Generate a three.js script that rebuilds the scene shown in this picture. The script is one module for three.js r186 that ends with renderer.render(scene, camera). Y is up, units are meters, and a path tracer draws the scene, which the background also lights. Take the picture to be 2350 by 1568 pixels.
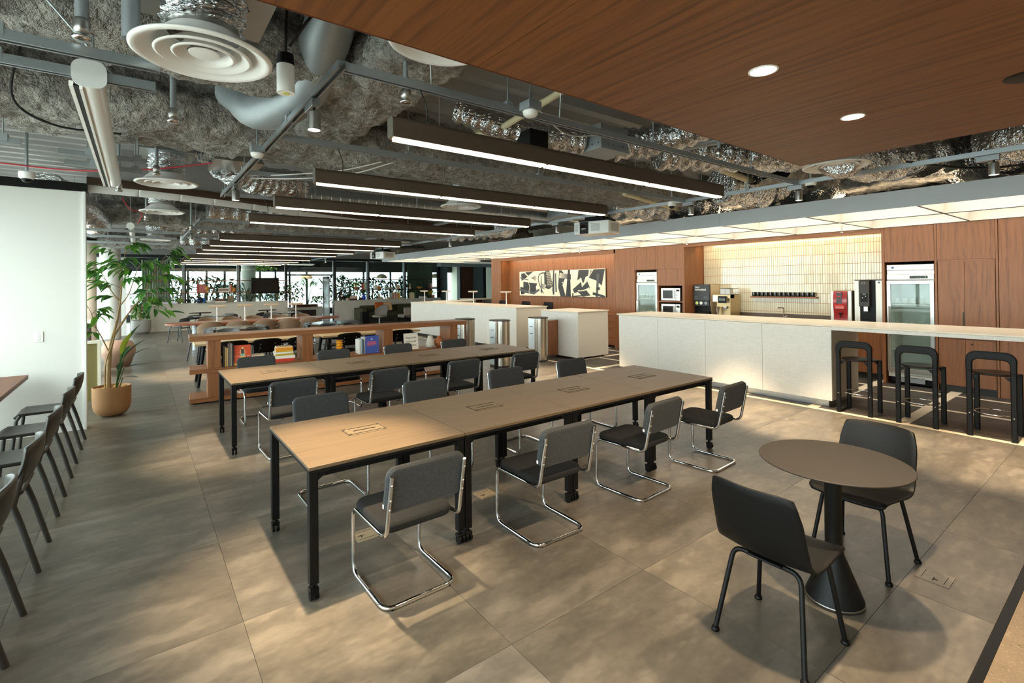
import * as THREE from 'three';
import { RoundedBoxGeometry } from 'three/addons/geometries/RoundedBoxGeometry.js';
import { mergeGeometries } from 'three/addons/utils/BufferGeometryUtils.js';
import { RectAreaLightUniformsLib } from 'three/addons/lights/RectAreaLightUniformsLib.js';

// ------------------------------------------------------------------ camera, sky, exposure
const scene = new THREE.Scene();
const camera = new THREE.PerspectiveCamera(69.46, 2350 / 1568, 0.05, 200);
camera.position.set(0, 1.7, 0);
camera.rotation.set(0.0058946, -0.648583, -0.0108309, 'YXZ');
camera.setViewOffset(2350, 1568, 0, 140.4, 2350, 1568);          // a shift lens: level camera, horizon above the middle
const renderer = new THREE.WebGLRenderer({ antialias: true });
renderer.toneMapping = THREE.LinearToneMapping;
renderer.toneMappingExposure = 1.0;
renderer.shadowMap.enabled = true;
RectAreaLightUniformsLib.init();
const SKY = new THREE.Color().setRGB(10.5, 10.8, 11.1);            // bright overcast daylight outside the windows
scene.background = SKY;
const WARM = new THREE.Color().setRGB(1, 0.77, 0.5), NEUTRAL = new THREE.Color().setRGB(1, 0.9, 0.74), DAY = new THREE.Color().setRGB(0.95, 1, 1.05);
const LEVEL = { linear: 22, canopy: 1.5, cove: 45, spot: 75, down: 26 };
function areaLight(name, w, h, color, level, pos, dir, along = [1, 0, 0]) {   // w runs along the given axis, light leaves towards dir
  const l = new THREE.RectAreaLight(color, level, w, h), z = new THREE.Vector3(...dir).normalize().negate(), x = new THREE.Vector3(...along).normalize();
  l.name = name; l.position.set(...pos); l.quaternion.setFromRotationMatrix(new THREE.Matrix4().makeBasis(x, z.clone().cross(x), z)); scene.add(l); return l;
}
function spotLight(name, color, level, pos, target, angle, pen = 0.6, rad = 2) {
  const l = new THREE.SpotLight(color, level, 0, angle, pen, 2); l.name = name;
  l.position.set(...pos); l.target.position.set(...target); l.castShadow = true; l.shadow.radius = rad; scene.add(l); scene.add(l.target); return l;
}

// ------------------------------------------------------------------ helpers
let seed = 20240611;
const rnd = (a = 0, b = 1) => { seed = (seed + 0x6d2b79f5) | 0; let t = Math.imul(seed ^ (seed >>> 15), 1 | seed); t = (t + Math.imul(t ^ (t >>> 7), 61 | t)) ^ t; return a + (b - a) * (((t ^ (t >>> 14)) >>> 0) / 4294967296); };
const V = (x, y, z) => new THREE.Vector3(x, y, z), PI = Math.PI;
const names = new Map();
function numbered(n) { const k = names.get(n) ?? 0; names.set(n, k + 1); return k ? n + '_' + String(k).padStart(3, '0') : n; }
const clamp = (x, a = 0, b = 1) => Math.min(b, Math.max(a, x)), lerp = (a, b, t) => a + (b - a) * t, smooth = (t) => t * t * (3 - 2 * t);

function flat(g) { const q = g.index ? g.toNonIndexed() : g; for (const k of Object.keys(q.attributes)) if (!['position', 'normal', 'uv'].includes(k)) q.deleteAttribute(k); if (!q.attributes.uv) q.setAttribute('uv', new THREE.BufferAttribute(new Float32Array(q.attributes.position.count * 2), 2)); return q; }
const merge = (list) => (Array.isArray(list) ? (list.length === 1 ? list[0] : mergeGeometries(list.map(flat))) : list);
// texture coordinates in metres, u running along the grain axis
function metres(g, grain = 'x', ou = 0, ov = 0) {
  const q = flat(g), p = q.attributes.position, uv = q.attributes.uv, a = V(0, 0, 0), b = V(0, 0, 0), c = V(0, 0, 0), gi = 'xyz'.indexOf(grain);
  for (let i = 0; i < p.count; i += 3) {
    a.fromBufferAttribute(p, i); b.fromBufferAttribute(p, i + 1); c.fromBufferAttribute(p, i + 2);
    const n = b.clone().sub(a).cross(c.clone().sub(a)).toArray().map(Math.abs), d = n.indexOf(Math.max(...n));
    let [s, t] = [0, 1, 2].filter((k) => k !== d); if (t === gi) [s, t] = [t, s];
    for (let k = 0; k < 3; k++) { const v = [p.getX(i + k), p.getY(i + k), p.getZ(i + k)]; uv.setXY(i + k, v[s] + ou, v[t] + ov); }
  }
  return q;
}
function part(parent, name, geo, mat, grain) {
  let g = merge(geo);
  if (grain) g = metres(g, grain, rnd(0, 3), rnd(0, 3));
  const m = new THREE.Mesh(g, mat); m.name = name; m.castShadow = m.receiveShadow = true; parent.add(m); return m;
}
function at(o, x = 0, y = 0, z = 0, ry = 0) { o.position.set(x, y, z); o.rotation.y = ry; return o; }
function thing(name, label, category, pos = [0, 0, 0], ry = 0, group) {
  const o = new THREE.Group(); o.name = numbered(name); scene.add(o); at(o, ...pos, ry); o.userData = { label, category }; if (group) o.userData.group = group; return o;
}
function single(name, geo, mat, label, category, group, grain) { const m = part(scene, numbered(name), geo, mat, grain); m.userData = { label, category }; if (group) m.userData.group = group; return m; }
function struct(name, geo, mat, grain) { const m = part(scene, numbered(name), geo, mat, grain); m.userData.kind = 'structure'; return m; }
function structGroup(name, pos = [0, 0, 0]) { const o = new THREE.Group(); o.name = numbered(name); scene.add(o); o.position.set(...pos); o.userData.kind = 'structure'; return o; }
function copy(o, name, label, pos, ry = 0) { const c = o.clone(); c.name = numbered(name); scene.add(c); at(c, ...pos, ry); c.userData = { ...o.userData, label }; return c; }

const box = (w, h, d, x = 0, y = 0, z = 0, r = 0) => { const g = r ? new RoundedBoxGeometry(w, h, d, 2, Math.min(r, w / 2.01, h / 2.01, d / 2.01)) : new THREE.BoxGeometry(w, h, d); return g.translate(x, y, z); };
const ext = (x0, x1, y0, y1, z0, z1, r = 0) => box(x1 - x0, y1 - y0, z1 - z0, (x0 + x1) / 2, (y0 + y1) / 2, (z0 + z1) / 2, r);
const cyl = (r0, r1, h, x = 0, y = 0, z = 0, n = 20) => new THREE.CylinderGeometry(r1, r0, h, n).translate(x, y + h / 2, z);   // r0 below, r1 above, y = foot
const ball = (r, x = 0, y = 0, z = 0, n = 16) => new THREE.SphereGeometry(r, n, Math.ceil(n * 0.7)).translate(x, y, z);
const lathe = (pts, n = 32, x = 0, y = 0, z = 0) => new THREE.LatheGeometry(pts.map(([a, b]) => new THREE.Vector2(a, b)), n).translate(x, y, z);
function rrect(w, h, r) { const s = new THREE.Shape(), x = w / 2, y = h / 2; s.moveTo(-x + r, -y); s.lineTo(x - r, -y); s.absarc(x - r, -y + r, r, -PI / 2, 0); s.lineTo(x, y - r); s.absarc(x - r, y - r, r, 0, PI / 2); s.lineTo(-x + r, y); s.absarc(-x + r, y - r, r, PI / 2, PI); s.lineTo(-x, -y + r); s.absarc(-x + r, -y + r, r, PI, 1.5 * PI); return s; }
function poly(pts) { const s = new THREE.Shape(); pts.forEach(([x, y], i) => (i ? s.lineTo(x, y) : s.moveTo(x, y))); s.closePath(); return s; }
const slab = (shape, t, bevel = 0, seg = 2, curve = 8) => new THREE.ExtrudeGeometry(shape, { depth: t - 2 * bevel, bevelEnabled: bevel > 0, bevelThickness: bevel, bevelSize: bevel, bevelOffset: -bevel, bevelSegments: seg, curveSegments: curve }).translate(0, 0, bevel);   // in the xy plane, from z = 0 to t
const lying = (shape, t, y = 0, bevel = 0, seg = 2, curve = 8) => slab(shape, t, bevel, seg, curve).rotateX(-PI / 2).translate(0, y, 0);   // flat, from y to y + t (shape y becomes -z)
// a tube through points; r a number or a function of the share along it
function sweep(pts, r, n = 8, closed = false) {
  const P = pts.map((p) => (Array.isArray(p) ? V(...p) : p)), N = P.length, pos = [], nor = [], idx = [];
  let up = null; const T = (i) => (closed ? P[(i + 1) % N].clone().sub(P[(i - 1 + N) % N]) : P[Math.min(i + 1, N - 1)].clone().sub(P[Math.max(i - 1, 0)])).normalize();
  const rings = closed ? N + 1 : N;
  for (let k = 0; k < rings; k++) {
    const i = k % N, t = T(i); if (!up) { up = Math.abs(t.y) < 0.9 ? V(0, 1, 0) : V(1, 0, 0); }
    const side = t.clone().cross(up).normalize(); up = side.clone().cross(t).normalize();
    for (let j = 0; j < n; j++) { const a = (j / n) * 2 * PI, R = typeof r === 'function' ? r(k / (rings - 1), a) : r, d = side.clone().multiplyScalar(Math.cos(a)).addScaledVector(up, Math.sin(a)); pos.push(P[i].x + d.x * R, P[i].y + d.y * R, P[i].z + d.z * R); nor.push(d.x, d.y, d.z); }
  }
  for (let k = 0; k < rings - 1; k++) for (let j = 0; j < n; j++) { const a = k * n + j, b = k * n + (j + 1) % n, c = a + n, d = b + n; idx.push(a, c, b, b, c, d); }
  if (!closed) for (const [k, s] of [[0, 1], [rings - 1, -1]]) { const t = T(k).multiplyScalar(-s), o = pos.length / 3; for (let j = 0; j < n; j++) { const q = (k * n + j) * 3; pos.push(pos[q], pos[q + 1], pos[q + 2]); nor.push(t.x, t.y, t.z); } for (let j = 1; j < n - 1; j++) s > 0 ? idx.push(o, o + j, o + j + 1) : idx.push(o, o + j + 1, o + j); }
  const g = new THREE.BufferGeometry(); g.setAttribute('position', new THREE.Float32BufferAttribute(pos, 3)); g.setAttribute('normal', new THREE.Float32BufferAttribute(nor, 3)); g.setIndex(idx);
  if (typeof r === 'function') g.computeVertexNormals();
  return flat(g);
}
// corners of a polyline rounded
function fillet(pts, rad, seg = 5, closed = false) {
  const P = pts.map((p) => V(...p)), out = [], n = P.length;
  for (let i = 0; i < n; i++) {
    if (!closed && (i === 0 || i === n - 1)) { out.push(P[i]); continue; }
    const a = P[(i - 1 + n) % n], b = P[i], c = P[(i + 1) % n], la = a.distanceTo(b), lc = c.distanceTo(b), R = Math.min(Array.isArray(rad) ? rad[i] ?? rad[0] : rad, la * 0.49, lc * 0.49);
    const p = b.clone().lerp(a, R / la), q = b.clone().lerp(c, R / lc);
    for (let k = 0; k <= seg; k++) { const t = k / seg; out.push(p.clone().multiplyScalar((1 - t) ** 2).addScaledVector(b, 2 * t * (1 - t)).addScaledVector(q, t * t)); }
  }
  return out;
}
const rod = (a, b, r, n = 8) => sweep([a, b], r, n);
// a thin bent sheet with thickness: f(u, v) with u, v from 0 to 1
function shell(f, nu, nv, t) {
  const pos = [], idx = [], e = 1e-3, W = nu + 1, H = nv + 1;
  for (const s of [1, -1]) for (let j = 0; j <= nv; j++) for (let i = 0; i <= nu; i++) {
    const u = i / nu, v = j / nv, p = f(u, v), du = f(Math.min(u + e, 1), v).sub(f(Math.max(u - e, 0), v)), dv = f(u, Math.min(v + e, 1)).sub(f(u, Math.max(v - e, 0))), n = du.cross(dv).normalize(), T = typeof t === 'function' ? t(u, v) : t;
    p.addScaledVector(n, s * T / 2); pos.push(p.x, p.y, p.z);
  }
  const id = (s, i, j) => s * W * H + j * W + i;
  for (let j = 0; j < nv; j++) for (let i = 0; i < nu; i++) { const a = id(0, i, j), b = id(0, i + 1, j), c = id(0, i + 1, j + 1), d = id(0, i, j + 1); idx.push(a, b, c, a, c, d); const k = W * H; idx.push(a + k, c + k, b + k, a + k, d + k, c + k); }
  const rim = []; for (let i = 0; i < nu; i++) rim.push([i, 0]); for (let j = 0; j < nv; j++) rim.push([nu, j]); for (let i = nu; i > 0; i--) rim.push([i, nv]); for (let j = nv; j > 0; j--) rim.push([0, j]);
  rim.forEach(([i, j], k) => { const [x, y] = rim[(k + 1) % rim.length], a = id(0, i, j), b = id(0, x, y), c = id(1, x, y), d = id(1, i, j); idx.push(a, d, c, a, c, b); });
  const g = new THREE.BufferGeometry(); g.setAttribute('position', new THREE.Float32BufferAttribute(pos, 3)); g.setIndex(idx); g.computeVertexNormals(); return flat(g);
}
const spline = (pts) => { const c = new THREE.CatmullRomCurve3(pts.map((p) => V(...p)), false, 'centripetal'); return (t) => c.getPoint(clamp(t)); };
const curvePts = (pts, n) => { const c = new THREE.CatmullRomCurve3(pts.map((p) => V(...p)), false, 'centripetal'); return c.getPoints(n); };

// ------------------------------------------------------------------ textures, computed
const HASH = new Float32Array(65536); for (let i = 0; i < 65536; i++) HASH[i] = rnd();
const hsh = (x, y, s) => HASH[((x * 374761 + y * 668265 + s * 97531) & 0x7fffffff) % 65536];
function vnoise(x, y, px, py, s) { const X = Math.floor(x), Y = Math.floor(y), fx = smooth(x - X), fy = smooth(y - Y), m = (a, p) => ((a % p) + p) % p, x0 = m(X, px), x1 = m(X + 1, px), y0 = m(Y, py), y1 = m(Y + 1, py); return lerp(lerp(hsh(x0, y0, s), hsh(x1, y0, s), fx), lerp(hsh(x0, y1, s), hsh(x1, y1, s), fx), fy); }
function fbm(u, v, cu, cv, oct = 4, s = 0, gain = 0.5) { let a = 0, w = 1, t = 0; for (let o = 0; o < oct; o++) { a += w * vnoise(u * cu, v * cv, cu, cv, s + o * 17); t += w; w *= gain; cu *= 2; cv *= 2; } return a / t; }
function texture(w, h, f, size = [1, 1], srgb = true) {
  const d = new Uint8Array(w * h * 4);
  for (let y = 0; y < h; y++) for (let x = 0; x < w; x++) { const c = f((x + 0.5) / w, (y + 0.5) / h), o = (y * w + x) * 4; if (typeof c === 'number') d[o] = d[o + 1] = d[o + 2] = clamp(c) * 255; else for (let k = 0; k < 3; k++) d[o + k] = clamp(c[k], 0, 255); d[o + 3] = 255; }
  const t = new THREE.DataTexture(d, w, h); t.wrapS = t.wrapT = THREE.RepeatWrapping; t.magFilter = THREE.LinearFilter; t.minFilter = THREE.LinearMipmapLinearFilter; if (srgb) t.colorSpace = THREE.SRGBColorSpace; t.repeat.set(1 / size[0], 1 / size[1]); t.needsUpdate = true; return t;
}
const tone = (c, k) => c.map((x) => x * k);
function woodTexture(base, dark, size, cu, cv, s, contrast = 1) {
  return texture(1024, 512, (u, v) => {
    const warp = (fbm(u, v, 3, 4, 3, s) - 0.5) * 0.10, a = fbm(u, v + warp, cu, cv, 4, s + 5, 0.6), ring = 0.5 + 0.5 * Math.sin((v * 9 + fbm(u, v, 2, 3, 3, s + 9) * 3.2) * 2 * PI), fine = fbm(u, v, cu * 4, cv * 6, 2, s + 31);
    const t = clamp((0.55 * a + 0.25 * ring * a + 0.3 * fine - 0.2) * contrast + 0.5 * (1 - contrast)); return base.map((b, k) => lerp(b, dark[k], smooth(t)));
  }, size);
}
const T = {
  stone: texture(1024, 1024, (u, v) => { const a = fbm(u, v, 3, 4, 5, 1, 0.58), b = fbm(u, v, 5, 16, 4, 40, 0.6), c = fbm(u, v, 60, 90, 2, 70), d = fbm(u, v, 9, 22, 4, 55, 0.62), k = 0.70 + 0.3 * a + 0.2 * (b - 0.5) + 0.22 * (d - 0.5) + 0.12 * (c - 0.5) + 0.06 * smooth(clamp((d * b - 0.27) * 10)); return [128 * k, 121 * k, 111 * k]; }, [2.1, 2.1]),
  walnut: woodTexture([146, 94, 56], [96, 56, 31], [1.5, 0.55], 3, 26, 100, 1.0),
  ceilingWood: woodTexture([132, 79, 38], [72, 38, 15], [2.0, 0.7], 3, 34, 200, 1.15),
  oak: woodTexture([104, 87, 66], [75, 61, 44], [1.6, 0.6], 3, 30, 300, 0.95),
  lightOak: woodTexture([205, 180, 140], [178, 148, 106], [1.6, 0.6], 3, 26, 330, 0.9),
  felt: texture(512, 512, (u, v) => { const k = 0.72 + 0.55 * fbm(u, v, 120, 120, 2, 400) - 0.0; return [54 * k, 56 * k, 57 * k]; }, [0.35, 0.35]),
  feltBump: texture(256, 256, (u, v) => fbm(u, v, 60, 60, 2, 420), [0.12, 0.12], false),
  spray: texture(1024, 1024, (u, v) => { const k = 0.45 + 0.55 * fbm(u, v, 24, 24, 5, 500, 0.7) + 0.12 * (fbm(u, v, 4, 4, 3, 520) - 0.5); return [205 * k, 200 * k, 190 * k]; }, [1.2, 1.2]),
  sprayBump: texture(1024, 1024, (u, v) => { const a = fbm(u, v, 22, 22, 5, 540, 0.72); return clamp((a - 0.25) * 1.9); }, [1.0, 1.0], false),
  foilBump: texture(512, 512, (u, v) => { const a = fbm(u, v, 8, 14, 4, 600, 0.6); return Math.abs(a - 0.5) * 2 + 0.3 * fbm(u, v, 30, 30, 2, 610); }, [0.6, 0.6], false),
  terrazzo: texture(512, 512, (u, v) => { const k = 0.9 + 0.14 * fbm(u, v, 6, 6, 3, 700) + (fbm(u, v, 90, 90, 1, 710) > 0.8 ? 0.14 : 0) - (fbm(u, v, 70, 70, 1, 720) > 0.84 ? 0.16 : 0); return [138 * k, 120 * k, 98 * k]; }, [0.8, 0.8]),
  linen: texture(512, 512, (u, v) => { const k = 0.955 + 0.05 * fbm(u, v, 90, 12, 2, 800) + 0.03 * fbm(u, v, 12, 90, 2, 820); return [226 * k, 223 * k, 216 * k]; }, [0.8, 0.8]),
  plaster: texture(512, 512, (u, v) => { const k = 0.93 + 0.1 * fbm(u, v, 5, 5, 4, 840); return [214 * k, 206 * k, 192 * k]; }, [2.5, 2.5]),
  granite: texture(256, 256, (u, v) => { const k = 0.75 + 0.5 * fbm(u, v, 60, 60, 2, 860); return [92 * k, 76 * k, 62 * k]; }, [0.3, 0.3]),
  bark: texture(256, 256, (u, v) => { const k = 0.75 + 0.5 * fbm(u, v, 6, 24, 4, 880); return [166 * k, 138 * k, 98 * k]; }, [0.5, 0.25]),
  knit: texture(256, 256, (u, v) => { const k = 0.86 + 0.28 * fbm(u, v, 50, 50, 2, 900); return [255 * k * 0.9, 255 * k * 0.9, 255 * k * 0.9]; }, [0.2, 0.2]),
  brushed: texture(256, 256, (u, v) => 0.62 + 0.3 * (fbm(u, v, 2, 120, 2, 920) - 0.5), [0.5, 0.3], false),
};
const mat = (o) => { const m = new (o.clearcoat || o.transmission || o.specularIntensity ? THREE.MeshPhysicalMaterial : THREE.MeshStandardMaterial)({ roughness: 0.6, metalness: 0, side: THREE.DoubleSide, ...o }); return m; };
const tint = (c, r = 0.6, o = {}) => mat({ color: c, roughness: r, ...o });
const metal = (c, r = 0.3, o = {}) => mat({ color: c, roughness: r, metalness: 1, ...o });
const glow = (c, k) => mat({ color: 0x111111, emissive: c, emissiveIntensity: k, roughness: 0.9 });
const DIM = { specularIntensity: 0.5 };   // satin paint with little shine
const M = {
  stone: [0xffffff, 0xf1efec, 0xe6e4e0, 0xf8f4ec].map((c) => mat({ map: T.stone, color: c, roughness: 0.36, bumpMap: T.stone, bumpScale: 0.0004 })),
  grout: tint(0x5b564e, 0.9), darkTile: [0xffffff, 0xeeeeee].map((c) => mat({ map: T.stone, color: new THREE.Color(c).multiplyScalar(0.42), roughness: 0.5 })), cream: tint(0xd9cdb6, 0.6), terrazzo: mat({ map: T.terrazzo, roughness: 0.5 }),
  walnut: mat({ map: T.walnut, roughness: 0.42 }), ceilingWood: mat({ map: T.ceilingWood, roughness: 0.5 }), oak: mat({ map: T.oak, roughness: 0.42 }), lightOak: mat({ map: T.lightOak, roughness: 0.5 }),
  felt: mat({ map: T.felt, roughness: 0.95, bumpMap: T.feltBump, bumpScale: 0.0012 }), charcoal: mat({ map: T.knit, color: 0x0d0d0d, roughness: 0.95 }),
  chrome: metal(0xd8d8d8, 0.09), steel: metal(0xb9b7b2, 0.28), galv: metal(0xb4bbbe, 0.38), galvDull: mat({ color: 0x9aa0a2, metalness: 0.6, roughness: 0.5 }), alu: metal(0xa9adb0, 0.33),
  foil: metal(0xc6c7c8, 0.2, { bumpMap: T.foilBump, bumpScale: 0.02 }), spray: mat({ map: T.spray, roughness: 1, bumpMap: T.sprayBump, bumpScale: 0.03 }), deck: mat({ color: 0x9c9c9a, metalness: 0.2, roughness: 0.6 }),
  black: tint(0x070707, 0.45, DIM), blackMatte: tint(0x090909, 0.7, DIM), blackSoft: tint(0x090909, 0.5, DIM), bronze: tint(0x2e2722, 0.45), dark: tint(0x26241f, 0.5), plasticGrey: tint(0x4a4740, 0.5),
  white: tint(0xeceae5, 0.55), whiteGloss: tint(0xf1f0ec, 0.25), linen: mat({ map: T.linen, roughness: 0.6 }), plaster: mat({ map: T.plaster, roughness: 0.85 }), fascia: tint(0xb2b6ba, 0.5), counterTop: tint(0xe9dcc6, 0.3), tabletop: tint(0x211b15, 0.6),
  glass: mat({ color: 0xeef6f4, transmission: 1, roughness: 0.02, thickness: 0, ior: 1.45 }), acrylic: tint(0xf2ede0, 0.4), mullion: tint(0x24282a, 0.4, { metalness: 0.3 }), greyMetal: tint(0x9aa0a4, 0.4, { metalness: 0.4 }),
  tile: [0xd8d0b4, 0xcfc8ac, 0xddd6bd, 0xc9c4a8].map((c) => tint(c, 0.16, { clearcoat: 0.6, clearcoatRoughness: 0.08 })), terracotta: tint(0xa86a45, 0.9), granite: mat({ map: T.granite, roughness: 0.35 }), potTan: tint(0xa3784f, 0.75), potGrey: tint(0xa9a7a3, 0.8), bark: mat({ map: T.bark, roughness: 0.9 }), chips: tint(0xc49a5e, 0.9),
  brown: mat({ map: T.knit, color: 0x9c8068, roughness: 0.9 }), taupe: mat({ map: T.knit, color: 0x8f8880, roughness: 0.9 }), olive: mat({ map: T.knit, color: 0x4d4d35, roughness: 0.9 }), mauve: mat({ map: T.knit, color: 0x75666b, roughness: 0.9 }), cable: tint(0x161616, 0.6), cableWhite: tint(0xcfcdc6, 0.5), cableRed: tint(0xb03038, 0.5), redPlastic: tint(0x9d1f22, 0.3, { clearcoat: 0.4 }),
};
const leafMat = (c) => mat({ color: c, roughness: 0.85, transmission: 0.3, thickness: 0 });
M.leaf = [0x3f7a22, 0x4f8a28, 0x2f6320, 0x6a9c30].map(leafMat); M.leafDark = [0x27502a, 0x1f4327, 0x345f2c].map(leafMat); M.leafYellow = leafMat(0x9aa830);
// ------------------------------------------------------------------ the room
const FAR = -23.1, SLAB = 3.55;
{ // floor: stone tiles on a grout bed
  const floor = struct('floor', [ext(-2.6, 18, -0.25, -0.004, -31, 2.6)], M.grout);
  const TX = 0.975, TZ = 0.963, x0 = 0.415 - 3 * TX, kinds = [];
  for (let k = 0; k < 6; k++) kinds.push(metres(box(TX - 0.002, 0.02, TZ - 0.002, 0, -0.01, 0), 'x', k * 0.37, k * 0.81));
  const lay = (parent, g, x, z, m, n = 'tile') => { const t = new THREE.Mesh(g, m); t.name = n; t.position.set(x, 0, z); t.receiveShadow = t.castShadow = true; parent.add(t); return t; };
  for (let i = 0; i < 10; i++) for (let j = 0; j < 23; j++) {
    const cx = x0 + (i + 0.5) * TX, cz = -0.905 - (j - 0.5) * TZ - TZ; if (i === 9) continue;
    lay(floor, kinds[Math.floor(rnd(0, 6))], cx, cz, M.stone[Math.floor(rnd(0, 4))]);
  }
  const edge = metres(box(7.108 - (x0 + 9 * TX) - 0.002, 0.02, TZ - 0.003, 0, -0.01, 0), 'x'); for (let j = 0; j < 23; j++) lay(floor, edge, (7.108 + x0 + 9 * TX) / 2, -0.905 - (j - 0.5) * TZ - TZ, M.stone[j % 4]);
  const front = metres(box(TX - 0.003, 0.02, 0.389, 0, -0.01, 0), 'x'); for (let i = 0; i < 9; i++) lay(floor, front, x0 + (i + 0.5) * TX, -0.709, M.stone[i % 4]);
  lay(floor, metres(box(7.108 - (x0 + 9 * TX) - 0.002, 0.02, 0.389, 0, -0.01, 0), 'x'), (7.108 + x0 + 9 * TX) / 2, -0.709, M.stone[1]);
  const far = metres(ext(7.112, 17.8, -0.02, 0, FAR, -14.6), 'x'); part(floor, 'carpet', far, M.stone[2]);
  part(floor, 'lounge_floor', ext(-2.5, 17.8, -0.02, 0, -30.4, FAR), M.stone[1], 'x');
  // bar zone: dark tiles framed with cream strips
  const cols = [[7.205, 8.255], [8.34, 9.36], [9.445, 10.5]], rows = []; for (let z = 1.0; z > -14.4; z -= 0.98) rows.push([z - 0.98 + 0.13, z]);
  part(floor, 'border_strip', [ext(7.112, 7.2, -0.02, 0, -14.55, 1.0), ext(8.26, 8.335, -0.02, 0, -14.55, 1.0), ext(9.365, 9.44, -0.02, 0, -14.55, 1.0)], M.cream);
  const stripG = cols.map(([a, b]) => box(b - a, 0.02, 0.126, 0, -0.01, 0)), tileG = cols.map(([a, b]) => metres(box((b - a) / 2 - 0.004, 0.02, 0.846, 0, -0.01, 0), 'x', a, 0));
  for (const [za, zb] of rows) cols.forEach(([a, b], c) => {
    lay(floor, stripG[c], (a + b) / 2, za - 0.065, M.cream, 'cross_strip');
    for (const s of [-1, 1]) lay(floor, tileG[c], (a + b) / 2 + s * (b - a) / 4, (za + zb) / 2, M.darkTile[s > 0 ? 0 : 1], 'dark_tile');
  });
  const th = struct('floor_threshold', ext(-2.3, 7.1, -0.02, 0.004, -0.511, -0.474), M.black);
  struct('floor_terrazzo', ext(-2.3, 7.1, -0.02, 0.001, -0.473, 2.2), M.terrazzo, 'x');
}
{ // corrugated metal deck under the slab
  const pts = [[-2.4, 3.8], [-2.4, SLAB]]; for (let z = -2.4; z < 31; z += 0.32) pts.push([z, SLAB], [z + 0.15, SLAB], [z + 0.19, SLAB - 0.075], [z + 0.28, SLAB - 0.075]); pts.push([31, SLAB], [31, 3.8]);
  struct('ceiling', slab(poly(pts), 20.4, 0).rotateY(PI / 2).translate(-2.5, 0, 0), M.deck);   // ribs along x; shape x becomes -z
}
struct('wall_back', ext(-2.6, 10.8, 0, 3.8, 2.2, 2.4), M.plaster, 'x');
struct('wall_right', [ext(10.62, 10.85, 0, 3.8, -14.15, 2.2), ext(10.62, 17.8, 0, 3.8, -14.15, -14.0), ext(17.8, 18, 0, 3.8, -31, -14.0)], M.plaster, 'z');
// window wall on the left
{
  const w = structGroup('wall_left'); part(w, 'spandrel', [ext(-2.5, -2.3, 2.9, 3.8, -30.6, 2.2), ext(-2.5, -2.3, 0, 0.12, -30.6, 2.2)], M.plaster, 'z');
  for (let z = 1.9, n = 1; z > -30; z -= 1.78, n++) { const g = structGroup('window_' + n); part(g, 'window_frame', [ext(-2.46, -2.34, 0.12, 2.9, z - 0.04, z + 0.04), ext(-2.44, -2.36, 0.12, 0.17, z - 1.74, z - 0.04), ext(-2.44, -2.36, 2.85, 2.9, z - 1.74, z - 0.04)], M.mullion); part(g, 'pane', ext(-2.404, -2.396, 0.17, 2.85, z - 1.74, z - 0.04), M.glass); }
}
// windows at the far end behind the lounge
{
  const w = structGroup('wall_far'); part(w, 'spandrel', [ext(-2.5, 18, 2.55, 3.8, -30.8, -30.55), ext(-2.5, 18, 0, 0.35, -30.8, -30.55)], M.mullion);
  let n = 40; for (const [a, b] of [[-2.5, 0.6], [0.6, 2.05], [2.05, 2.88], [2.88, 3.72], [3.72, 5.45], [5.45, 6.25], [6.25, 7.0], [7.0, 7.95], [7.95, 9.6], [9.6, 11.4], [11.4, 13.2], [13.2, 15.2], [15.2, 18]]) { const g = structGroup('window_' + n++); part(g, 'window_frame', [ext(a - 0.05, a + 0.05, 0.35, 2.55, -30.72, -30.6), ext(a + 0.05, b - 0.05, 2.5, 2.55, -30.7, -30.62)], M.mullion); part(g, 'pane', ext(a + 0.05, b - 0.05, 0.35, 2.5, -30.665, -30.655), M.glass); }
}
// white glass partition by the window chairs
{
  const w = structGroup('wall_partition'); part(w, 'panel', ext(-2.3, -0.53, 0.06, 2.86, -7.95, -7.85), tint(0xe2e1da, 0.35)); part(w, 'edge_trim', [ext(-0.53, -0.505, 0, 2.86, -7.97, -7.83), ext(-2.3, -0.53, 0, 0.06, -7.945, -7.855)], M.whiteGloss);
  part(w, 'header', ext(-2.3, -0.49, 2.86, 2.96, -7.98, -7.82), M.blackMatte);
  const s = thing('light_switch', 'white switch plate on the glossy white partition', 'switch', [-0.92, 0, -7.85]); part(s, 'plate', box(0.075, 0.12, 0.01, 0, 1.14, 0.005, 0.004), M.white); for (let k = 0; k < 4; k++) part(s, 'button', box(0.022, 0.012, 0.006, 0, 1.105 + k * 0.023, 0.012, 0.002), tint(0xd5d5d2, 0.5));
}
// curved bulkhead of white boards under a bronze rail
{
  const c = spline([[-0.5, 0, -7.95], [0.25, 0, -8.06], [0.87, 0, -8.26], [1.72, 0, -8.6], [3.2, 0, -9.25], [5.2, 0, -9.7], [7.1, 0, -9.8]]), b = structGroup('trim_1');
  const band = (y0, y1, off, t0, t1) => shell((u, v) => { const p = c(lerp(t0, t1, u)); return V(p.x, lerp(y0, y1, v), p.z + off); }, 12, 1, 0.02);
  part(b, 'bronze_rail', band(2.965, 3.06, 0.02, 0, 1), tint(0x4b3a2d, 0.4, { metalness: 0.3 }));
  for (let k = 0; k < 9; k++) part(b, 'board', band(2.875, 2.963, 0, k / 9 + 0.001, (k + 1) / 9 - 0.001), M.white);
  part(b, 'backing', band(3.06, 3.5, -0.05, 0, 1), M.deck);
}
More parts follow.
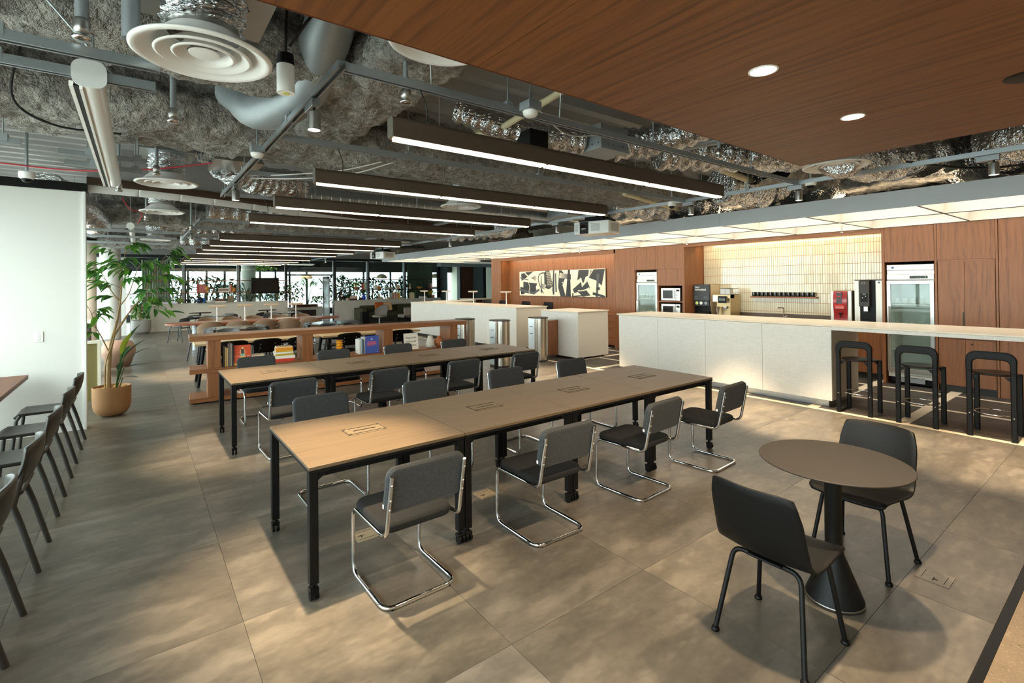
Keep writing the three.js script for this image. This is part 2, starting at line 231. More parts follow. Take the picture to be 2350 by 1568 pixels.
// glazed screen across the far end with low walls, shelves and a door
{
  struct('wall_low_1', ext(-0.25, 5.2, 0, 1.05, FAR - 0.3, FAR), M.plaster, 'x'); struct('wall_low_2', ext(7.2, 12.75, 0, 0.985, FAR - 0.3, FAR), M.plaster, 'x');
  struct('trim_2', ext(-2.3, 12.9, 2.82, 2.93, FAR - 0.16, FAR - 0.02), M.mullion); struct('wall_above_screen', ext(-2.3, 17.8, 2.93, SLAB - 0.075, FAR - 0.14, FAR - 0.04), M.deck);
  const pane = (n, a, b, y0) => { const g = structGroup('window_' + n); part(g, 'window_frame', [ext(a - 0.045, a, y0, 2.82, FAR - 0.18, FAR - 0.02)], M.mullion); part(g, 'steel_post', ext(a - 0.13, a - 0.05, y0, 2.82, FAR - 0.15, FAR - 0.03), M.greyMetal); part(g, 'pane', ext(a, b - 0.13, y0, 2.82, FAR - 0.104, FAR - 0.096), M.glass); };
  let n = 60; for (const [a, b] of [[-1.3, 1.49], [1.49, 3.38], [3.38, 5.2]]) pane(n++, a, b, 1.05); for (const [a, b] of [[7.3, 8.9], [8.9, 10.8], [10.8, 12.75]]) pane(n++, a, b, 0.985);
  const e = structGroup('window_' + n++); part(e, 'window_frame', [ext(5.1, 5.2, 0, 2.82, FAR - 0.18, FAR - 0.02), ext(7.18, 7.24, 0, 2.82, FAR - 0.18, FAR - 0.02), ext(5.2, 7.18, 2.14, 2.2, FAR - 0.16, FAR - 0.06), ext(12.62, 12.75, 0.985, 2.82, FAR - 0.18, FAR - 0.02)], M.mullion); part(e, 'pane', ext(5.2, 7.18, 2.2, 2.82, FAR - 0.104, FAR - 0.096), M.glass);
  const d = structGroup('door_1', [6.72, 0, FAR - 0.12]); d.rotation.y = 0; part(d, 'door_frame', [ext(0, 0.05, 0.02, 2.1, -0.02, 0.02), ext(0.27, 0.31, 0.02, 2.1, -0.02, 0.02), ext(0.05, 0.27, 2.0, 2.1, -0.02, 0.02), ext(0.05, 0.27, 0.02, 0.1, -0.02, 0.02)], M.greyMetal); part(d, 'pane', ext(0.05, 0.27, 0.1, 2.0, -0.004, 0.004), mat({ color: 0xe6eeee, roughness: 0.55, transmission: 0.5, thickness: 0 })); part(d, 'closer', ext(0.2, 0.29, 2.02, 2.08, 0.02, 0.07), M.black); part(d, 'door_handle', [rod([0.02, 1.1, 0.05], [0.02, 1.45, 0.05], 0.012)], M.black);
  // teal panels and brown posts to the right of the screen
  const t = structGroup('wall_teal'); for (const [a, b] of [[12.8, 13.25], [14.85, 15.55]]) for (const [p, q] of [[a, (a + b) / 2 - 0.004], [(a + b) / 2 + 0.004, b]]) part(t, 'wall_panel', ext(p, q, 0, 2.8, FAR - 0.2, FAR - 0.12), tint(0x5d7377, 0.6));
  part(t, 'brown_post', [ext(14.05, 14.8, 0, 2.8, FAR - 0.3, FAR)], tint(0x4b2c1c, 0.5)); part(t, 'dark_post', [ext(13.95, 14.05, 0, 2.8, FAR - 0.3, FAR), ext(15.55, 15.7, 0, 2.8, FAR - 0.25, FAR - 0.05)], M.mullion);
  part(t, 'soffit', ext(12.6, 17.8, 2.62, 2.8, FAR - 0.1, FAR + 0.35), tint(0x9aa9ab, 0.5)); part(t, 'brown_wall', ext(16.4, 17.8, 0, 2.8, FAR - 0.2, FAR - 0.1), tint(0x4b2c1c, 0.5));
  const g = structGroup('window_' + n++); part(g, 'pane', [ext(13.25, 13.95, 0, 2.8, FAR - 0.16, FAR - 0.15)], M.glass); const g2 = structGroup('window_' + n++); part(g2, 'pane', ext(15.7, 16.4, 0, 2.62, FAR - 0.16, FAR - 0.15), M.glass);
}
// pale street fronts outside the far windows
for (const [x0, x1, h, z, c, l] of [[-9, 3.6, 11, -46, 0xe6e9ec, 'pale office block across the street seen through left far windows'], [4.4, 12, 9, -50, 0xf0f0ee, 'white building across the street seen through the far door'], [13, 30, 14, -48, 0xdfe4e6, 'pale grey building across the street at the far right']]) { const b = thing('building', l, 'building'); part(b, 'facade', ext(x0, x1, -0.25, h, z - 4, z), tint(c, 0.9)); for (let x = x0 + 0.9; x < x1 - 1.2; x += 1.9) for (let y = 0.5; y < h - 1.6; y += 2.2) part(b, 'window', ext(x, x + 1.1, y, y + 1.4, z - 0.02, z + 0.03), tint(0xb9c6cc, 0.3)); }
single('pavement', ext(-40, 60, -0.4, -0.26, -70, -31), tint(0xc9c9c5, 0.9), 'pale street pavement outside the far windows', 'pavement');
single('terrace', ext(-30, -2.6, -0.4, -0.26, -31, 20), tint(0xbfbfba, 0.9), 'pale paved terrace outside the left windows', 'terrace');

// rough sprayed beams
function roughBeam(name, len, hw, y0, flange, web, label, group) {   // along x from 0 to len, centred on z = 0
  const prof = []; const n = 56; // rounded flange, then web up to the deck
  const ring = [[web, SLAB - 0.02], [web, y0 + flange + 0.06], [hw * 0.9, y0 + flange], [hw, y0 + flange * 0.5], [hw * 0.86, y0 + 0.02], [0, y0], [-hw * 0.86, y0 + 0.02], [-hw, y0 + flange * 0.5], [-hw * 0.9, y0 + flange], [-web, y0 + flange + 0.06], [-web, SLAB - 0.02]];
  const c = new THREE.CatmullRomCurve3(ring.map(([z, y]) => V(0, y, z)), false, 'centripetal'), P = c.getSpacedPoints(n), pos = [], uv = [], idx = [], nx = Math.ceil(len / 0.05), s = Math.floor(rnd(0, 900));
  let arc = 0; const arcs = P.map((p, i) => (arc += i ? p.distanceTo(P[i - 1]) : 0));
  for (let i = 0; i <= nx; i++) for (let j = 0; j <= n; j++) {
    const x = (i / nx) * len, p = P[j], t = P[Math.min(j + 1, n)].clone().sub(P[Math.max(j - 1, 0)]).normalize(), k = (fbm(x / 8, arcs[j] / 8, 64, 64, 4, s, 0.62) - 0.5) * 0.11 + (fbm(x / 8, arcs[j] / 8, 12, 12, 2, s + 3) - 0.5) * 0.05;
    pos.push(x, p.y + t.z * k * -1, p.z + t.y * k); uv.push(x, arcs[j]);
  }
  for (let i = 0; i < nx; i++) for (let j = 0; j < n; j++) { const a = i * (n + 1) + j, b = a + 1, d = a + n + 1, e = d + 1; idx.push(a, d, b, b, d, e); }
  const g = new THREE.BufferGeometry(); g.setAttribute('position', new THREE.Float32BufferAttribute(pos, 3)); g.setAttribute('uv', new THREE.Float32BufferAttribute(uv, 2)); g.setIndex(idx); g.computeVertexNormals();
  const m = part(scene, numbered(name), g, M.spray); m.userData = { kind: 'structure' }; return m;
}
at(roughBeam('beam', 9.6, 0.42, 2.93, 0.3, 0.2), -2.3, 0, -5.0); at(roughBeam('beam', 3.9, 0.3, 3.0, 0.26, 0.16), -2.3, 0, -3.45);
at(roughBeam('beam', 4.4, 0.25, 2.98, 0.3, 0.17), 1.36, 0, -0.35, PI / 2); at(roughBeam('beam', 12, 0.42, 2.93, 0.3, 0.2), -2.3, 0, -12.1); at(roughBeam('beam', 12, 0.42, 2.93, 0.3, 0.2), -2.3, 0, -19.2);
at(roughBeam('beam', 9, 0.3, 2.95, 0.3, 0.2), 8.2, 0, 1.0, PI / 2); at(roughBeam('beam', 4.6, 0.3, 2.96, 0.28, 0.2), 6.3, 0, -3.0);
struct('column', [cyl(0.3, 0.3, 2.74, -1.05, 0, -14.5, 36)], tint(0xe4e0d6, 0.7)); struct('column_collar', cyl(0.31, 0.31, 0.05, -1.05, 2.74, -14.5, 36), M.black); struct('column_head', cyl(0.33, 0.42, 0.7, -1.05, 2.8, -14.5, 24), M.spray);
struct('wall_white', ext(-2.3, -0.35, 0, 2.75, -22.2, -22.05), tint(0xf3f2ee, 0.6));
struct('column_pale', cyl(0.28, 0.28, 3.4, -0.75, 0, -21.2, 32), tint(0xdedbd3, 0.7)); struct('column_lounge', cyl(0.3, 0.3, 3.4, 4.07, 0, -25.6, 32), tint(0xdad8d2, 0.7));
// ------------------------------------------------------------------ work tables and cantilever chairs
const ORD = ['leftmost', 'second', 'third', 'rightmost'];
function workTable(label, group) {
  const t = thing('work_table', label, 'table', [0, 0, 0], 0, group), w = 0.979, d = 0.995, H = 0.722;
  part(t, 'tabletop', box(w - 0.002, 0.02, d, 0, H - 0.01, 0, 0.003), M.oak, 'x');
  part(t, 'edge_band', [ext(-w / 2 + 0.001, w / 2 - 0.001, H - 0.034, H - 0.0205, -d / 2, d / 2)], M.blackMatte);
  part(t, 'apron', [ext(-0.43, 0.43, H - 0.075, H - 0.035, -0.455, -0.43), ext(-0.43, 0.43, H - 0.075, H - 0.035, 0.43, 0.455), ext(-0.45, -0.43, H - 0.075, H - 0.035, -0.43, 0.43), ext(0.43, 0.45, H - 0.075, H - 0.035, -0.43, 0.43)], M.blackMatte);
  part(t, 'cable_tray', [ext(-0.28, 0.28, H - 0.14, H - 0.13, -0.11, 0.11), ext(-0.28, 0.28, H - 0.13, H - 0.04, -0.115, -0.105), ext(-0.28, 0.28, H - 0.13, H - 0.04, 0.105, 0.115)], M.blackMatte);
  for (const sx of [-1, 1]) for (const sz of [-1, 1]) {
    const x = sx * (w / 2 - 0.027), z = sz * (d / 2 - 0.03);
    const l = part(t, 'leg', [box(0.048, H - 0.034 - 0.085, 0.048, x, (H - 0.034 + 0.085) / 2, z, 0.004), slab(poly([[0, 0], [sx * -0.075, 0], [0, -0.05]]), 0.03).translate(x - sx * 0.02, H - 0.036, z - 0.015)], M.blackSoft);
    part(l, 'caster', [cyl(0.012, 0.012, 0.03, x, 0.06, z, 10), cyl(0.027, 0.027, 0.016, 0, 0, 0, 18).rotateZ(PI / 2).translate(x + 0.022, 0.0275, z + 0.006), cyl(0.027, 0.027, 0.016, 0, 0, 0, 18).rotateZ(PI / 2).translate(x - 0.006, 0.0275, z + 0.006), box(0.05, 0.022, 0.05, x, 0.055, z, 0.006)], M.black);
  }
  const p = part(t, 'power_box', box(0.25, 0.004, 0.165, 0, H + 0.001, 0, 0.001), tint(0x6a5c47, 0.5));
  part(p, 'socket_slot', [box(0.15, 0.003, 0.012, 0, H + 0.0032, 0), box(0.19, 0.003, 0.006, 0, H + 0.0032, -0.062), box(0.19, 0.003, 0.006, 0, H + 0.0032, 0.062), ...[-1, 1].flatMap((s) => [-1, 1].map((q) => box(0.018, 0.003, 0.014, s * 0.112, H + 0.0032, q * 0.066))), box(0.003, 0.0024, 0.165, -0.1248, H + 0.0022, 0), box(0.003, 0.0024, 0.165, 0.1248, H + 0.0022, 0)], M.black);
  return t;
}
const table0 = workTable('x');
const rowAt = { front: (i) => [0.72 + (i + 0.5) * 0.981, 0, -3.268], back: (i) => [0.735 + (i + 0.5) * 0.981, 0, -6.155 + i * 0.022] };
for (const row of ['front', 'back']) for (let i = 0; i < 4; i++) {
  const label = `${ORD[i]} square brown-topped work table of the ${row === 'front' ? 'nearer' : 'farther'} table row`, pos = rowAt[row](i);
  const t = row === 'front' && i === 0 ? at(table0, ...pos) : copy(table0, 'work_table', label, pos); t.userData = { label, category: 'table', group: 'wheeled work tables in two rows' };
}
function cantilever() {
  const c = thing('cantilever_chair', '', 'chair');
  const half = [[-0.212, 0.735, 0.318], [-0.216, 0.40, 0.25], [-0.216, 0.398, -0.222], [-0.212, 0.0125, -0.236], [-0.212, 0.0125, 0.215]], all = [...half, ...half.slice().reverse().map(([x, y, z]) => [-x, y, z])];
  part(c, 'tube_frame', sweep(fillet(all, [0.05, 0.055, 0.06, 0.07, 0.07, 0.07, 0.07, 0.06, 0.055], 7), 0.0118, 10), M.chrome);
  part(c, 'seat', [lying(rrect(0.43, 0.45, 0.075), 0.052, 0, 0.022, 4, 10).translate(0, 0.392, -0.012)], M.charcoal, 'x');
  part(c, 'backrest', slab(rrect(0.46, 0.25, 0.055), 0.046, 0.02, 4, 10).translate(0, 0, -0.023).rotateX(0.2).translate(0, 0.65, 0.268), M.felt, 'x');
  part(c, 'back_seam', slab(rrect(0.452, 0.242, 0.052), 0.006, 0.002, 1, 10).translate(0, 0, 0.016).rotateX(0.2).translate(0, 0.65, 0.268), tint(0x3c3d3e, 0.95));
  for (const s of [-1, 1]) { const f = part(c, 'bolt', [0.56, 0.61, 0.69].map((y) => ball(0.0065, s * 0.213, y, 0.318 - (0.735 - y) * 0.203 + 0.012, 8)), M.steel); part(c, 'glide', [cyl(0.008, 0.008, 0.006, s * 0.212, 0, -0.16, 8), cyl(0.008, 0.008, 0.006, s * 0.17, 0, 0.215, 8)], M.black); }
  part(c, 'tag', box(0.003, 0.02, 0.014, -0.2315, 0.57, 0.252, 0.001), M.white);
  return c;
}
const chair0 = cantilever();
{
  const spots = [['nearer', 'near side', [[1.215, -2.66, 0.01], [2.235, -2.64, -0.02], [3.27, -2.655, 0.05], [4.24, -2.63, 0.06]]], ['nearer', 'far side', [[1.235, -4.06, PI], [2.22, -4.07, PI], [3.2, -4.07, PI], [4.19, -4.07, PI]]],
    ['farther', 'near side', [[1.21, -5.46, 0.02], [2.215, -5.46, 0.0], [3.17, -5.44, -0.02], [4.12, -5.44, 0.02]]], ['farther', 'far side', [[1.235, -6.95, PI], [2.235, -6.93, PI], [3.22, -6.92, PI], [4.2, -6.9, PI]]]];
  let first = true;
  for (const [row, side, list] of spots) list.forEach(([x, z, a], i) => {
    const label = `${ORD[i]} grey felt cantilever chair on the ${side} of the ${row} work tables`, c = first ? at(chair0, x, 0, z, a) : copy(chair0, 'cantilever_chair', label, [x, 0, z], a); first = false;
    c.userData = { label, category: 'chair', group: 'chrome cantilever chairs at the work tables' };
  });
}
// ------------------------------------------------------------------ window table with plastic chairs on the left
{
  const t = thing('window_table', 'long brown wooden table beside the left windows', 'table', [0, 0, 0]);
  part(t, 'tabletop', ext(-1.75, -0.985, 0.69, 0.735, -7.66, -1.6, 0.004), tint(0x7a5a48, 0.5)); t.children[0].material = mat({ map: T.walnut, color: 0xd9c8c4, roughness: 0.5 }); metres(t.children[0].geometry, 'z');
  for (const z of [-7.3, -4.6, -2.1]) part(t, 'leg_panel', ext(-1.6, -1.3, 0, 0.69, z - 0.03, z + 0.03, 0.003), tint(0x4a3235, 0.5));
  const c = thing('plastic_chair', '', 'chair'), pm = mat({ color: 0x2f2d29, roughness: 0.38 });
  part(c, 'backrest', shell((u, v) => { const x = (u - 0.5) * 2, w = 0.205 + 0.02 * v - 0.02 * Math.max(0, v - 0.7) / 0.3; return V(x * w, 0.515 + 0.265 * v - 0.03 * v * x * x, 0.20 + 0.075 * v - 0.055 * x * x + 0.02 * Math.sin(v * PI)); }, 12, 8, 0.02), pm);
  part(c, 'seat', shell((u, v) => { const x = (u - 0.5) * 2; return V(x * (0.215 - 0.015 * v), 0.435 - 0.02 * v * 0 + (v > 0.86 ? (v - 0.86) * 0.42 : 0) - (v < 0.08 ? (0.08 - v) * 0.3 : 0) - 0.008 * (1 - x * x), -0.23 + 0.43 * v); }, 10, 12, 0.022), pm);
  for (const s of [-1, 1]) {
    part(c, 'leg', sweep([[s * 0.19, 0.62, 0.205], [s * 0.21, 0.42, 0.165], [s * 0.215, 0.3, 0.20], [s * 0.222, 0.0, 0.275]], (k) => 0.019 - 0.004 * k, 8), pm);
    part(c, 'leg', sweep([[s * 0.205, 0.43, -0.19], [s * 0.212, 0.38, -0.215], [s * 0.22, 0.0, -0.25]], (k) => 0.018 - 0.004 * k, 8), pm);
  }
  const zs = [-7.09, -6.14, -5.2, -4.3, -3.375], ls = ['farthest', 'second farthest', 'middle', 'second nearest', 'nearest'];
  zs.forEach((z, i) => { const label = `${ls[i]} dark grey plastic chair in the row at the left table`, o = i ? copy(c, 'plastic_chair', label, [-0.76, 0, z], PI / 2) : at(c, -0.76, 0, z, PI / 2); o.userData = { label, category: 'chair', group: 'plastic chairs along the window table' }; });
}
for (const c of scene.children) if (c.name.startsWith('plastic_chair')) c.rotation.y = PI / 2;
// ------------------------------------------------------------------ round cafe table with two shell chairs
{
  const t = thing('cafe_table', 'small round dark brown table on a black cone foot', 'table', [2.95, 0, -1.075]);
  part(t, 'tabletop', lathe([[0, 0.728], [0.348, 0.728], [0.352, 0.731], [0.352, 0.735], [0.348, 0.737], [0, 0.737]], 72), M.tabletop);
  part(t, 'pedestal', lathe([[0.135, 0.016], [0.134, 0.022], [0.047, 0.245], [0.041, 0.29], [0.04, 0.715], [0.09, 0.728], [0, 0.728]], 48), mat({ color: 0x090909, roughness: 0.5, specularIntensity: 0.5 }));
  part(t, 'base_ring', lathe([[0, 0], [0.137, 0], [0.137, 0.014], [0.133, 0.016], [0, 0.016]], 48), M.steel);
  const c = thing('shell_chair', 'black shell chair with its back to the camera, left of the round table', 'chair', [2.43, 0, -1.125], -PI / 2 - 0.03, 'black shell chairs at the round table'), sm = mat({ color: 0x090909, roughness: 0.5, specularIntensity: 0.5 });
  const prof = spline([[0, 0.405, -0.235], [0, 0.428, -0.205], [0, 0.43, -0.1], [0, 0.42, 0.05], [0, 0.435, 0.14], [0, 0.5, 0.195], [0, 0.62, 0.235], [0, 0.775, 0.275]]);
  part(c, 'shell', shell((u, v) => { const p = prof(v), k = (u - 0.5) * 2, w = v < 0.45 ? lerp(0.2, 0.222, smooth(v / 0.45)) : lerp(0.222, 0.205, (v - 0.45) / 0.55), corner = v > 0.88 ? 1 - 0.10 * ((v - 0.88) / 0.12) ** 2 : v < 0.08 ? 1 - 0.1 * (1 - v / 0.08) ** 2 : 1; const back = clamp((v - 0.45) / 0.3); return V(k * w * corner, p.y - (v > 0.9 ? 0.012 * k ** 6 : 0) + (1 - back) * 0.012 * k * k, p.z - back * 0.045 * k * k); }, 14, 28, 0.013), sm);
  for (const sx of [-1, 1]) { const pts = [[0, 0, 0], [sx * 0.12, 0, 0]]; for (const [z, zf] of [[-0.14, -0.2], [0.11, 0.2]]) { part(c, 'leg', sweep(fillet([[sx * 0.04, 0.4, z], [sx * 0.155, 0.4, z], [sx * 0.205, 0.012, zf]], 0.05, 6), 0.0115, 10), M.blackSoft); part(c, 'glide', [lathe([[0, 0], [0.019, 0], [0.019, 0.008], [0.012, 0.02], [0, 0.02]], 14, sx * 0.206, 0, zf)], M.black); } }
  part(c, 'under_bracket', [box(0.16, 0.012, 0.3, 0, 0.404, -0.015, 0.004)], M.blackSoft);
  copy(c, 'shell_chair', 'black shell chair facing the camera, behind the round table', [3.53, 0, -1.125], PI / 2 + 0.08);
}
// ------------------------------------------------------------------ bar stools
{
  const s = thing('bar_stool', '', 'stool'), bm = mat({ color: 0x090909, roughness: 0.5, specularIntensity: 0.5 }), sh = new THREE.Shape();   // faces -z, back posts at +z
  const W = 0.197, R = 0.07, t = 0.052; // bent back loop in the xy plane
  sh.moveTo(-W, 0.70); sh.lineTo(-W - 0.004, 0.8); sh.absarc(-W + 0.09, 0.83, 0.092, PI, PI / 2, true); sh.lineTo(W - 0.09, 0.922); sh.absarc(W - 0.09, 0.83, 0.092, PI / 2, 0, true); sh.lineTo(W, 0.70); sh.lineTo(W - t, 0.70); sh.lineTo(W - t, 0.785); sh.absarc(W - t - 0.05, 0.785, 0.05, 0, PI / 2, false); sh.lineTo(-W + t + 0.05, 0.835); sh.absarc(-W + t + 0.05, 0.785, 0.05, PI / 2, PI, false); sh.lineTo(-W + t, 0.70);
  part(s, 'backrest', slab(sh, 0.042, 0.013, 4, 12).translate(0, 0, 0.162), bm);
  for (const sx of [-1, 1]) { part(s, 'leg', slab(rrect(t, 0.034, 0.014), 0.71, 0, 1).rotateX(-PI / 2).translate(sx * (W - t / 2), 0, 0.183), bm); part(s, 'leg', slab(rrect(t, 0.034, 0.014), 0.665, 0, 1).rotateX(-PI / 2).translate(sx * (W - t / 2 - 0.0), 0, -0.165), bm); }
  part(s, 'seat', lathe([[0, 0.662], [0.13, 0.657], [0.175, 0.664], [0.19, 0.675], [0.184, 0.685], [0.13, 0.681], [0, 0.676]], 40), mat({ color: 0x191715, roughness: 0.35 }));
  for (const sx of [-1, 1]) for (const sz of [-1, 1]) { const z = sz > 0 ? 0.16 : -0.15; part(s, 'bracket', slab(poly([[0, 0], [-0.05, 0.045], [0, 0.045]].map(([a, b]) => [a * sx, b])), 0.02).translate(sx * (W - t), 0.615, z - 0.01), M.black); part(s, 'bolt', ball(0.009, sx * (W - t / 2), 0.25, sz > 0 ? 0.2 : -0.18, 8), M.chrome); }
  const ringPts = []; for (let k = 0; k < 40; k++) { const a = (k / 40) * 2 * PI; ringPts.push([Math.cos(a) * 0.165, 0.25, Math.sin(a) * 0.165]); } part(s, 'foot_ring', sweep(ringPts, 0.008, 8, true), M.chrome);
  [[-2.36, 'nearest the white panels of the bar'], [-1.735, 'in the middle of three at the bar'], [-1.105, 'farthest right at the bar']].forEach(([z, l], i) => { const label = `black bar stool with a bent back loop, ${l}`, o = i ? copy(s, 'bar_stool', label, [7.36, 0, z], -PI / 2) : at(s, 7.36, 0, z, -PI / 2); o.userData = { label, category: 'stool', group: 'bar stools under the counter' }; });
}
// floor sockets
for (const [x, z, l] of [[1.22, -3.29, 'square tan floor socket lid under the leftmost near table'], [2.22, -3.31, 'square tan floor socket lid under the second near table'], [3.6, -0.8, 'grey floor socket lid right of the round table']]) { const f = thing('floor_socket', l, 'floor socket', [x, 0, z]), tan = z < -2; part(f, 'lid', box(0.15, 0.004, 0.15, 0, 0.002, 0), tan ? tint(0xa08e74, 0.6) : M.stone[1], tan ? undefined : 'x'); part(f, 'cable_flap', [box(0.04, 0.002, 0.004, -0.03, 0.005, 0), box(0.006, 0.002, 0.02, -0.03, 0.005, 0.01), box(0.11, 0.0012, 0.002, 0, 0.0045, -0.05), box(0.11, 0.0012, 0.002, 0, 0.0045, 0.05)], M.blackMatte); }
// ------------------------------------------------------------------ bar counter and islands
const signMat = (w, h, draw, rough = 0.6, px = 512) => { const c = document.createElement('canvas'); c.width = px; c.height = Math.round(px * h / w); const g = c.getContext('2d'); draw(g, c.width, c.height); const t = new THREE.CanvasTexture(c); t.colorSpace = THREE.SRGBColorSpace; t.magFilter = THREE.LinearFilter; return mat({ map: t, roughness: rough }); };
{
  const b = thing('bar_counter', 'white panelled bar base beside the black stools', 'counter');
  const js = [-6.25, -5.378, -4.464, -3.553, -2.645];
  for (let i = 0; i < 4; i++) part(b, 'front_panel', ext(7.28, 7.302, 0.1, 1.074, js[i] + 0.002, js[i + 1] - 0.002, 0.001), M.linen, 'y');
  part(b, 'carcass', ext(7.302, 8.2, 0.1, 1.074, -6.248, -2.672), tint(0xcfc8bb, 0.7)); for (const z of [-2.669, -6.272]) part(b, 'end_panel', ext(7.302, 8.22, 0.1, 1.074, z, z + 0.022), tint(0xb5ab9b, 0.6)); part(b, 'rear_panel', ext(8.201, 8.22, 0.1, 1.074, -6.25, -2.67), M.linen, 'y');
  part(b, 'plinth', ext(7.38, 8.15, 0, 0.1, -6.2, -2.72), M.alu); part(b, 'apron', [ext(7.272, 7.29, 1.036, 1.077, -2.643, 1.55), ext(8.21, 8.228, 1.036, 1.077, -2.643, 1.55)], M.linen, 'z'); part(b, 'support_leg', [ext(7.4, 8.1, 0, 1.077, 1.4, 1.5)], M.linen, 'y');
  single('bar_worktop', ext(7.25, 8.27, 1.08, 1.1, -6.285, 1.6, 0.004), M.counterTop, 'long cream bar top above the white panels', 'worktop');
  const s = thing('study_counter', 'long white counter carrying four slim reading lamps', 'counter'), L = [-15.57, -13.9, -12.45, -11.0, -9.66];
  for (let i = 0; i < 4; i++) part(s, 'front_panel', ext(7.44, 7.46, 0.08, 1.08, L[i] + 0.002, L[i + 1] - 0.002), M.linen, 'y');
  for (const z of [-9.68, -15.57]) part(s, 'end_panel', ext(7.46, 8.44, 0.08, 1.08, z, z + 0.02), tint(0xd8cfbe, 0.6)); part(s, 'carcass', ext(7.46, 7.9, 0.08, 1.08, -15.55, -9.68), tint(0xcfc8bb, 0.7)); part(s, 'plinth', ext(7.52, 8.4, 0, 0.08, -15.5, -9.73), M.dark); part(s, 'countertop', ext(7.42, 8.46, 1.08, 1.1, -15.59, -9.64, 0.003), M.counterTop);
  const k = thing('island_cabinet', 'white island box on castors between the two long counters', 'cabinet');
  part(k, 'body', ext(7.65, 8.6, 0.05, 1.035, -8.94, -7.71), tint(0xd9d1c2, 0.6)); part(k, 'side_panel', ext(7.635, 7.65, 0.05, 1.035, -8.94, -7.71), M.linen, 'y'); part(k, 'countertop', ext(7.62, 8.62, 1.04, 1.062, -8.96, -7.69, 0.003), M.counterTop); part(k, 'edge_band', [ext(7.628, 7.64, 1.036, 1.045, -8.95, -7.7)], tint(0xb58d77, 0.6)); for (const x of [7.75, 8.5]) for (const z of [-8.8, -7.8]) part(k, 'castor', cyl(0.025, 0.025, 0.05, x, 0, z, 12), M.black);
  const c = thing('wooden_cabinet', 'small walnut box cabinet between steel bin and white island', 'cabinet'); part(c, 'body', ext(7.3, 7.615, 0.06, 0.85, -8.62, -8.34), M.walnut, 'y'); part(c, 'top', ext(7.3, 7.615, 0.85, 0.862, -8.62, -8.34), M.steel); part(c, 'plinth', ext(7.33, 7.6, 0, 0.06, -8.6, -8.37), M.steel);
  const lamp = thing('reading_lamp', '', 'lamp'); part(lamp, 'stem', [cyl(0.012, 0.012, 0.36, 0, 0, 0, 12)], M.whiteGloss); part(lamp, 'base', lathe([[0, 0], [0.05, 0], [0.05, 0.006], [0.02, 0.012], [0, 0.012]], 20), M.whiteGloss); part(lamp, 'lamp_head', [box(0.11, 0.03, 0.3, -0.02, 0.372, 0, 0.012)], tint(0xcdb9a0, 0.45)); part(lamp, 'diffuser', box(0.08, 0.006, 0.26, -0.02, 0.354, 0), tint(0xf3efe6, 0.5));
  [[7.72, -15.1], [7.8, -13.75], [7.82, -12.2], [7.8, -10.55]].forEach(([x, z], i) => { const label = `${['farthest', 'second farthest', 'second nearest', 'nearest'][i]} slim reading lamp standing on the long white study counter`, o = i ? copy(lamp, 'reading_lamp', label, [x, 1.1, z], 0.25) : at(lamp, x, 1.1, z, 0.25); o.userData = { label, category: 'lamp', group: 'reading lamps on the study counter' }; });
  const hc = thing('high_chair', '', 'chair'); part(hc, 'backrest', shell((u, v) => { const x = (u - 0.5) * 2; return V(x * (0.21 - 0.03 * v * v), 0.78 + 0.38 * v, 0.2 + 0.05 * v - 0.05 * x * x); }, 8, 6, 0.03), M.charcoal); part(hc, 'seat', lying(rrect(0.42, 0.42, 0.08), 0.06, 0.72, 0.02), M.charcoal); for (const sx of [-1, 1]) for (const sz of [-1, 1]) part(hc, 'leg', rod([sx * 0.15, 0.72, sz * 0.15], [sx * 0.2, 0, sz * 0.2], 0.012), M.black); part(hc, 'foot_rail', sweep([[-0.18, 0.28, -0.18], [0.18, 0.28, -0.18], [0.18, 0.28, 0.18], [-0.18, 0.28, 0.18]], 0.008, 6, true), M.black);
  [[8.95, -12.55], [8.95, -11.4], [8.95, -10.4]].forEach(([x, z], i) => { const label = `${['left', 'middle', 'right'][i]} one of three black high chairs behind the study counter`, o = i ? copy(hc, 'high_chair', label, [x, 0, z], PI / 2) : at(hc, x, 0, z, PI / 2); o.userData = { label, category: 'chair', group: 'high chairs behind the study counter' }; });
  // steel bins
  const bin = thing('steel_bin', '', 'bin'), sh = new THREE.Shape(); sh.moveTo(-0.15, -0.16); sh.lineTo(-0.15, 0.16); sh.lineTo(0.08, 0.16); sh.absarc(0.08, 0.0, 0.16, PI / 2, -PI / 2, true); sh.closePath();
  part(bin, 'body', lying(sh, 0.9, 0.03, 0, 1, 14), metal(0xcfc6b8, 0.22)); part(bin, 'front_plate', ext(-0.14, 0.07, 0.05, 0.915, 0.155, 0.168, 0.002), metal(0xd9dcdc, 0.3)); part(bin, 'lid', lying(sh, 0.025, 0.93, 0.004, 1, 14).scale(1.03, 1, 1.03), M.dark); part(bin, 'plinth', lying(sh, 0.03, 0, 0, 1, 10).scale(0.95, 1, 0.95), M.dark);
  for (const y of [0.75, 0.6, 0.24]) part(bin, 'slot', box(0.1, 0.012, 0.006, -0.035, y, 0.169), M.black);
  [[5.62, -9.1, 'behind the right end of the open bookshelf'], [5.92, -8.24, 'in the middle, in front of the study counter'], [7.0, -8.3, 'beside the small walnut cabinet']].forEach(([x, z, l], i) => { const label = `tall steel recycling bin ${l}`, o = i ? copy(bin, 'steel_bin', label, [x, 0, z], -PI / 2) : at(bin, x, 0, z, -PI / 2); o.userData = { label, category: 'bin', group: 'steel recycling bins' }; });
}
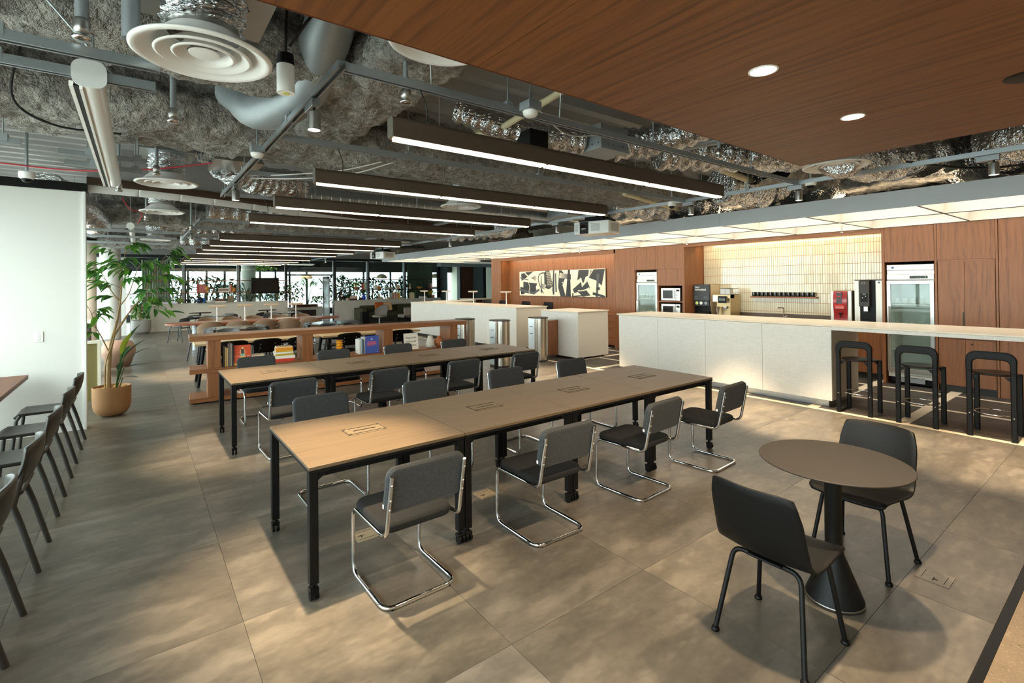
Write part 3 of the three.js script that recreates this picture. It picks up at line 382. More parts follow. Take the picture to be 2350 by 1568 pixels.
// ------------------------------------------------------------------ walnut wall units along the right wall
const XW = 9.72;
{
  const board = (g, n, y0, y1, z0, z1, x0 = XW, x1 = XW + 0.022, grain = 'y') => part(g, n, ext(x0, x1, y0, y1, z0 + 0.0015, z1 - 0.0015, 0.0015), M.walnut, grain);
  const a = thing('walnut_niche', 'walnut wall niche framing the black and white artwork', 'wall panel');
  board(a, 'pier', 0, 2.54, -14.0, -13.44, XW, XW + 0.3); board(a, 'header', 2.44, 2.54, -13.44, -8.45, XW, XW + 0.04, 'z'); board(a, 'jamb', 0, 2.54, -8.5, -8.45, XW, XW + 0.3); part(a, 'far_jamb', ext(XW + 0.04, XW + 0.33, 0, 2.5, -13.44, -13.42), M.walnut, 'y'); board(a, 'soffit', 2.50, 2.54, -13.4, -8.5, XW + 0.05, XW + 0.34, 'z');
  for (let i = 0; i < 3; i++) board(a, 'back_panel', 0, 2.5, -13.42 + i * 1.64, -13.42 + (i + 1) * 1.64, XW + 0.33, XW + 0.35); board(a, 'low_cabinet', 0.08, 0.87, -10.2, -8.5, XW + 0.02, XW + 0.325, 'z'); part(a, 'led_strip', ext(XW + 0.06, XW + 0.08, 2.47, 2.478, -13.38, -8.55), glow(WARM, 4));
  areaLight('niche_led', 4.8, 0.03, WARM, LEVEL.cove, [XW + 0.1, 2.46, -10.96], [0.35, -1, 0], [0, 0, 1]);
  const p = thing('walnut_wall_unit', 'tall plain walnut panel left of the small drinks fridge', 'wall panel'); board(p, 'panel', 0, 2.54, -8.45, -7.83);
  const f1 = thing('upper_cabinet', 'walnut cupboard above the left drinks fridge', 'cabinet'); board(f1, 'door', 1.99, 2.54, -7.83, -7.16); part(f1, 'carcass', [ext(XW + 0.022, 10.4, 1.99, 2.54, -7.82, -7.17)], M.walnut, 'z'); part(f1, 'side_board', [ext(XW + 0.023, 10.5, 0, 1.985, -7.828, -7.81), ext(XW, 10.5, 0, 1.985, -7.185, -7.165)], M.walnut, 'y'); part(f1, 'recess_back', ext(10.5, 10.52, 0, 2.5, -7.82, -7.17), M.blackMatte);
  const mw = thing('microwave_cabinet', 'walnut cupboard with open shelves holding two microwaves', 'cabinet');
  board(mw, 'door', 1.985, 2.54, -7.16, -6.48); board(mw, 'door', 1.605, 1.982, -7.16, -6.48); part(mw, 'carcass', ext(XW + 0.023, 10.4, 1.605, 2.54, -7.15, -6.49), M.walnut, 'z'); part(mw, 'side_board', [ext(XW, 10.45, 0, 1.603, -7.16, -7.14), ext(XW, 10.45, 0, 1.603, -6.505, -6.485)], M.walnut, 'y'); part(mw, 'shelf', [ext(XW + 0.01, 10.4, 1.225, 1.25, -7.14, -6.505), ext(XW + 0.01, 10.4, 0.86, 0.885, -7.14, -6.505)], M.walnut, 'z'); part(mw, 'back_board', ext(10.4, 10.42, 0, 1.6, -7.14, -6.5), M.blackMatte); board(mw, 'door', 0.1, 0.855, -7.14, -6.505);
  const oven = thing('microwave', 'upper steel microwave on the walnut shelf', 'microwave', [XW + 0.03, 1.2505, -6.825], -PI / 2, 'microwaves in the walnut cupboard');
  part(oven, 'body', ext(-0.25, 0.25, 0.01, 0.30, -0.36, -0.005, 0.006), M.steel); part(oven, 'door', ext(-0.25, 0.13, 0.012, 0.298, -0.004, 0.02, 0.004), M.steel); part(oven, 'window', ext(-0.2, 0.075, 0.06, 0.25, 0.021, 0.026), mat({ color: 0x0b0b0b, roughness: 0.12 })); part(oven, 'handle', [rod([0.095, 0.06, 0.05], [0.095, 0.25, 0.05], 0.01), rod([0.095, 0.07, 0.02], [0.095, 0.07, 0.05], 0.007), rod([0.095, 0.24, 0.02], [0.095, 0.24, 0.05], 0.007)], M.chrome); const cp = part(oven, 'control_panel', ext(0.135, 0.25, 0.012, 0.298, -0.004, 0.018, 0.003), M.steel); part(cp, 'display', ext(0.155, 0.235, 0.22, 0.265, 0.019, 0.021), M.black); part(cp, 'button', [0.05, 0.085, 0.12, 0.155].map((y) => ext(0.16, 0.178, y, y + 0.016, 0.019, 0.022)), M.black); part(oven, 'foot', [-0.2, 0.2].map((x) => cyl(0.012, 0.012, 0.01, x, 0, -0.05, 8)), M.black);
  copy(oven, 'microwave', 'lower steel microwave partly behind the bar top', [XW + 0.03, 0.8855, -6.825], -PI / 2);
  // drinks fridges
  const fr = thing('display_fridge', 'left glass-door drinks fridge in the walnut wall', 'fridge', [XW + 0.06, 0, -7.5], -PI / 2, 'glass-door drinks fridges');
  const w = 0.3; part(fr, 'cabinet', [ext(-w, -w + 0.03, 0.12, 1.93, -0.6, -0.01), ext(w - 0.03, w, 0.12, 1.93, -0.6, -0.01), ext(-w + 0.03, w - 0.03, 0.12, 1.93, -0.62, -0.6), ext(-w + 0.03, w - 0.03, 0.12, 0.16, -0.6, -0.01), ext(-w + 0.03, w - 0.03, 1.68, 1.93, -0.6, -0.01)], M.white);
  part(fr, 'top_panel', [ext(-w, w, 1.84, 1.93, -0.01, 0.02, 0.004), ext(-w, w, 1.77, 1.838, -0.01, 0.008, 0.003), ext(-w, w, 1.69, 1.77, -0.01, 0.022, 0.004)], metal(0xc7c1b4, 0.35)); part(fr, 'badge', lathe([[0, 0], [0.018, 0], [0.018, 0.004], [0.009, 0.006], [0, 0.006]], 20).rotateX(PI / 2).translate(-w + 0.08, 1.885, 0.0205), tint(0x3f6f9c, 0.4)); part(fr, 'sticker', ext(w - 0.09, w - 0.02, 1.88, 1.905, 0.0205, 0.0215), M.white);
  const dp = part(fr, 'display', ext(0.0, 0.225, 1.705, 1.748, 0.0225, 0.027), tint(0x2c2f2e, 0.4)); part(dp, 'display_light', [ext(0.09, 0.1, 1.722, 1.73, 0.0272, 0.028), ext(0.13, 0.14, 1.722, 1.73, 0.0272, 0.028), ext(0.19, 0.205, 1.72, 1.735, 0.0272, 0.028)], glow(0x9fd66a, 0.8));
  const dr = part(fr, 'door', [ext(-w, -w + 0.05, 0.2, 1.675, 0, 0.035, 0.003), ext(w - 0.05, w, 0.2, 1.675, 0, 0.035, 0.003), ext(-w + 0.05, w - 0.05, 1.62, 1.675, 0, 0.035, 0.003), ext(-w + 0.05, w - 0.05, 0.2, 0.27, 0, 0.035, 0.003)], M.steel); part(dr, 'pane', ext(-w + 0.05, w - 0.05, 0.27, 1.62, 0.012, 0.02), M.glass); part(dr, 'handle', sweep(fillet([[-w + 0.03, 0.75, 0.03], [-w + 0.03, 0.75, 0.075], [-w + 0.03, 1.25, 0.075], [-w + 0.03, 1.25, 0.03]], 0.03), 0.011, 8), M.steel);
  for (const y of [0.55, 0.9, 1.28]) part(fr, 'wire_shelf', [ext(-w + 0.035, w - 0.035, y, y + 0.012, -0.58, -0.05)], tint(0xd8d6cc, 0.4)); part(fr, 'grille', [ext(-w + 0.02, w - 0.02, 0.02, 0.12, -0.55, -0.05), ext(-0.16, 0.16, 0.03, 0.13, -0.05, 0.0)], M.black); part(fr, 'vent_plate', ext(-0.17, 0.17, 0.05, 0.125, 0.001, 0.008), M.greyMetal);
  for (const y of [0.912, 1.292]) for (let k = 0; k < 5; k++) part(fr, 'drink_glass', lathe([[0, 0], [0.028, 0], [0.034, 0.1], [0.031, 0.1], [0.026, 0.006], [0, 0.006]], 14, -0.2 + k * 0.1, y, -0.12), mat({ color: 0xf2f2ee, roughness: 0.1, transmission: 0.8, thickness: 0 })); 
  copy(fr, 'display_fridge', 'right glass-door drinks fridge behind the bar stools', [XW + 0.05, 0, -2.42], -PI / 2);
  // tiled niche
  const n = thing('tiled_niche', 'walnut-framed niche of slim cream tiles behind the bar', 'wall panel');
  board(n, 'header', 2.465, 2.54, -6.48, -2.78, XW, XW + 0.05, 'z'); part(n, 'jamb', ext(XW + 0.002, 10.5, 0, 2.54, -6.483, -6.45), M.walnut, 'y'); part(n, 'jamb', ext(XW, 10.5, 0, 2.54, -2.78, -2.742), M.walnut, 'y'); part(n, 'soffit', ext(XW + 0.05, 10.5, 2.52, 2.54, -6.45, -2.78), M.white); part(n, 'grout_wall', ext(10.5, 10.56, 0.85, 2.52, -6.45, -2.78), M.terracotta);
  { const P = 0.0416, Hh = 0.188, rows = 9, short = box(0.008, 0.136, P - 0.004, 0, 0, 0, 0.0015), cols = Math.floor((6.448 - 2.782) / P), tg = box(0.008, Hh - 0.006, P - 0.004, 0, 0, 0, 0.0015), rest = [], order = [];
    for (let r = 0; r < rows; r++) for (let c = 0; c < cols; c++) { const z = -2.782 - (c + 0.5) * P, top = r === rows - 1, y = top ? 2.447 : 0.872 + Hh * (r + 0.5); order.push([r >= 1 ? c : c + 200, y, z, top ? short : tg]); }
    order.sort((p, q) => p[0] - q[0]); order.forEach(([, y, z, g], i) => { if (i < 300) { const t = new THREE.Mesh(g, M.tile[Math.floor(rnd(0, 4))]); t.name = 'tile'; t.position.set(10.497, y, z); t.rotation.set(0, rnd(-0.006, 0.006), 0); t.castShadow = t.receiveShadow = true; n.add(t); } else rest.push(g.clone().translate(10.497, y, z)); });
    const m = part(n, 'more_tiles', rest, M.tile[0]); m.userData.kind = 'stuff'; }
  part(n, 'led_strip', ext(XW + 0.07, XW + 0.09, 2.505, 2.515, -6.4, -2.82), glow(WARM, 4)); areaLight('bar_led', 3.5, 0.03, WARM, LEVEL.cove, [10.22, 2.5, -4.61], [0.55, -1, 0], [0, 0, 1]);
  const bc = thing('back_counter', 'dark stone back counter with walnut doors under the cream tiles', 'counter'); part(bc, 'worktop', ext(9.95, 10.495, 0.87, 0.9, -6.445, -2.785, 0.002), M.granite, 'z'); part(bc, 'splashback', ext(10.47, 10.492, 0.9, 1.017, -6.445, -2.785), M.granite, 'z'); for (let k = 0; k < 6; k++) part(bc, 'door', ext(9.98, 10.0, 0.1, 0.865, -6.445 + k * 0.61 + 0.002, -6.445 + (k + 1) * 0.61 - 0.002), M.walnut, 'y'); part(bc, 'carcass', ext(10.0, 10.47, 0.1, 0.868, -6.44, -2.79), M.blackMatte); part(bc, 'plinth', ext(10.03, 10.47, 0, 0.1, -6.44, -2.79), M.dark);
  // right of the niche
  const f2 = thing('upper_cabinet', 'walnut cupboard above the right drinks fridge', 'cabinet'); board(f2, 'door', 1.975, 2.54, -2.74, -2.107); part(f2, 'carcass', ext(XW + 0.022, 10.4, 1.975, 2.54, -2.735, -2.11), M.walnut, 'z'); part(f2, 'recess_back', ext(10.45, 10.47, 0, 2.5, -2.74, -2.1), M.blackMatte);
  const tc = thing('tall_cabinet', 'tall walnut cupboard with a slot handle behind the bar', 'cabinet'); board(tc, 'pier', 0, 2.54, -2.107, -2.075, XW - 0.004, 10.4); board(tc, 'pier', 0, 2.54, -1.43, -1.403, XW - 0.004, 10.4); board(tc, 'door', 1.985, 2.54, -2.075, -1.43);
  for (const [y0, y1] of [[0.805, 1.965], [0.1, 0.79]]) for (const [z0, z1] of [[-2.07, -1.765], [-1.765, -1.436]]) board(tc, 'door', y0, y1, z0, z1); part(tc, 'rail', [ext(XW + 0.004, XW + 0.02, 1.966, 1.984, -2.074, -1.431)], M.walnut, 'z'); part(tc, 'handle', [ext(XW - 0.0015, XW + 0.004, 0.95, 1.2, -1.79, -1.772)], M.dark); part(tc, 'lock', lathe([[0, 0], [0.011, 0], [0.011, 0.004], [0, 0.004]], 16).rotateZ(PI / 2).translate(XW - 0.0005, 0.73, -1.69), M.black); part(tc, 'carcass', ext(XW + 0.023, 10.38, 0.1, 2.53, -2.07, -1.435), M.walnut, 'y'); part(tc, 'plinth', ext(XW + 0.03, 10.38, 0, 0.1, -2.07, -1.435), M.dark);
  const ep = thing('walnut_wall_unit', 'wide walnut wall panel at the far right edge', 'wall panel'); for (let k = 0; k < 3; k++) board(ep, 'panel', 0, 2.54, -1.4 + k * 0.95, -1.4 + (k + 1) * 0.95, XW + 0.003, XW + 0.03);
}
{ // artwork
  const art = signMat(3.75, 0.77, (g, W, H) => {
    g.fillStyle = '#e9e0c6'; g.fillRect(0, 0, W, H); const s = (x) => x / 2170 * W, t = (y) => y / 640 * H;
    const P = (c, pts) => { g.fillStyle = c; g.beginPath(); pts.forEach(([x, y], i) => (i ? g.lineTo(s(x), t(y)) : g.moveTo(s(x), t(y)))); g.closePath(); g.fill(); };
    const C = (c, w, pts) => { g.strokeStyle = c; g.lineWidth = s(w); g.lineJoin = 'round'; g.beginPath(); g.moveTo(s(pts[0][0]), t(pts[0][1])); for (let i = 1; i + 1 < pts.length; i += 2) g.quadraticCurveTo(s(pts[i][0]), t(pts[i][1]), s(pts[i + 1][0]), t(pts[i + 1][1])); g.stroke(); };
    const K = '#3a3c3d', D = '#2f3132', G = '#565a5c', L = '#8d8c84', E = '#e9e0c6';
    P(K, [[50, 60], [190, 20], [420, 0], [270, 110], [200, 170], [60, 250]]); C(E, 22, [[160, 30], [200, 90], [250, 110], [240, 170], [275, 240]]); P(G, [[20, 150], [270, 215], [260, 240], [15, 175]]); P(K, [[115, 270], [520, 320], [480, 420], [500, 520], [400, 600], [110, 560]]); P(D, [[20, 400], [115, 430], [150, 600], [40, 610]]); C(G, 40, [[0, 480], [250, 540], [430, 580], [520, 500], [580, 490]]); C(E, 14, [[275, 240], [270, 330], [310, 420], [270, 500], [290, 620]]);
    const gr = g.createLinearGradient(s(380), 0, s(520), 0); gr.addColorStop(0, '#55554f'); gr.addColorStop(1, '#d8d0b8'); P(gr, [[355, 160], [400, 160], [450, 110], [520, 150], [470, 260], [410, 200], [355, 185]]);
    C(K, 20, [[760, 60], [560, 20], [550, 200], [560, 330], [690, 580]]); P(K, [[620, 130], [640, 130], [650, 560], [615, 560]]); P(K, [[715, 50], [760, 0], [860, 0], [960, 380], [840, 470], [720, 430]]); g.strokeStyle = '#cfc7ae'; g.lineWidth = s(6); for (let k = 0; k < 8; k++) { g.beginPath(); g.moveTo(s(770 + k * 6), t(60 + k * 42)); g.lineTo(s(880 + k * 14), t(40 + k * 42)); g.stroke(); } for (let k = 0; k < 5; k++) { g.beginPath(); g.moveTo(s(775 + k * 25), t(10)); g.lineTo(s(815 + k * 32), t(400)); g.stroke(); }
    const g2 = g.createLinearGradient(s(620), 0, s(760), 0); g2.addColorStop(0, '#6d6d66'); g2.addColorStop(1, '#cfc8b2'); P(g2, [[640, 320], [770, 360], [720, 480], [600, 430]]); P(K, [[955, 0], [990, 0], [985, 580], [950, 620], [930, 500]]); P(G, [[1000, 90], [1035, 50], [1050, 540], [1010, 530]]); P(K, [[1110, 0], [1180, 10], [1280, 150], [1190, 360], [1270, 640], [1140, 640], [1080, 420]]);
    const g3 = g.createLinearGradient(s(1120), 0, s(1400), 0); g3.addColorStop(0, '#c9c2ad'); g3.addColorStop(0.5, '#7f7e77'); g3.addColorStop(1, '#3f4142'); P(g3, [[1125, 60], [1400, 110], [1400, 230], [1105, 190]]); P(D, [[1330, 0], [1380, 0], [1395, 650], [1270, 650]]); P(E, [[1180, 290], [1215, 300], [1170, 320]]);
    P(K, [[1580, 10], [1820, 10], [1800, 150], [1740, 180], [1700, 310], [1670, 310], [1640, 190], [1550, 260]]); P(K, [[1920, 10], [2160, 10], [2090, 380], [1960, 260], [1810, 200]]); P(L, [[1840, 20], [1900, 20], [1830, 150]]); P(K, [[1440, 470], [1640, 290], [1655, 420], [1780, 280], [1840, 440], [1740, 470], [1840, 600], [1680, 640], [1560, 530], [1480, 560]]); C(E, 18, [[1560, 500], [1700, 520], [1820, 430]]); P(K, [[1430, 560], [1460, 560], [1455, 620], [1840, 590], [1840, 610], [1420, 650]]); P(G, [[1990, 120], [2040, 120], [2010, 640], [1960, 640]]); P(K, [[1900, 530], [2160, 610], [2150, 660], [1890, 590]]); P(D, [[1980, 420], [2050, 420], [2050, 480], [1980, 480]]); P(K, [[1790, 680], [2160, 640], [2100, 700]]);
  }, 0.7, 1024);
  const a = thing('canvas_artwork', 'long black and cream abstract picture in the walnut niche', 'picture', [10.03, 1.685, -10.92], -PI / 2); part(a, 'canvas', box(3.75, 0.775, 0.035, 0, 0, 0), M.dark); const f = part(a, 'picture_face', new THREE.PlaneGeometry(3.75, 0.775).translate(0, 0, 0.0182), art);
}
{ // appliances on the back counter
  const word = (s, x, y, px, g, color = '#fff', font = 'bold') => { g.fillStyle = color; g.font = `${font} ${px}px sans-serif`; g.fillText(s, x, y); };
  const d = thing('water_dispenser', 'dark dispenser reading Feel Refreshed on the back counter', 'dispenser', [10.03, 0.9, -6.23], -PI / 2);
  part(d, 'body', ext(-0.19, 0.19, 0.01, 0.72, -0.42, -0.06, 0.004), tint(0xd8c6a2, 0.45, { metalness: 0.4 })); part(d, 'front', ext(-0.195, 0.19, 0.36, 0.725, -0.058, 0.0, 0.006), tint(0x3d4144, 0.5)); part(d, 'spout_block', ext(-0.18, 0.18, 0.24, 0.359, -0.058, -0.01, 0.01), tint(0x33373b, 0.5)); part(d, 'lower_back', ext(-0.19, 0.19, 0.02, 0.239, -0.0599, -0.05), M.black); part(d, 'drip_tray', ext(-0.1, 0.21, 0.0, 0.13, -0.05, 0.03, 0.004), M.blackMatte);
  part(d, 'front_print', new THREE.PlaneGeometry(0.37, 0.35).translate(-0.0025, 0.5425, 0.0006), signMat(0.37, 0.35, (g, W, H) => { g.fillStyle = '#44484b'; g.fillRect(0, 0, W, H); word('Feel', W * 0.08, H * 0.2, W * 0.15, g); word('Refreshed', W * 0.08, H * 0.36, W * 0.15, g); g.strokeStyle = '#aab0b2'; g.lineWidth = 6; g.beginPath(); g.arc(W * 0.16, H * 0.82, W * 0.07, 0, 7); g.stroke(); g.fillStyle = '#7f8587'; g.fillRect(W * 0.65, H * 0.76, W * 0.18, 10); g.fillRect(W * 0.65, H * 0.82, W * 0.25, 10); }));
  [['#d9f08a', -0.115], ['#f2f4ee', -0.01], ['#8d9396', 0.105]].forEach(([c, x]) => part(d, 'tap_button', lathe([[0, 0], [0.036, 0], [0.036, 0.008], [0.03, 0.012], [0, 0.012]], 24).rotateX(PI / 2).translate(x, 0.31, -0.009), tint(c, 0.4)));
  const e = thing('coffee_machine', 'steel coffee machine with clear bean hoppers', 'coffee machine', [10.02, 0.9, -5.75], -PI / 2);
  part(e, 'body', [ext(-0.2, 0.2, 0.02, 0.5, -0.4, -0.16, 0.005), ext(0.19, 0.2, 0.02, 0.5, -0.16, 0), ext(-0.2, 0.2, 0.43, 0.5, -0.16, -0.01)], tint(0xbfa77c, 0.35, { metalness: 0.6 })); part(e, 'drip_base', ext(-0.2, 0.19, 0.0, 0.04, -0.16, 0.03, 0.004), M.chrome); part(e, 'hopper', [ext(-0.03, 0.07, 0.51, 0.63, -0.16, -0.02), ext(0.075, 0.18, 0.51, 0.63, -0.16, -0.02)], mat({ color: 0xdcd9d2, roughness: 0.15, transmission: 0.5, thickness: 0 })); part(e, 'hopper_lid', ext(-0.04, 0.2, 0.632, 0.64, -0.34, -0.01), M.dark); part(e, 'hopper_rear', ext(-0.03, 0.2, 0.5, 0.51, -0.36, -0.01), M.dark); part(e, 'white_panel', ext(-0.2, -0.08, 0.35, 0.49, -0.15, 0.004, 0.004), M.whiteGloss); const sc = part(e, 'touch_screen', box(0.19, 0.15, 0.02, 0.03, 0.4, 0.02, 0.004).rotateX(0), M.black); part(sc, 'screen_display', new THREE.PlaneGeometry(0.15, 0.08).translate(0.03, 0.405, 0.0306), signMat(0.15, 0.08, (g, W, H) => { g.fillStyle = '#23272a'; g.fillRect(0, 0, W, H); for (let r = 0; r < 2; r++) for (let c = 0; c < 5; c++) { g.fillStyle = c < 2 && r ? '#7fce6a' : '#d7dcda'; g.fillRect(W * (0.06 + c * 0.19), H * (0.34 + r * 0.32), W * 0.09, H * 0.16); } })); part(e, 'spout', [cyl(0.02, 0.05, 0.2, -0.12, 0.04, -0.05, 16), box(0.09, 0.05, 0.08, 0.08, 0.23, -0.03, 0.01), rod([0.06, 0.16, -0.02], [0.06, 0.22, -0.02], 0.01), rod([0.1, 0.16, -0.02], [0.1, 0.22, -0.02], 0.01)], M.chrome);
  const r = thing('water_heater', 'red-fronted hot water dispenser on the back counter', 'dispenser', [10.05, 0.9, -3.49], -PI / 2); part(r, 'body', ext(-0.165, 0.165, 0, 0.6, -0.4, -0.03, 0.004), tint(0x8a7a4c, 0.35, { metalness: 0.6 })); part(r, 'side_trim', [ext(-0.165, -0.115, 0, 0.598, -0.029, 0, 0.004), ext(0.105, 0.165, 0, 0.598, -0.029, 0, 0.004)], tint(0xdcdad3, 0.35, { metalness: 0.3 }));
  part(r, 'red_front', shell((u, v) => V(lerp(-0.114, 0.104, u), 0.006 + 0.588 * v, 0.002 + 0.03 * Math.max(0, Math.sin(clamp((v - 0.35) / 0.65) * PI)) - 0.012 * Math.sin(clamp(v / 0.35) * PI)), 4, 24, 0.01), M.redPlastic); part(r, 'display', ext(-0.06, 0.03, 0.36, 0.585, 0.026, 0.037, 0.003), tint(0x3a1517, 0.3)); part(r, 'display_light', [ext(-0.05, 0.01, 0.49, 0.5, 0.0372, 0.039), ext(-0.09, 0.05, 0.335, 0.35, 0.035, 0.0395)], glow(0xff4030, 0.9)); part(r, 'tap', [box(0.05, 0.03, 0.05, 0.0, 0.19, 0.015, 0.008), rod([0, 0.12, 0.03], [0, 0.18, 0.03], 0.008)], M.black); part(r, 'label_plate', [ext(-0.05, 0.02, 0.565, 0.578, 0.0385, 0.0395), ext(-0.08, 0.06, 0.28, 0.325, 0.034, 0.036)], tint(0xc86a66, 0.5));
  const i = thing('ice_machine', 'tall ice dispenser with a black front marked ICE', 'dispenser', [10.05, 0.9, -3.065], -PI / 2); part(i, 'body', ext(-0.215, 0.215, 0.0, 0.785, -0.4, -0.03, 0.004), tint(0x4a3820, 0.4, { metalness: 0.4 })); part(i, 'side_trim', [ext(-0.213, -0.13, 0, 0.78, -0.029, 0.0, 0.004), ext(0.1, 0.2, 0.06, 0.78, -0.029, 0.0, 0.004)], tint(0xd9d6cd, 0.35, { metalness: 0.3 })); part(i, 'front_hood', ext(-0.128, 0.03, 0.33, 0.778, -0.028, 0.07, 0.008), tint(0x35332f, 0.5)); part(i, 'bay', [ext(-0.128, 0.098, 0.06, 0.33, -0.028, -0.015), ext(0.03, 0.098, 0.33, 0.778, -0.028, -0.01)], M.black); part(i, 'chute', box(0.065, 0.09, 0.05, -0.03, 0.29, 0.03, 0.006).rotateX(0), M.steel); part(i, 'drip_base', ext(-0.2, 0.19, 0.0, 0.058, -0.029, 0.12, 0.004), M.dark); part(i, 'top_plate', ext(-0.22, 0.22, 0.786, 0.796, -0.4, 0.005), M.dark);
  part(i, 'name_print', new THREE.PlaneGeometry(0.1, 0.045).translate(-0.05, 0.735, 0.0706), signMat(0.1, 0.045, (g, W, H) => { g.fillStyle = '#35332f'; g.fillRect(0, 0, W, H); word('ICE', W * 0.1, H * 0.85, H * 0.95, g, '#8d8a84'); })); part(i, 'control_screen', ext(-0.1, 0.005, 0.41, 0.56, 0.0705, 0.074), M.black); part(i, 'screen_light', [ext(-0.075, -0.062, 0.475, 0.488, 0.0742, 0.0755), ext(-0.03, -0.017, 0.505, 0.518, 0.0742, 0.0755), ext(-0.07, -0.02, 0.545, 0.551, 0.0742, 0.0755)], glow(0xffffff, 1)); part(i, 'badge', lathe([[0, 0], [0.016, 0], [0.016, 0.003], [0, 0.003]], 16).rotateX(PI / 2).translate(0.15, 0.745, 0.001), tint(0x3f5f7c, 0.4));
  const f = thing('faucet', 'chrome kitchen tap in front of the cream tiles', 'tap', [10.33, 0.9, -4.6]); part(f, 'spout', sweep(fillet([[0, 0, 0], [0, 0.25, 0], [-0.16, 0.25, -0.06], [-0.16, 0.235, -0.06]], 0.03), 0.013, 10), M.chrome); part(f, 'base_plate', box(0.06, 0.012, 0.16, 0, 0.006, 0.02, 0.004), M.chrome); part(f, 'lever', rod([0, 0.06, 0.0], [0, 0.09, 0.07], 0.006), M.chrome);
  const sh = thing('mug_shelf', 'slim walnut wall shelf carrying a row of black mugs', 'shelf', [10.43, 1.37, -4.66]); part(sh, 'board', box(0.125, 0.03, 1.28, 0, -0.015, 0, 0.002), M.walnut, 'z');
  const mug = thing('mug', '', 'mug'); part(mug, 'cup', lathe([[0, 0], [0.034, 0], [0.038, 0.004], [0.038, 0.088], [0.035, 0.088], [0.034, 0.008], [0, 0.008]], 22), mat({ color: 0x101010, roughness: 0.12 })); part(mug, 'handle', sweep(curvePts([[0, 0.07, 0.036], [0, 0.07, 0.06], [0, 0.045, 0.066], [0, 0.022, 0.056], [0, 0.02, 0.036]], 12), 0.0055, 6), mat({ color: 0x101010, roughness: 0.12 }));
  const place = ['first', 'second', 'third', 'fourth', 'fifth', 'sixth', 'seventh', 'eighth', 'ninth', 'tenth', 'eleventh', 'twelfth', 'thirteenth', 'fourteenth']; for (let k = 0; k < 14; k++) { const label = `${place[k]} black mug from the left on the walnut wall shelf`, z = -5.24 + k * 0.088, o = k ? copy(mug, 'mug', label, [10.42, 1.37, z], 0.9) : at(mug, 10.42, 1.37, z, 0.9); o.userData = { label, category: 'mug', group: 'black mugs on the wall shelf' }; }
}
// ------------------------------------------------------------------ luminous canopy over the bar
{
  const c = thing('light_canopy', 'long luminous coffered canopy with a grey metal fascia above the bar', 'canopy'), zs = [-14.75, -11.2, -7.65, -4.1, -0.55, 1.6];
  [-17.3, ...zs].reduce((a, b) => { part(c, 'fascia_panel', ext(7.13, 7.155, 2.54, 2.745, a + 0.002, b - 0.002), M.fascia); return b; }); part(c, 'end_fascia', [ext(7.155, 10.6, 2.54, 2.745, -17.3, -17.275)], M.fascia); part(c, 'top_sheet', ext(7.155, 10.6, 2.735, 2.745, -17.27, 1.6), M.galvDull);
  const zc = []; for (let k = -2; k < 14; k++) zc.push(-1.7 - 1.19 * k); const lit = glow(new THREE.Color().setRGB(1, 0.94, 0.82), 1.0);
  for (let k = 0; k < zc.length; k++) {
    const z = zc[k]; if (z < -17.2 || z > 1.5) continue;
    const right = z < -14 ? 10.58 : XW - 0.005;
    part(c, 'cross_fin', [ext(7.16, 8.32, 2.548, 2.7, z - 0.006, z + 0.006), ext(8.34, right, 2.548, 2.7, z - 0.006, z + 0.006)], M.acrylic); part(c, 'fin_edge', ext(7.16, right, 2.54, 2.548, z - 0.008, z + 0.008), M.bronze);
    const z1 = Math.max(z - 1.19, -17.27); for (const [a, b] of [[7.16, 8.32], [8.34, right]]) part(c, 'light_panel', ext(a, b, 2.703, 2.712, z1 + 0.008, z - 0.008), lit);
    areaLight('canopy_light', right - 7.3, 1.1, NEUTRAL, LEVEL.canopy, [(7.16 + right) / 2, 2.7, (z + z1) / 2], [0, -1, 0]);
  }
  part(c, 'long_fin', [ext(8.324, 8.336, 2.548, 2.7, -17.27, 1.5)], M.acrylic); part(c, 'wall_fin', ext(9.7, 9.712, 2.543, 2.7, -14.0, 1.5), M.acrylic);
  for (const [z0, z1, l] of [[-5.6, -0.2, 'warm tube light on top of the canopy, near'], [-11.6, -6.0, 'warm tube light on top of the canopy, far']]) { const t = thing('tube_light', l, 'lamp', [8.0, 2.745, (z0 + z1) / 2], 0, 'tube lights on the canopy'); part(t, 'tray', box(0.12, 0.03, z1 - z0, 0, 0.015, 0), M.galv); part(t, 'lamp_tube', box(0.05, 0.02, z1 - z0 - 0.1, 0, 0.04, 0), glow(WARM, 3)); areaLight('tube_light_glow', z1 - z0 - 0.1, 0.06, WARM, 14, [8.0, 2.8, (z0 + z1) / 2], [0, 1, 0], [0, 0, 1]); } part(c, 'fin_edge', ext(8.322, 8.338, 2.54, 2.548, -17.27, 1.5), M.bronze);
  for (const [x, z] of [[9.3, -3.2], [9.3, -6.1], [9.2, -9.2], [8.0, -11.5], [8.9, -13.2]]) { const s = thing('sprinkler', `small chrome sprinkler head below the canopy near z bay`, 'sprinkler'); part(s, 'head', [cyl(0.012, 0.012, 0.16, x, 2.5, z, 10), lathe([[0, 0], [0.022, 0.004], [0.02, 0.012], [0, 0.03]], 14, x, 2.47, z)], M.chrome); s.userData.label = { [-3.2]: 'chrome sprinkler head in front of the cream tiles', [-6.1]: 'chrome sprinkler head near the microwave cupboard', [-9.2]: 'chrome sprinkler head right of the artwork', [-11.5]: 'chrome sprinkler head left of the artwork', [-13.2]: 'chrome sprinkler head at the far end of the canopy' }[z]; s.userData.group = 'sprinkler heads in the canopy'; }
}
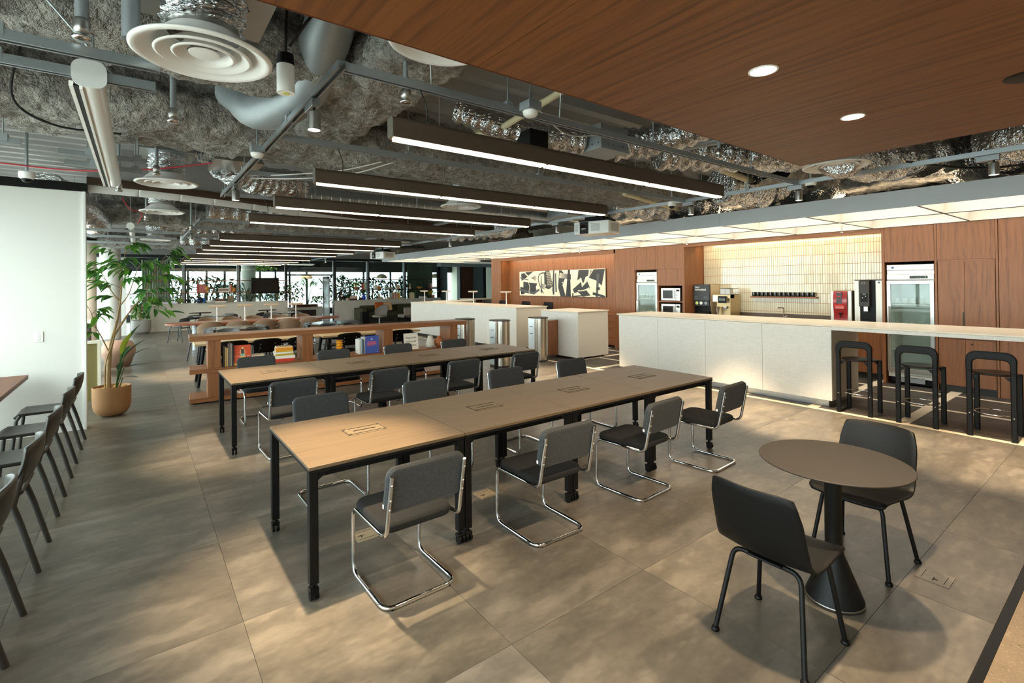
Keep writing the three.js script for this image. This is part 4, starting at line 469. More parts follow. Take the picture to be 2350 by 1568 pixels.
// ------------------------------------------------------------------ open bookshelf and what stands on it
const SH = { x: 0.575, z: -8.42, r: -0.0486 };
const onShelf = (x, y, z, ry = 0) => [[SH.x + x * Math.cos(SH.r) + z * Math.sin(SH.r), y, SH.z - x * Math.sin(SH.r) + z * Math.cos(SH.r)], ry + SH.r];
{
  const s = thing('open_bookshelf', 'long low walnut bookshelf open on both sides between the table rows', 'bookshelf', [SH.x, 0, SH.z], SH.r);
  for (const [n, y0, y1] of [['top_board', 0.905, 0.98], ['shelf_board', 0.435, 0.5], ['bottom_board', 0.02, 0.085]]) part(s, n, ext(0, 4.53, y0, y1, -0.52, 0, 0.003), M.walnut, 'x');
  for (const x of [0.225, 1.52, 2.87, 4.17]) { part(s, 'post', [ext(x, x + 0.165, 0.5, 0.905, -0.46, -0.02, 0.003)], M.walnut, 'y'); part(s, 'post', [ext(x, x + 0.165, 0.085, 0.435, -0.46, -0.02, 0.003)], M.walnut, 'y'); }
  part(s, 'foot', [ext(0.3, 4.3, 0, 0.02, -0.42, -0.08)], M.dark);
}
function book(label, w, h, d, color, lx, y, lz, ry = 0, lie = false, group = 'books on the walnut bookshelf', cover) {   // standing: w thick, h tall, d deep, spine forward; lying: w wide, h thick, d deep
  const [p, r] = onShelf(lx, y, lz, ry), b = thing('book', label, 'book', p, r, group), c = tint(color, 0.55), pages = tint(0xe9e3d3, 0.9);
  if (lie) { part(b, 'cover', [ext(-w / 2, w / 2, 0, 0.0025, -d / 2, d / 2), ext(-w / 2, w / 2, h - 0.0025, h, -d / 2, d / 2), ext(-w / 2, w / 2, 0.0025, h - 0.0025, d / 2 - 0.003, d / 2)], c); part(b, 'pages', ext(-w / 2 + 0.004, w / 2 - 0.004, 0.0025, h - 0.0025, -d / 2 + 0.004, d / 2 - 0.0035), pages); }
  else { part(b, 'cover', [ext(-w / 2, -w / 2 + 0.0025, 0, h, -d / 2, d / 2), ext(w / 2 - 0.0025, w / 2, 0, h, -d / 2, d / 2), ext(-w / 2, w / 2, 0, h, d / 2 - 0.003, d / 2)], c); part(b, 'pages', ext(-w / 2 + 0.003, w / 2 - 0.003, 0.004, h - 0.004, -d / 2 + 0.004, d / 2 - 0.0035), pages); }
  return b;
}
function coverBook(label, w, h, t, color, draw, lx, y, lz, ry, tilt) {
  const [p, r] = onShelf(lx, y, lz, ry), b = thing('book', label, 'book', p, r, 'books shown by their covers'), g = (q) => q.rotateX(-tilt);
  part(b, 'cover', g(ext(-w / 2, w / 2, 0, h, -t, 0, 0.001)), tint(color, 0.5)); part(b, 'cover_print', g(new THREE.PlaneGeometry(w * 0.995, h * 0.995).translate(0, h / 2, 0.0006)), signMat(w, h, draw, 0.5)); return b;
}
{
  let x = 0.42; const spec = [[0x3a362f, 0.022, 0.3], [0xb58f57, 0.02, 0.29], [0xcaa56a, 0.018, 0.28], [0x6b6259, 0.026, 0.33], [0x9a8f80, 0.02, 0.34], [0x3f3d3b, 0.02, 0.33]], w1 = ['dark', 'tan', 'light tan', 'grey-brown', 'pale grey', 'charcoal'];
  spec.forEach(([c, w, h], i) => { book(`${w1[i]} upright magazine left of the orange cover on the bookshelf`, w, h, 0.22, c, x + w / 2, 0.5, -0.17, 0, false, 'upright magazines at the left of the bookshelf'); x += w + 0.002; });
  coverBook('orange magazine with a figure in yellow trousers facing front', 0.225, 0.3, 0.02, 0xd2502a, (g, W, H) => {
    g.fillStyle = '#d4532c'; g.fillRect(0, 0, W, H); g.fillStyle = '#d9b35a'; g.fillRect(0, H * 0.9, W, H * 0.1); const e = (c, x, y, a, b) => { g.fillStyle = c; g.beginPath(); g.ellipse(W * x, H * y, W * a, H * b, 0, 0, 7); g.fill(); };
    e('#e9b84a', 0.46, 0.72, 0.12, 0.19); e('#e9b84a', 0.6, 0.74, 0.11, 0.17); e('#7fb0a0', 0.52, 0.5, 0.15, 0.07); g.fillStyle = '#4a4238'; g.fillRect(W * 0.42, H * 0.22, W * 0.18, H * 0.22); e('#d8c79a', 0.51, 0.15, 0.06, 0.05); g.strokeStyle = '#d8c79a'; g.lineWidth = W * 0.035; g.beginPath(); g.moveTo(W * 0.4, H * 0.24); g.quadraticCurveTo(W * 0.33, H * 0.4, W * 0.46, H * 0.48); g.moveTo(W * 0.62, H * 0.24); g.quadraticCurveTo(W * 0.7, H * 0.4, W * 0.58, H * 0.48); g.stroke(); g.fillStyle = '#fff'; g.font = `${W * 0.085}px serif`; 'ISSEY MIYAKE'.split('').forEach((ch, k) => g.fillText(ch, W * (0.04 + k * 0.08), H * 0.58));
  }, 0.68, 0.503, -0.08, 0, 0.12);
  const pile = (list, lx, lz, what, group) => { let y = 0.5; list.forEach(([c, w, h, word], i) => { book(`${word} book lying in the ${what}`, w, h, 0.2, c, lx + rnd(-0.008, 0.008), y, lz + rnd(-0.01, 0.01), rnd(-0.06, 0.06), true, group); y += h; }); return y; };
  pile([[0xd9b98c, 0.2, 0.035, 'tan bottom'], [0xe6d7bb, 0.18, 0.03, 'cream second'], [0x8d8378, 0.17, 0.028, 'grey third'], [0xe3d2b2, 0.165, 0.028, 'beige top']], 0.91, -0.26, 'low pile right of the orange magazine', 'books in the beige pile');
  pile([[0xc93a2c, 0.3, 0.045, 'red bottom'], [0xf0ede4, 0.3, 0.045, 'white second'], [0xb8a537, 0.27, 0.03, 'olive third'], [0xf2efe6, 0.27, 0.032, 'white fourth'], [0xe0a51e, 0.25, 0.03, 'yellow fifth'], [0xe58f1d, 0.25, 0.03, 'orange sixth'], [0xe8c48a, 0.23, 0.02, 'cream top']], 1.27, -0.17, 'bright pile behind the first left chair', 'books in the bright pile');
  const yp = pile([[0xeeeade, 0.26, 0.03, 'white bottom'], [0xf2efe8, 0.25, 0.03, 'white second'], [0xe7a32a, 0.24, 0.028, 'orange top']], 2.15, -0.2, 'small pile under the yellow vase', 'books under the yellow vase');
  { const [p, r] = onShelf(2.15, yp, -0.2); const v = thing('ribbed_vase', 'yellow ribbed vase on a small pile of books', 'vase', p, r), pts = [[0, 0]]; for (let k = 0; k <= 24; k++) pts.push([0.05 + 0.011 * Math.cos(k / 24 * 8 * PI), k / 24 * 0.17]); pts.push([0.035, 0.17], [0.035, 0.03], [0, 0.03]); part(v, 'body', lathe(pts, 28), tint(0xe39a16, 0.5)); }
  x = 2.46; [[0xe9e7e0, 0.03, 0.25], [0x9fb3c0, 0.028, 0.26], [0x55606a, 0.03, 0.24], [0xd9d4c8, 0.028, 0.28], [0x5a4a54, 0.025, 0.3]].forEach(([c, w, h], i) => { book(`${['white', 'pale blue', 'slate', 'cream', 'plum'][i]} upright book left of the blue cover`, w, h, 0.2, c, x + w / 2, 0.5, -0.22, 0, false, 'upright books left of the blue cover'); x += w + 0.003; });
  coverBook('blue book cover with red type on the bookshelf', 0.235, 0.31, 0.03, 0x33478f, (g, W, H) => { g.fillStyle = '#3a4f9c'; g.fillRect(0, 0, W, H); g.fillStyle = '#cfd6ea'; g.beginPath(); g.moveTo(W * 0.4, H * 0.24); g.lineTo(W * 0.52, H * 0.12); g.lineTo(W * 0.54, H * 0.24); g.fill(); g.fillStyle = '#e2513f'; for (let k = 0; k < 4; k++) g.fillRect(W * 0.15, H * (0.34 + k * 0.065), W * [0.62, 0.66, 0.7, 0.6][k], H * 0.03); g.fillStyle = '#dfe4f2'; g.fillRect(W * 0.84, H * 0.9, W * 0.05, H * 0.03); }, 2.68, 0.503, -0.07, -0.12, 0.14);
  coverBook('white cover reading Magazine Editorial Graphics on the bookshelf', 0.28, 0.3, 0.02, 0xf0ece2, (g, W, H) => { g.fillStyle = '#f2eee4'; g.fillRect(0, 0, W, H); g.fillStyle = '#2b2825'; g.font = `bold ${W * 0.165}px serif`; g.fillText('Magazine', W * 0.1, H * 0.33); g.fillText('Editorial', W * 0.1, H * 0.56); g.fillText('Graphics', W * 0.1, H * 0.79); }, 3.42, 0.503, -0.09, 0.06, 0.12);
  const pot = (n, label, pts, m, lx, lz) => { const [p, r] = onShelf(lx, 0.5, lz); const v = thing(n, label, 'vase', p, r, 'vases at the right of the bookshelf'); part(v, 'body', lathe(pts, 32), m); };
  pot('grooved_vase', 'pale grey grooved vase beside the round clay vase', [[0, 0], [0.07, 0], [0.083, 0.05], [0.08, 0.07], [0.083, 0.075], [0.07, 0.13], [0.066, 0.135], [0.067, 0.14], [0.045, 0.215], [0.047, 0.225], [0.038, 0.225], [0.04, 0.05], [0, 0.03]], tint(0xcfcabd, 0.8), 3.83, -0.17); pot('clay_vase', 'round terracotta vase at the right of the bookshelf', [[0, 0], [0.05, 0], [0.092, 0.06], [0.094, 0.1], [0.07, 0.15], [0.036, 0.175], [0.036, 0.2], [0.042, 0.205], [0.03, 0.205], [0.03, 0.17], [0, 0.03]], tint(0xa9683f, 0.75), 4.02, -0.19);
  book('pink and white bottom magazine lying on the lowest board', 0.26, 0.03, 0.2, 0xd9d0c8, 0.74, 0.085, -0.15, 0.05, true); book('red top magazine lying on the lowest board', 0.24, 0.025, 0.2, 0xb0304a, 0.745, 0.115, -0.15, -0.03, true); book('cream paperback lying alone on the lowest board behind the chairs', 0.3, 0.03, 0.2, 0xe4d3b8, 1.3, 0.085, -0.16, 0, true); book('cream album lying on the lowest board towards the right', 0.34, 0.03, 0.2, 0xe9dcc4, 3.2, 0.085, -0.16, 0.02, true);
}
// ------------------------------------------------------------------ oak tables with black chairs behind the bookshelf
{
  const t = thing('oak_table', 'pale oak trestle table behind the left half of the bookshelf', 'table', [1.75, 0, -10.1], -0.03, 'pale oak tables behind the bookshelf');
  part(t, 'tabletop', box(2.0, 0.035, 0.75, 0, 0.715, 0, 0.004), M.lightOak, 'x'); for (const s of [-1, 1]) for (const q of [-1, 1]) part(t, 'leg', sweep([[s * 0.86, 0.7, q * 0.27], [s * 0.95, 0, q * 0.34]], (k) => 0.03 - 0.008 * k, 4), M.blackMatte); part(t, 'apron', [box(1.6, 0.05, 0.03, 0, 0.67, 0.25), box(1.6, 0.05, 0.03, 0, 0.67, -0.25)], M.blackMatte);
  copy(t, 'oak_table', 'pale oak trestle table behind the right half of the bookshelf', [3.8, 0, -9.98], -0.03);
  const c = thing('bolted_chair', '', 'chair');
  part(c, 'backrest', shell((u, v) => { const x = (u - 0.5) * 2; return V(x * (0.225 - 0.02 * (1 - v)), 0.55 + 0.24 * v - 0.03 * x ** 4 * v, 0.21 + 0.05 * v - 0.05 * x * x); }, 10, 6, 0.014), M.black); part(c, 'seat', lying(rrect(0.42, 0.4, 0.06), 0.022, 0.43, 0.008), M.black);
  for (const s of [-1, 1]) { part(c, 'leg', sweep([[s * 0.11, 0.68, 0.22], [s * 0.15, 0.43, 0.16], [s * 0.21, 0, 0.25]], (k) => 0.017 - 0.004 * k, 8), M.black); part(c, 'leg', sweep([[s * 0.16, 0.44, -0.14], [s * 0.21, 0, -0.21]], (k) => 0.016 - 0.004 * k, 8), M.black); part(c, 'bolt', [ball(0.009, s * 0.115, 0.63, 0.243, 8), ball(0.009, s * 0.115, 0.7, 0.252, 8)], M.steel); }
  const list = [[1.25, -9.62, 0.05], [1.78, -9.6, 0.0], [2.3, -9.55, 0.1], [3.2, -9.6, 0.05], [4.25, -9.5, -0.05], [1.3, -10.75, PI + 0.1], [2.2, -10.7, PI], [3.3, -10.6, PI - 0.1], [4.2, -10.6, PI]], lab = ['behind the orange magazine', 'between the orange magazine and the bright book pile', 'beside the second bookshelf post', 'behind the yellow vase', 'behind the white magazine cover', 'far side of the left oak table, left', 'far side of the left oak table, right', 'far side of the right oak table, left', 'far side of the right oak table, right'];
  list.forEach(([x, z, a], i) => { const label = `black bolted chair ${lab[i]}`, o = i ? copy(c, 'bolted_chair', label, [x, 0, z], a) : at(c, x, 0, z, a); o.userData = { label, category: 'chair', group: 'black chairs at the oak tables' }; });
}
// ------------------------------------------------------------------ grey oval tables, armchairs, long wooden table with tub chairs
function arm(label) {
  const c = thing('arm_chair', label, 'chair'), m = mat({ color: 0x3e4042, roughness: 0.5 });
  part(c, 'backrest', shell((u, v) => { const a = (u - 0.5) * 2, th = a * 1.25; return V(Math.sin(th) * 0.25, 0.6 + 0.15 * v - 0.05 * Math.abs(a) ** 3, 0.21 * Math.cos(th) * 0.9 + 0.05 + 0.03 * v); }, 16, 4, 0.016), m); part(c, 'seat', lying(rrect(0.44, 0.42, 0.09), 0.03, 0.42, 0.01), m);
  for (const s of [-1, 1]) { part(c, 'leg', sweep([[s * 0.2, 0.62, 0.14], [s * 0.22, 0.42, 0.17], [s * 0.24, 0, 0.24]], (k) => 0.018 - 0.005 * k, 8), m); part(c, 'leg', sweep([[s * 0.24, 0.62, -0.02], [s * 0.2, 0.43, -0.16], [s * 0.23, 0, -0.22]], (k) => 0.018 - 0.005 * k, 8), m); } return c;
}
{
  const oval = (label, x, z, rx, rz, y, m, group, ry = 0) => { const t = thing('oval_table', label, 'table', [x, 0, z], ry, group); part(t, 'tabletop', lathe([[0, y - 0.022], [0.97, y - 0.022], [1, y - 0.006], [0.995, y], [0, y]], 48).scale(rx, 1, rz), m); part(t, 'pedestal', [cyl(0.035, 0.035, y - 0.03, 0, 0.01, 0, 16), lathe([[0, 0], [0.26, 0], [0.26, 0.01], [0.05, 0.02], [0, 0.02]], 32)], M.black); return t; };
  const slate = mat({ color: 0x5f635e, roughness: 0.2 });
  oval('dark grey oval table behind the left part of the bookshelf', 1.87, -13.35, 0.62, 0.62, 0.72, slate, 'dark oval tables'); oval('dark grey oval table behind the middle of the bookshelf', 4.0, -13.2, 0.62, 0.6, 0.72, mat({ color: 0x39434b, roughness: 0.18 }), 'dark oval tables');
  oval('dark round table beyond the long wooden table, left', 2.0, -19.2, 0.62, 0.5, 0.72, slate, 'dark oval tables'); oval('dark round table beyond the long wooden table, right', 4.15, -19.6, 0.5, 0.45, 0.72, slate, 'dark oval tables');
  oval('small round pedestal table against the low wall, left', 1.82, -21.6, 0.36, 0.3, 0.735, M.tabletop, 'small pedestal tables at the low wall'); oval('small round pedestal table against the low wall, right', 4.12, -21.7, 0.34, 0.3, 0.735, M.tabletop, 'small pedestal tables at the low wall');
  const t = thing('long_table', 'long rounded brown wooden table with four lamps', 'table', [2.78, 0, -15.75], -0.03), sh = new THREE.Shape(); sh.moveTo(-1.7, -0.52); sh.quadraticCurveTo(0, -0.66, 1.7, -0.52); sh.absarc(1.72, 0, 0.52, -PI / 2, PI / 2); sh.quadraticCurveTo(0, 0.66, -1.7, 0.52); sh.absarc(-1.72, 0, 0.52, PI / 2, 1.5 * PI);
  part(t, 'tabletop', lying(sh, 0.045, 0.69, 0.014, 3, 20), mat({ map: T.walnut, color: 0xffd9c8, roughness: 0.35 }), 'x'); for (const x of [-1.55, 0, 1.55]) part(t, 'leg', cyl(0.085, 0.085, 0.69, x, 0, 0.05, 24), tint(0xb4bcc2, 0.4, { metalness: 0.2 }));
  const lamp = thing('table_lamp', '', 'lamp'); part(lamp, 'stem', cyl(0.016, 0.013, 0.4, 0, 0, 0, 12), M.whiteGloss); part(lamp, 'lamp_head', [sweep([[-0.19, 0.42, 0], [0.19, 0.42, 0]], 0.03, 16)], tint(0xd8c0a0, 0.45)); part(lamp, 'base', lathe([[0, 0], [0.07, 0], [0.07, 0.008], [0.02, 0.014], [0, 0.014]], 24), M.whiteGloss);
  [[1.72, -15.72], [2.4, -15.7], [3.08, -15.68], [3.75, -15.66]].forEach(([x, z], i) => { const label = `${ORD[i]} cream lamp with a cylinder head on the long wooden table`, o = i ? copy(lamp, 'table_lamp', label, [x, 0.735, z], -0.08) : at(lamp, x, 0.735, z, -0.08); o.userData = { label, category: 'lamp', group: 'lamps on the long wooden table' }; });
  const c = thing('tub_chair', '', 'chair');
  part(c, 'shell', shell((u, v) => { const a = (u - 0.5) * 2, th = a * 1.55, k = 1 - 0.4 * Math.abs(a) ** 2.2; return V(Math.sin(th) * (0.25 + 0.03 * v), 0.42 + 0.38 * v * k, Math.cos(th) * (0.22 + 0.05 * v) + 0.02); }, 20, 8, 0.03), M.brown); part(c, 'seat', lying(rrect(0.46, 0.44, 0.14), 0.08, 0.38, 0.03, 3), M.brown); part(c, 'column', [cyl(0.03, 0.03, 0.3, 0, 0.08, 0, 12)], M.alu); for (let k = 0; k < 4; k++) { const a = PI / 4 + k * PI / 2; part(c, 'leg', rod([0, 0.09, 0], [Math.cos(a) * 0.27, 0.015, Math.sin(a) * 0.27], 0.014), M.alu); }
  const xs = [[1.46, -14.95, 0.15], [2.1, -14.8, -0.1], [2.72, -14.8, 0.05], [3.35, -14.75, -0.3], [3.95, -14.9, -0.35], [1.6, -16.65, PI], [2.22, -16.65, PI + 0.1], [2.8, -16.65, PI], [3.5, -16.65, PI - 0.1], [4.2, -16.7, PI]], nm = ['first', 'second', 'third', 'fourth', 'fifth'];
  xs.forEach(([x, z, a], i) => { const label = `${nm[i % 5]} brown tub chair from the left, ${i < 5 ? 'near' : 'far'} side of the long wooden table`, o = i ? copy(c, 'tub_chair', label, [x, 0, z], a) : at(c, x, 0, z, a); o.userData = { label, category: 'chair', group: 'brown tub chairs at the long table' }; });
  const a0 = arm(''), al = [[1.15, -13.25, 1.9, 'left of the left dark oval table'], [1.55, -12.55, 0.4, 'near side of the left dark oval table, left'], [2.2, -12.6, -0.2, 'near side of the left dark oval table, right'], [2.6, -13.6, -2.0, 'right of the left dark oval table'], [3.3, -13.4, 1.6, 'left of the second dark oval table'], [3.75, -12.45, 0.3, 'near side of the second dark oval table, left'], [4.4, -12.5, -0.3, 'near side of the second dark oval table, right'], [4.85, -13.75, -2.2, 'behind the second dark oval table, right'], [1.0, -18.3, 2.2, 'left end beyond the long wooden table'], [1.4, -19.9, 2.6, 'left of the far dark round table'], [1.75, -18.3, 0.3, 'near side of the far left round table'], [2.7, -20.0, -2.4, 'grey, right of the far left round table'], [3.4, -19.9, 2.3, 'left of the far right round table'], [3.7, -18.9, 0.3, 'near side of the far right round table'], [4.9, -19.3, -1.7, 'right of the far right round table']];
  al.forEach(([x, z, a, l], i) => { const label = `dark grey armchair ${l}`, o = i ? copy(a0, 'arm_chair', label, [x, 0, z], a) : at(a0, x, 0, z, a); o.userData = { label, category: 'chair', group: 'dark grey armchairs' }; });
  const pp = thing('magazine', 'white open magazine on the long wooden table', 'magazine', [3.5, 0.735, -15.9], 0.2); part(pp, 'pages', [box(0.2, 0.006, 0.28, -0.1, 0.003, 0), box(0.2, 0.006, 0.28, 0.1, 0.003, 0)], M.white);
}
// ------------------------------------------------------------------ booth by the left windows
{
  const b = thing('booth_bench', 'cushioned booth bench with olive back panel behind the tree pot', 'bench');
  part(b, 'back_panel', ext(-1.7, -0.5, 0.0, 0.86, -9.78, -9.72), tint(0x7c7042, 0.35)); part(b, 'cream_trim', [ext(-1.7, -0.46, 0.86, 0.9, -9.8, -9.7), ext(-0.5, -0.46, 0, 0.86, -9.8, -9.7)], tint(0xece4d2, 0.5)); part(b, 'seat_cushion', ext(-2.2, -0.62, 0.3, 0.46, -10.6, -9.85, 0.05), M.mauve); part(b, 'base', ext(-2.2, -0.66, 0, 0.3, -10.55, -9.86), tint(0xd9c6b0, 0.7));
  const c = thing('booth_bench', 'mauve cushioned bench with cream ledge farther along the left windows', 'bench'); part(c, 'back_cushion', ext(-2.2, -0.75, 0.5, 1.0, -12.9, -12.7, 0.05), M.mauve); part(c, 'ledge', ext(-2.25, -0.7, 1.0, 1.06, -13.0, -12.75), tint(0xece4d2, 0.5)); part(c, 'seat_cushion', ext(-2.2, -0.75, 0.3, 0.48, -12.7, -12.0, 0.05), M.mauve); part(c, 'base', ext(-2.2, -0.8, 0, 0.3, -12.9, -12.05), tint(0xd9c6b0, 0.7));
  const t = thing('stone_stool', 'pinkish faceted side table behind the tree pot', 'side table', [-0.35, 0, -13.6]); part(t, 'body', lathe([[0, 0], [0.2, 0], [0.3, 0.3], [0.3, 0.42], [0.22, 0.55], [0, 0.55]], 8), tint(0xa98a78, 0.7));
  const l = thing('globe_lamp', 'black-capped glowing globe lamp beside the white column', 'lamp', [-1.2, 1.5, -13.0]); part(l, 'shade', ball(0.13, 0, 0, 0, 24), glow(new THREE.Color().setRGB(1, 0.93, 0.8), 2.2)); part(l, 'cap', new THREE.SphereGeometry(0.133, 24, 8, 0, 2 * PI, 0, 1.2), M.black); part(l, 'cord', rod([0, 0.13, 0], [0, 2.0, 0], 0.004, 6), M.black); const pl = new THREE.PointLight(NEUTRAL, 6, 0, 2); pl.position.set(-1.2, 1.46, -13.0); pl.castShadow = true; scene.add(pl); pl.name = 'globe_light';
}
// ------------------------------------------------------------------ plants
function leafGeo(L, W, droop, fold = 0.25, n = 5) {   // from the origin along +z, upper side +y
  const pos = [], idx = []; for (let i = 0; i <= n; i++) { const t = i / n, w = W * Math.sin(Math.min(1, t * 1.02) * PI) ** 0.8 * (1 - 0.25 * t), y = -droop * t * t * L; pos.push(-w / 2, y + w * fold, t * L, 0, y, t * L, w / 2, y + w * fold, t * L); }
  for (let i = 0; i < n; i++) for (const k of [0, 1]) { const a = i * 3 + k, b = a + 1, c = a + 3, d = b + 3; idx.push(a, c, b, b, c, d); }
  const g = new THREE.BufferGeometry(); g.setAttribute('position', new THREE.Float32BufferAttribute(pos, 3)); g.setIndex(idx); g.computeVertexNormals(); return flat(g);
}
const LEAVES = [leafGeo(0.16, 0.062, 0.3), leafGeo(0.14, 0.06, 0.5), leafGeo(0.18, 0.068, 0.2), leafGeo(0.12, 0.055, 0.1)];
const aim = (yaw, pitch, roll = 0) => new THREE.Euler(pitch, yaw, roll, 'YXZ');   // +z turned to the compass direction yaw, pitch downwards
function leafAt(parent, g, m, p, yaw, pitch, roll = 0, s = 1) { const l = new THREE.Mesh(g, m); l.name = 'leaf'; l.position.copy(p); l.rotation.copy(aim(yaw, pitch, roll)); l.scale.setScalar(s); l.castShadow = l.receiveShadow = true; parent.add(l); return l; }
{
  const t = thing('potted_tree', 'tall leafy tree in a tan round-bottomed pot beside the white partition', 'plant', [-0.29, 0, -8.47]);
  part(t, 'pot', lathe([[0, 0.004], [0.1, 0.004], [0.155, 0.03], [0.192, 0.085], [0.205, 0.15], [0.208, 0.385], [0.2, 0.39], [0.192, 0.385], [0.19, 0.33], [0, 0.33]], 48), M.potTan);
  { const g = []; for (let k = 0; k < 90; k++) { const a = rnd(0, 2 * PI), r = Math.sqrt(rnd()) * 0.17; g.push(new THREE.IcosahedronGeometry(rnd(0.012, 0.03), 0).scale(1, 0.5, 1.2).rotateY(rnd(0, 6)).translate(Math.cos(a) * r, 0.338 + rnd(0, 0.045) * (1 - r * 3), Math.sin(a) * r)); } const m = part(t, 'bark_chips', g, M.chips); m.userData.kind = 'stuff'; part(t, 'soil', cyl(0.188, 0.188, 0.02, 0, 0.325, 0, 24), tint(0x5a4228, 0.9)); }
  const limb = (pts, r0, r1, n) => part(t, n, sweep(curvePts(pts, 14), (k) => lerp(r0, r1, k), 8), M.bark, 'y');
  limb([[-0.03, 0.33, 0.02], [-0.03, 0.6, 0.02], [-0.01, 0.9, 0.01], [0.02, 1.06, 0]], 0.026, 0.021, 'trunk'); limb([[-0.07, 0.33, 0.05], [-0.06, 0.7, 0.06], [0.02, 1.0, 0.06], [0.05, 1.25, 0.08]], 0.011, 0.006, 'trunk');
  const B = { left: [[0.01, 1.04, 0], [0.06, 1.25, 0.02], [0.09, 1.47, 0.02], [0.11, 1.75, 0.0], [0.12, 2.0, -0.02], [0.17, 2.25, -0.02]], right: [[0.02, 1.04, 0], [0.11, 1.22, 0.03], [0.23, 1.43, 0.05], [0.34, 1.58, 0.03], [0.43, 1.82, 0.02], [0.55, 2.05, 0.0]], low: [[-0.03, 0.85, 0.02], [-0.1, 1.05, 0.05], [-0.16, 1.2, 0.08], [-0.2, 1.38, 0.1]], mid: [[0.09, 1.45, 0.02], [0.18, 1.6, 0.08], [0.24, 1.8, 0.12], [0.28, 1.95, 0.14]], back: [[0.1, 1.5, 0], [0.0, 1.65, -0.1], [-0.06, 1.8, -0.14]] };
  for (const [k, r] of [['left', 0.015], ['right', 0.014], ['low', 0.008], ['mid', 0.008], ['back', 0.008]]) limb(B[k], r, 0.004, 'branch');
  const tw = []; const twig = (k, f, dx, dy, dz) => tw.push([spline(B[k])(f), V(dx, dy, dz)]);
  for (const a of [[0.45, -0.22, 0.05, 0.05], [0.55, -0.28, 0.12, 0.0], [0.6, 0.12, 0.08, 0.2], [0.68, -0.3, 0.2, 0.06], [0.75, -0.12, 0.12, -0.2], [0.8, 0.1, 0.1, 0.22], [0.85, -0.24, 0.18, 0.1], [0.92, 0.16, 0.14, -0.16], [0.97, 0.12, 0.06, 0.12], [0.7, -0.05, 0.2, 0.25], [1, 0.12, 0.05, 0.05]]) twig('left', ...a);
  for (const a of [[0.5, 0.2, -0.12, 0.12], [0.58, 0.28, -0.06, 0.1], [0.65, 0.26, 0.05, -0.1], [0.72, -0.08, 0.08, 0.22], [0.78, 0.26, 0.08, 0.12], [0.84, 0.28, -0.04, 0.05], [0.9, 0.22, 0.12, -0.14], [0.95, 0.24, 0.18, 0.06], [1, 0.16, 0.22, 0.0], [0.62, 0.05, 0.05, 0.26], [0.55, 0.3, -0.2, 0.02], [0.88, 0.0, 0.16, 0.2]]) twig('right', ...a);
  for (const a of [[0.4, -0.12, 0.02, 0.1], [0.6, -0.2, 0.1, 0.05], [0.8, 0.1, 0.1, 0.1], [1, -0.08, 0.12, 0.02], [0.7, -0.2, -0.06, 0.08], [0.95, 0.12, 0.08, 0.0]]) twig('low', ...a);
  for (const a of [[0.6, 0.16, 0.1, 0.1], [0.8, -0.14, 0.1, 0.12], [1, 0.12, 0.1, 0.06]]) twig('mid', ...a); for (const a of [[0.6, -0.16, 0.08, -0.1], [1, -0.18, 0.14, -0.04], [0.9, -0.1, 0.2, 0.05]]) twig('back', ...a);
  let n = 0; const tg = [];
  for (const [p, d] of tw) { const q = p.clone().add(d), sag = V(0, -0.03, 0), mid = p.clone().lerp(q, 0.5).add(V(0, 0.03, 0)); tg.push(sweep(curvePts([p.toArray(), mid.toArray(), q.toArray()], 6), (k) => 0.0035 - 0.002 * k, 5));
    const base = Math.atan2(d.x, d.z), m = 8; for (let k = 0; k < m && n < 285; k++, n++) { const f = 0.3 + 0.7 * k / (m - 1), pos = p.clone().lerp(q, f).add(V(0, 0.03 * Math.sin(f * PI), 0)), side = k === m - 1 ? 0 : (k % 2 ? 1 : -1) * rnd(0.6, 1.3); leafAt(t, LEAVES[Math.floor(rnd(0, 4))], M.leaf[Math.floor(rnd(0, 4))], pos, base + side, rnd(-0.15, 0.6), rnd(-0.5, 0.5), rnd(0.85, 1.25)); } }
  part(t, 'twigs', tg, M.bark, 'y').userData.kind = 'stuff';
  const big = leafGeo(0.36, 0.09, 0.25, 0.18, 8); for (const [yaw, pitch, h, s] of [[1.2, -1.0, 0.75, 1], [1.9, -0.75, 0.7, 0.9], [0.7, -1.25, 0.8, 1], [2.6, -0.9, 0.72, 0.8], [1.5, -0.35, 0.62, 0.75], [0.2, -0.8, 0.6, 0.75], [1.0, -0.2, 0.5, 0.6], [1.3, -1.3, 0.85, 1.1]]) { const dx = Math.sin(yaw) * 0.04, dz = Math.cos(yaw) * 0.04, p = V(0.05 + dx * 2, h, 0.06 + dz); part(t, 'stalk', sweep(curvePts([[0.04, 0.33, 0.05], [0.05 + dx * 0.6, h * 0.7, 0.055], p.toArray()], 6), 0.006, 6), M.leaf[2]); leafAt(t, big, yaw === 0.7 ? M.leafYellow : M.leafDark[Math.floor(rnd(0, 3))], p, yaw, pitch, rnd(-0.4, 0.4), s); }
}
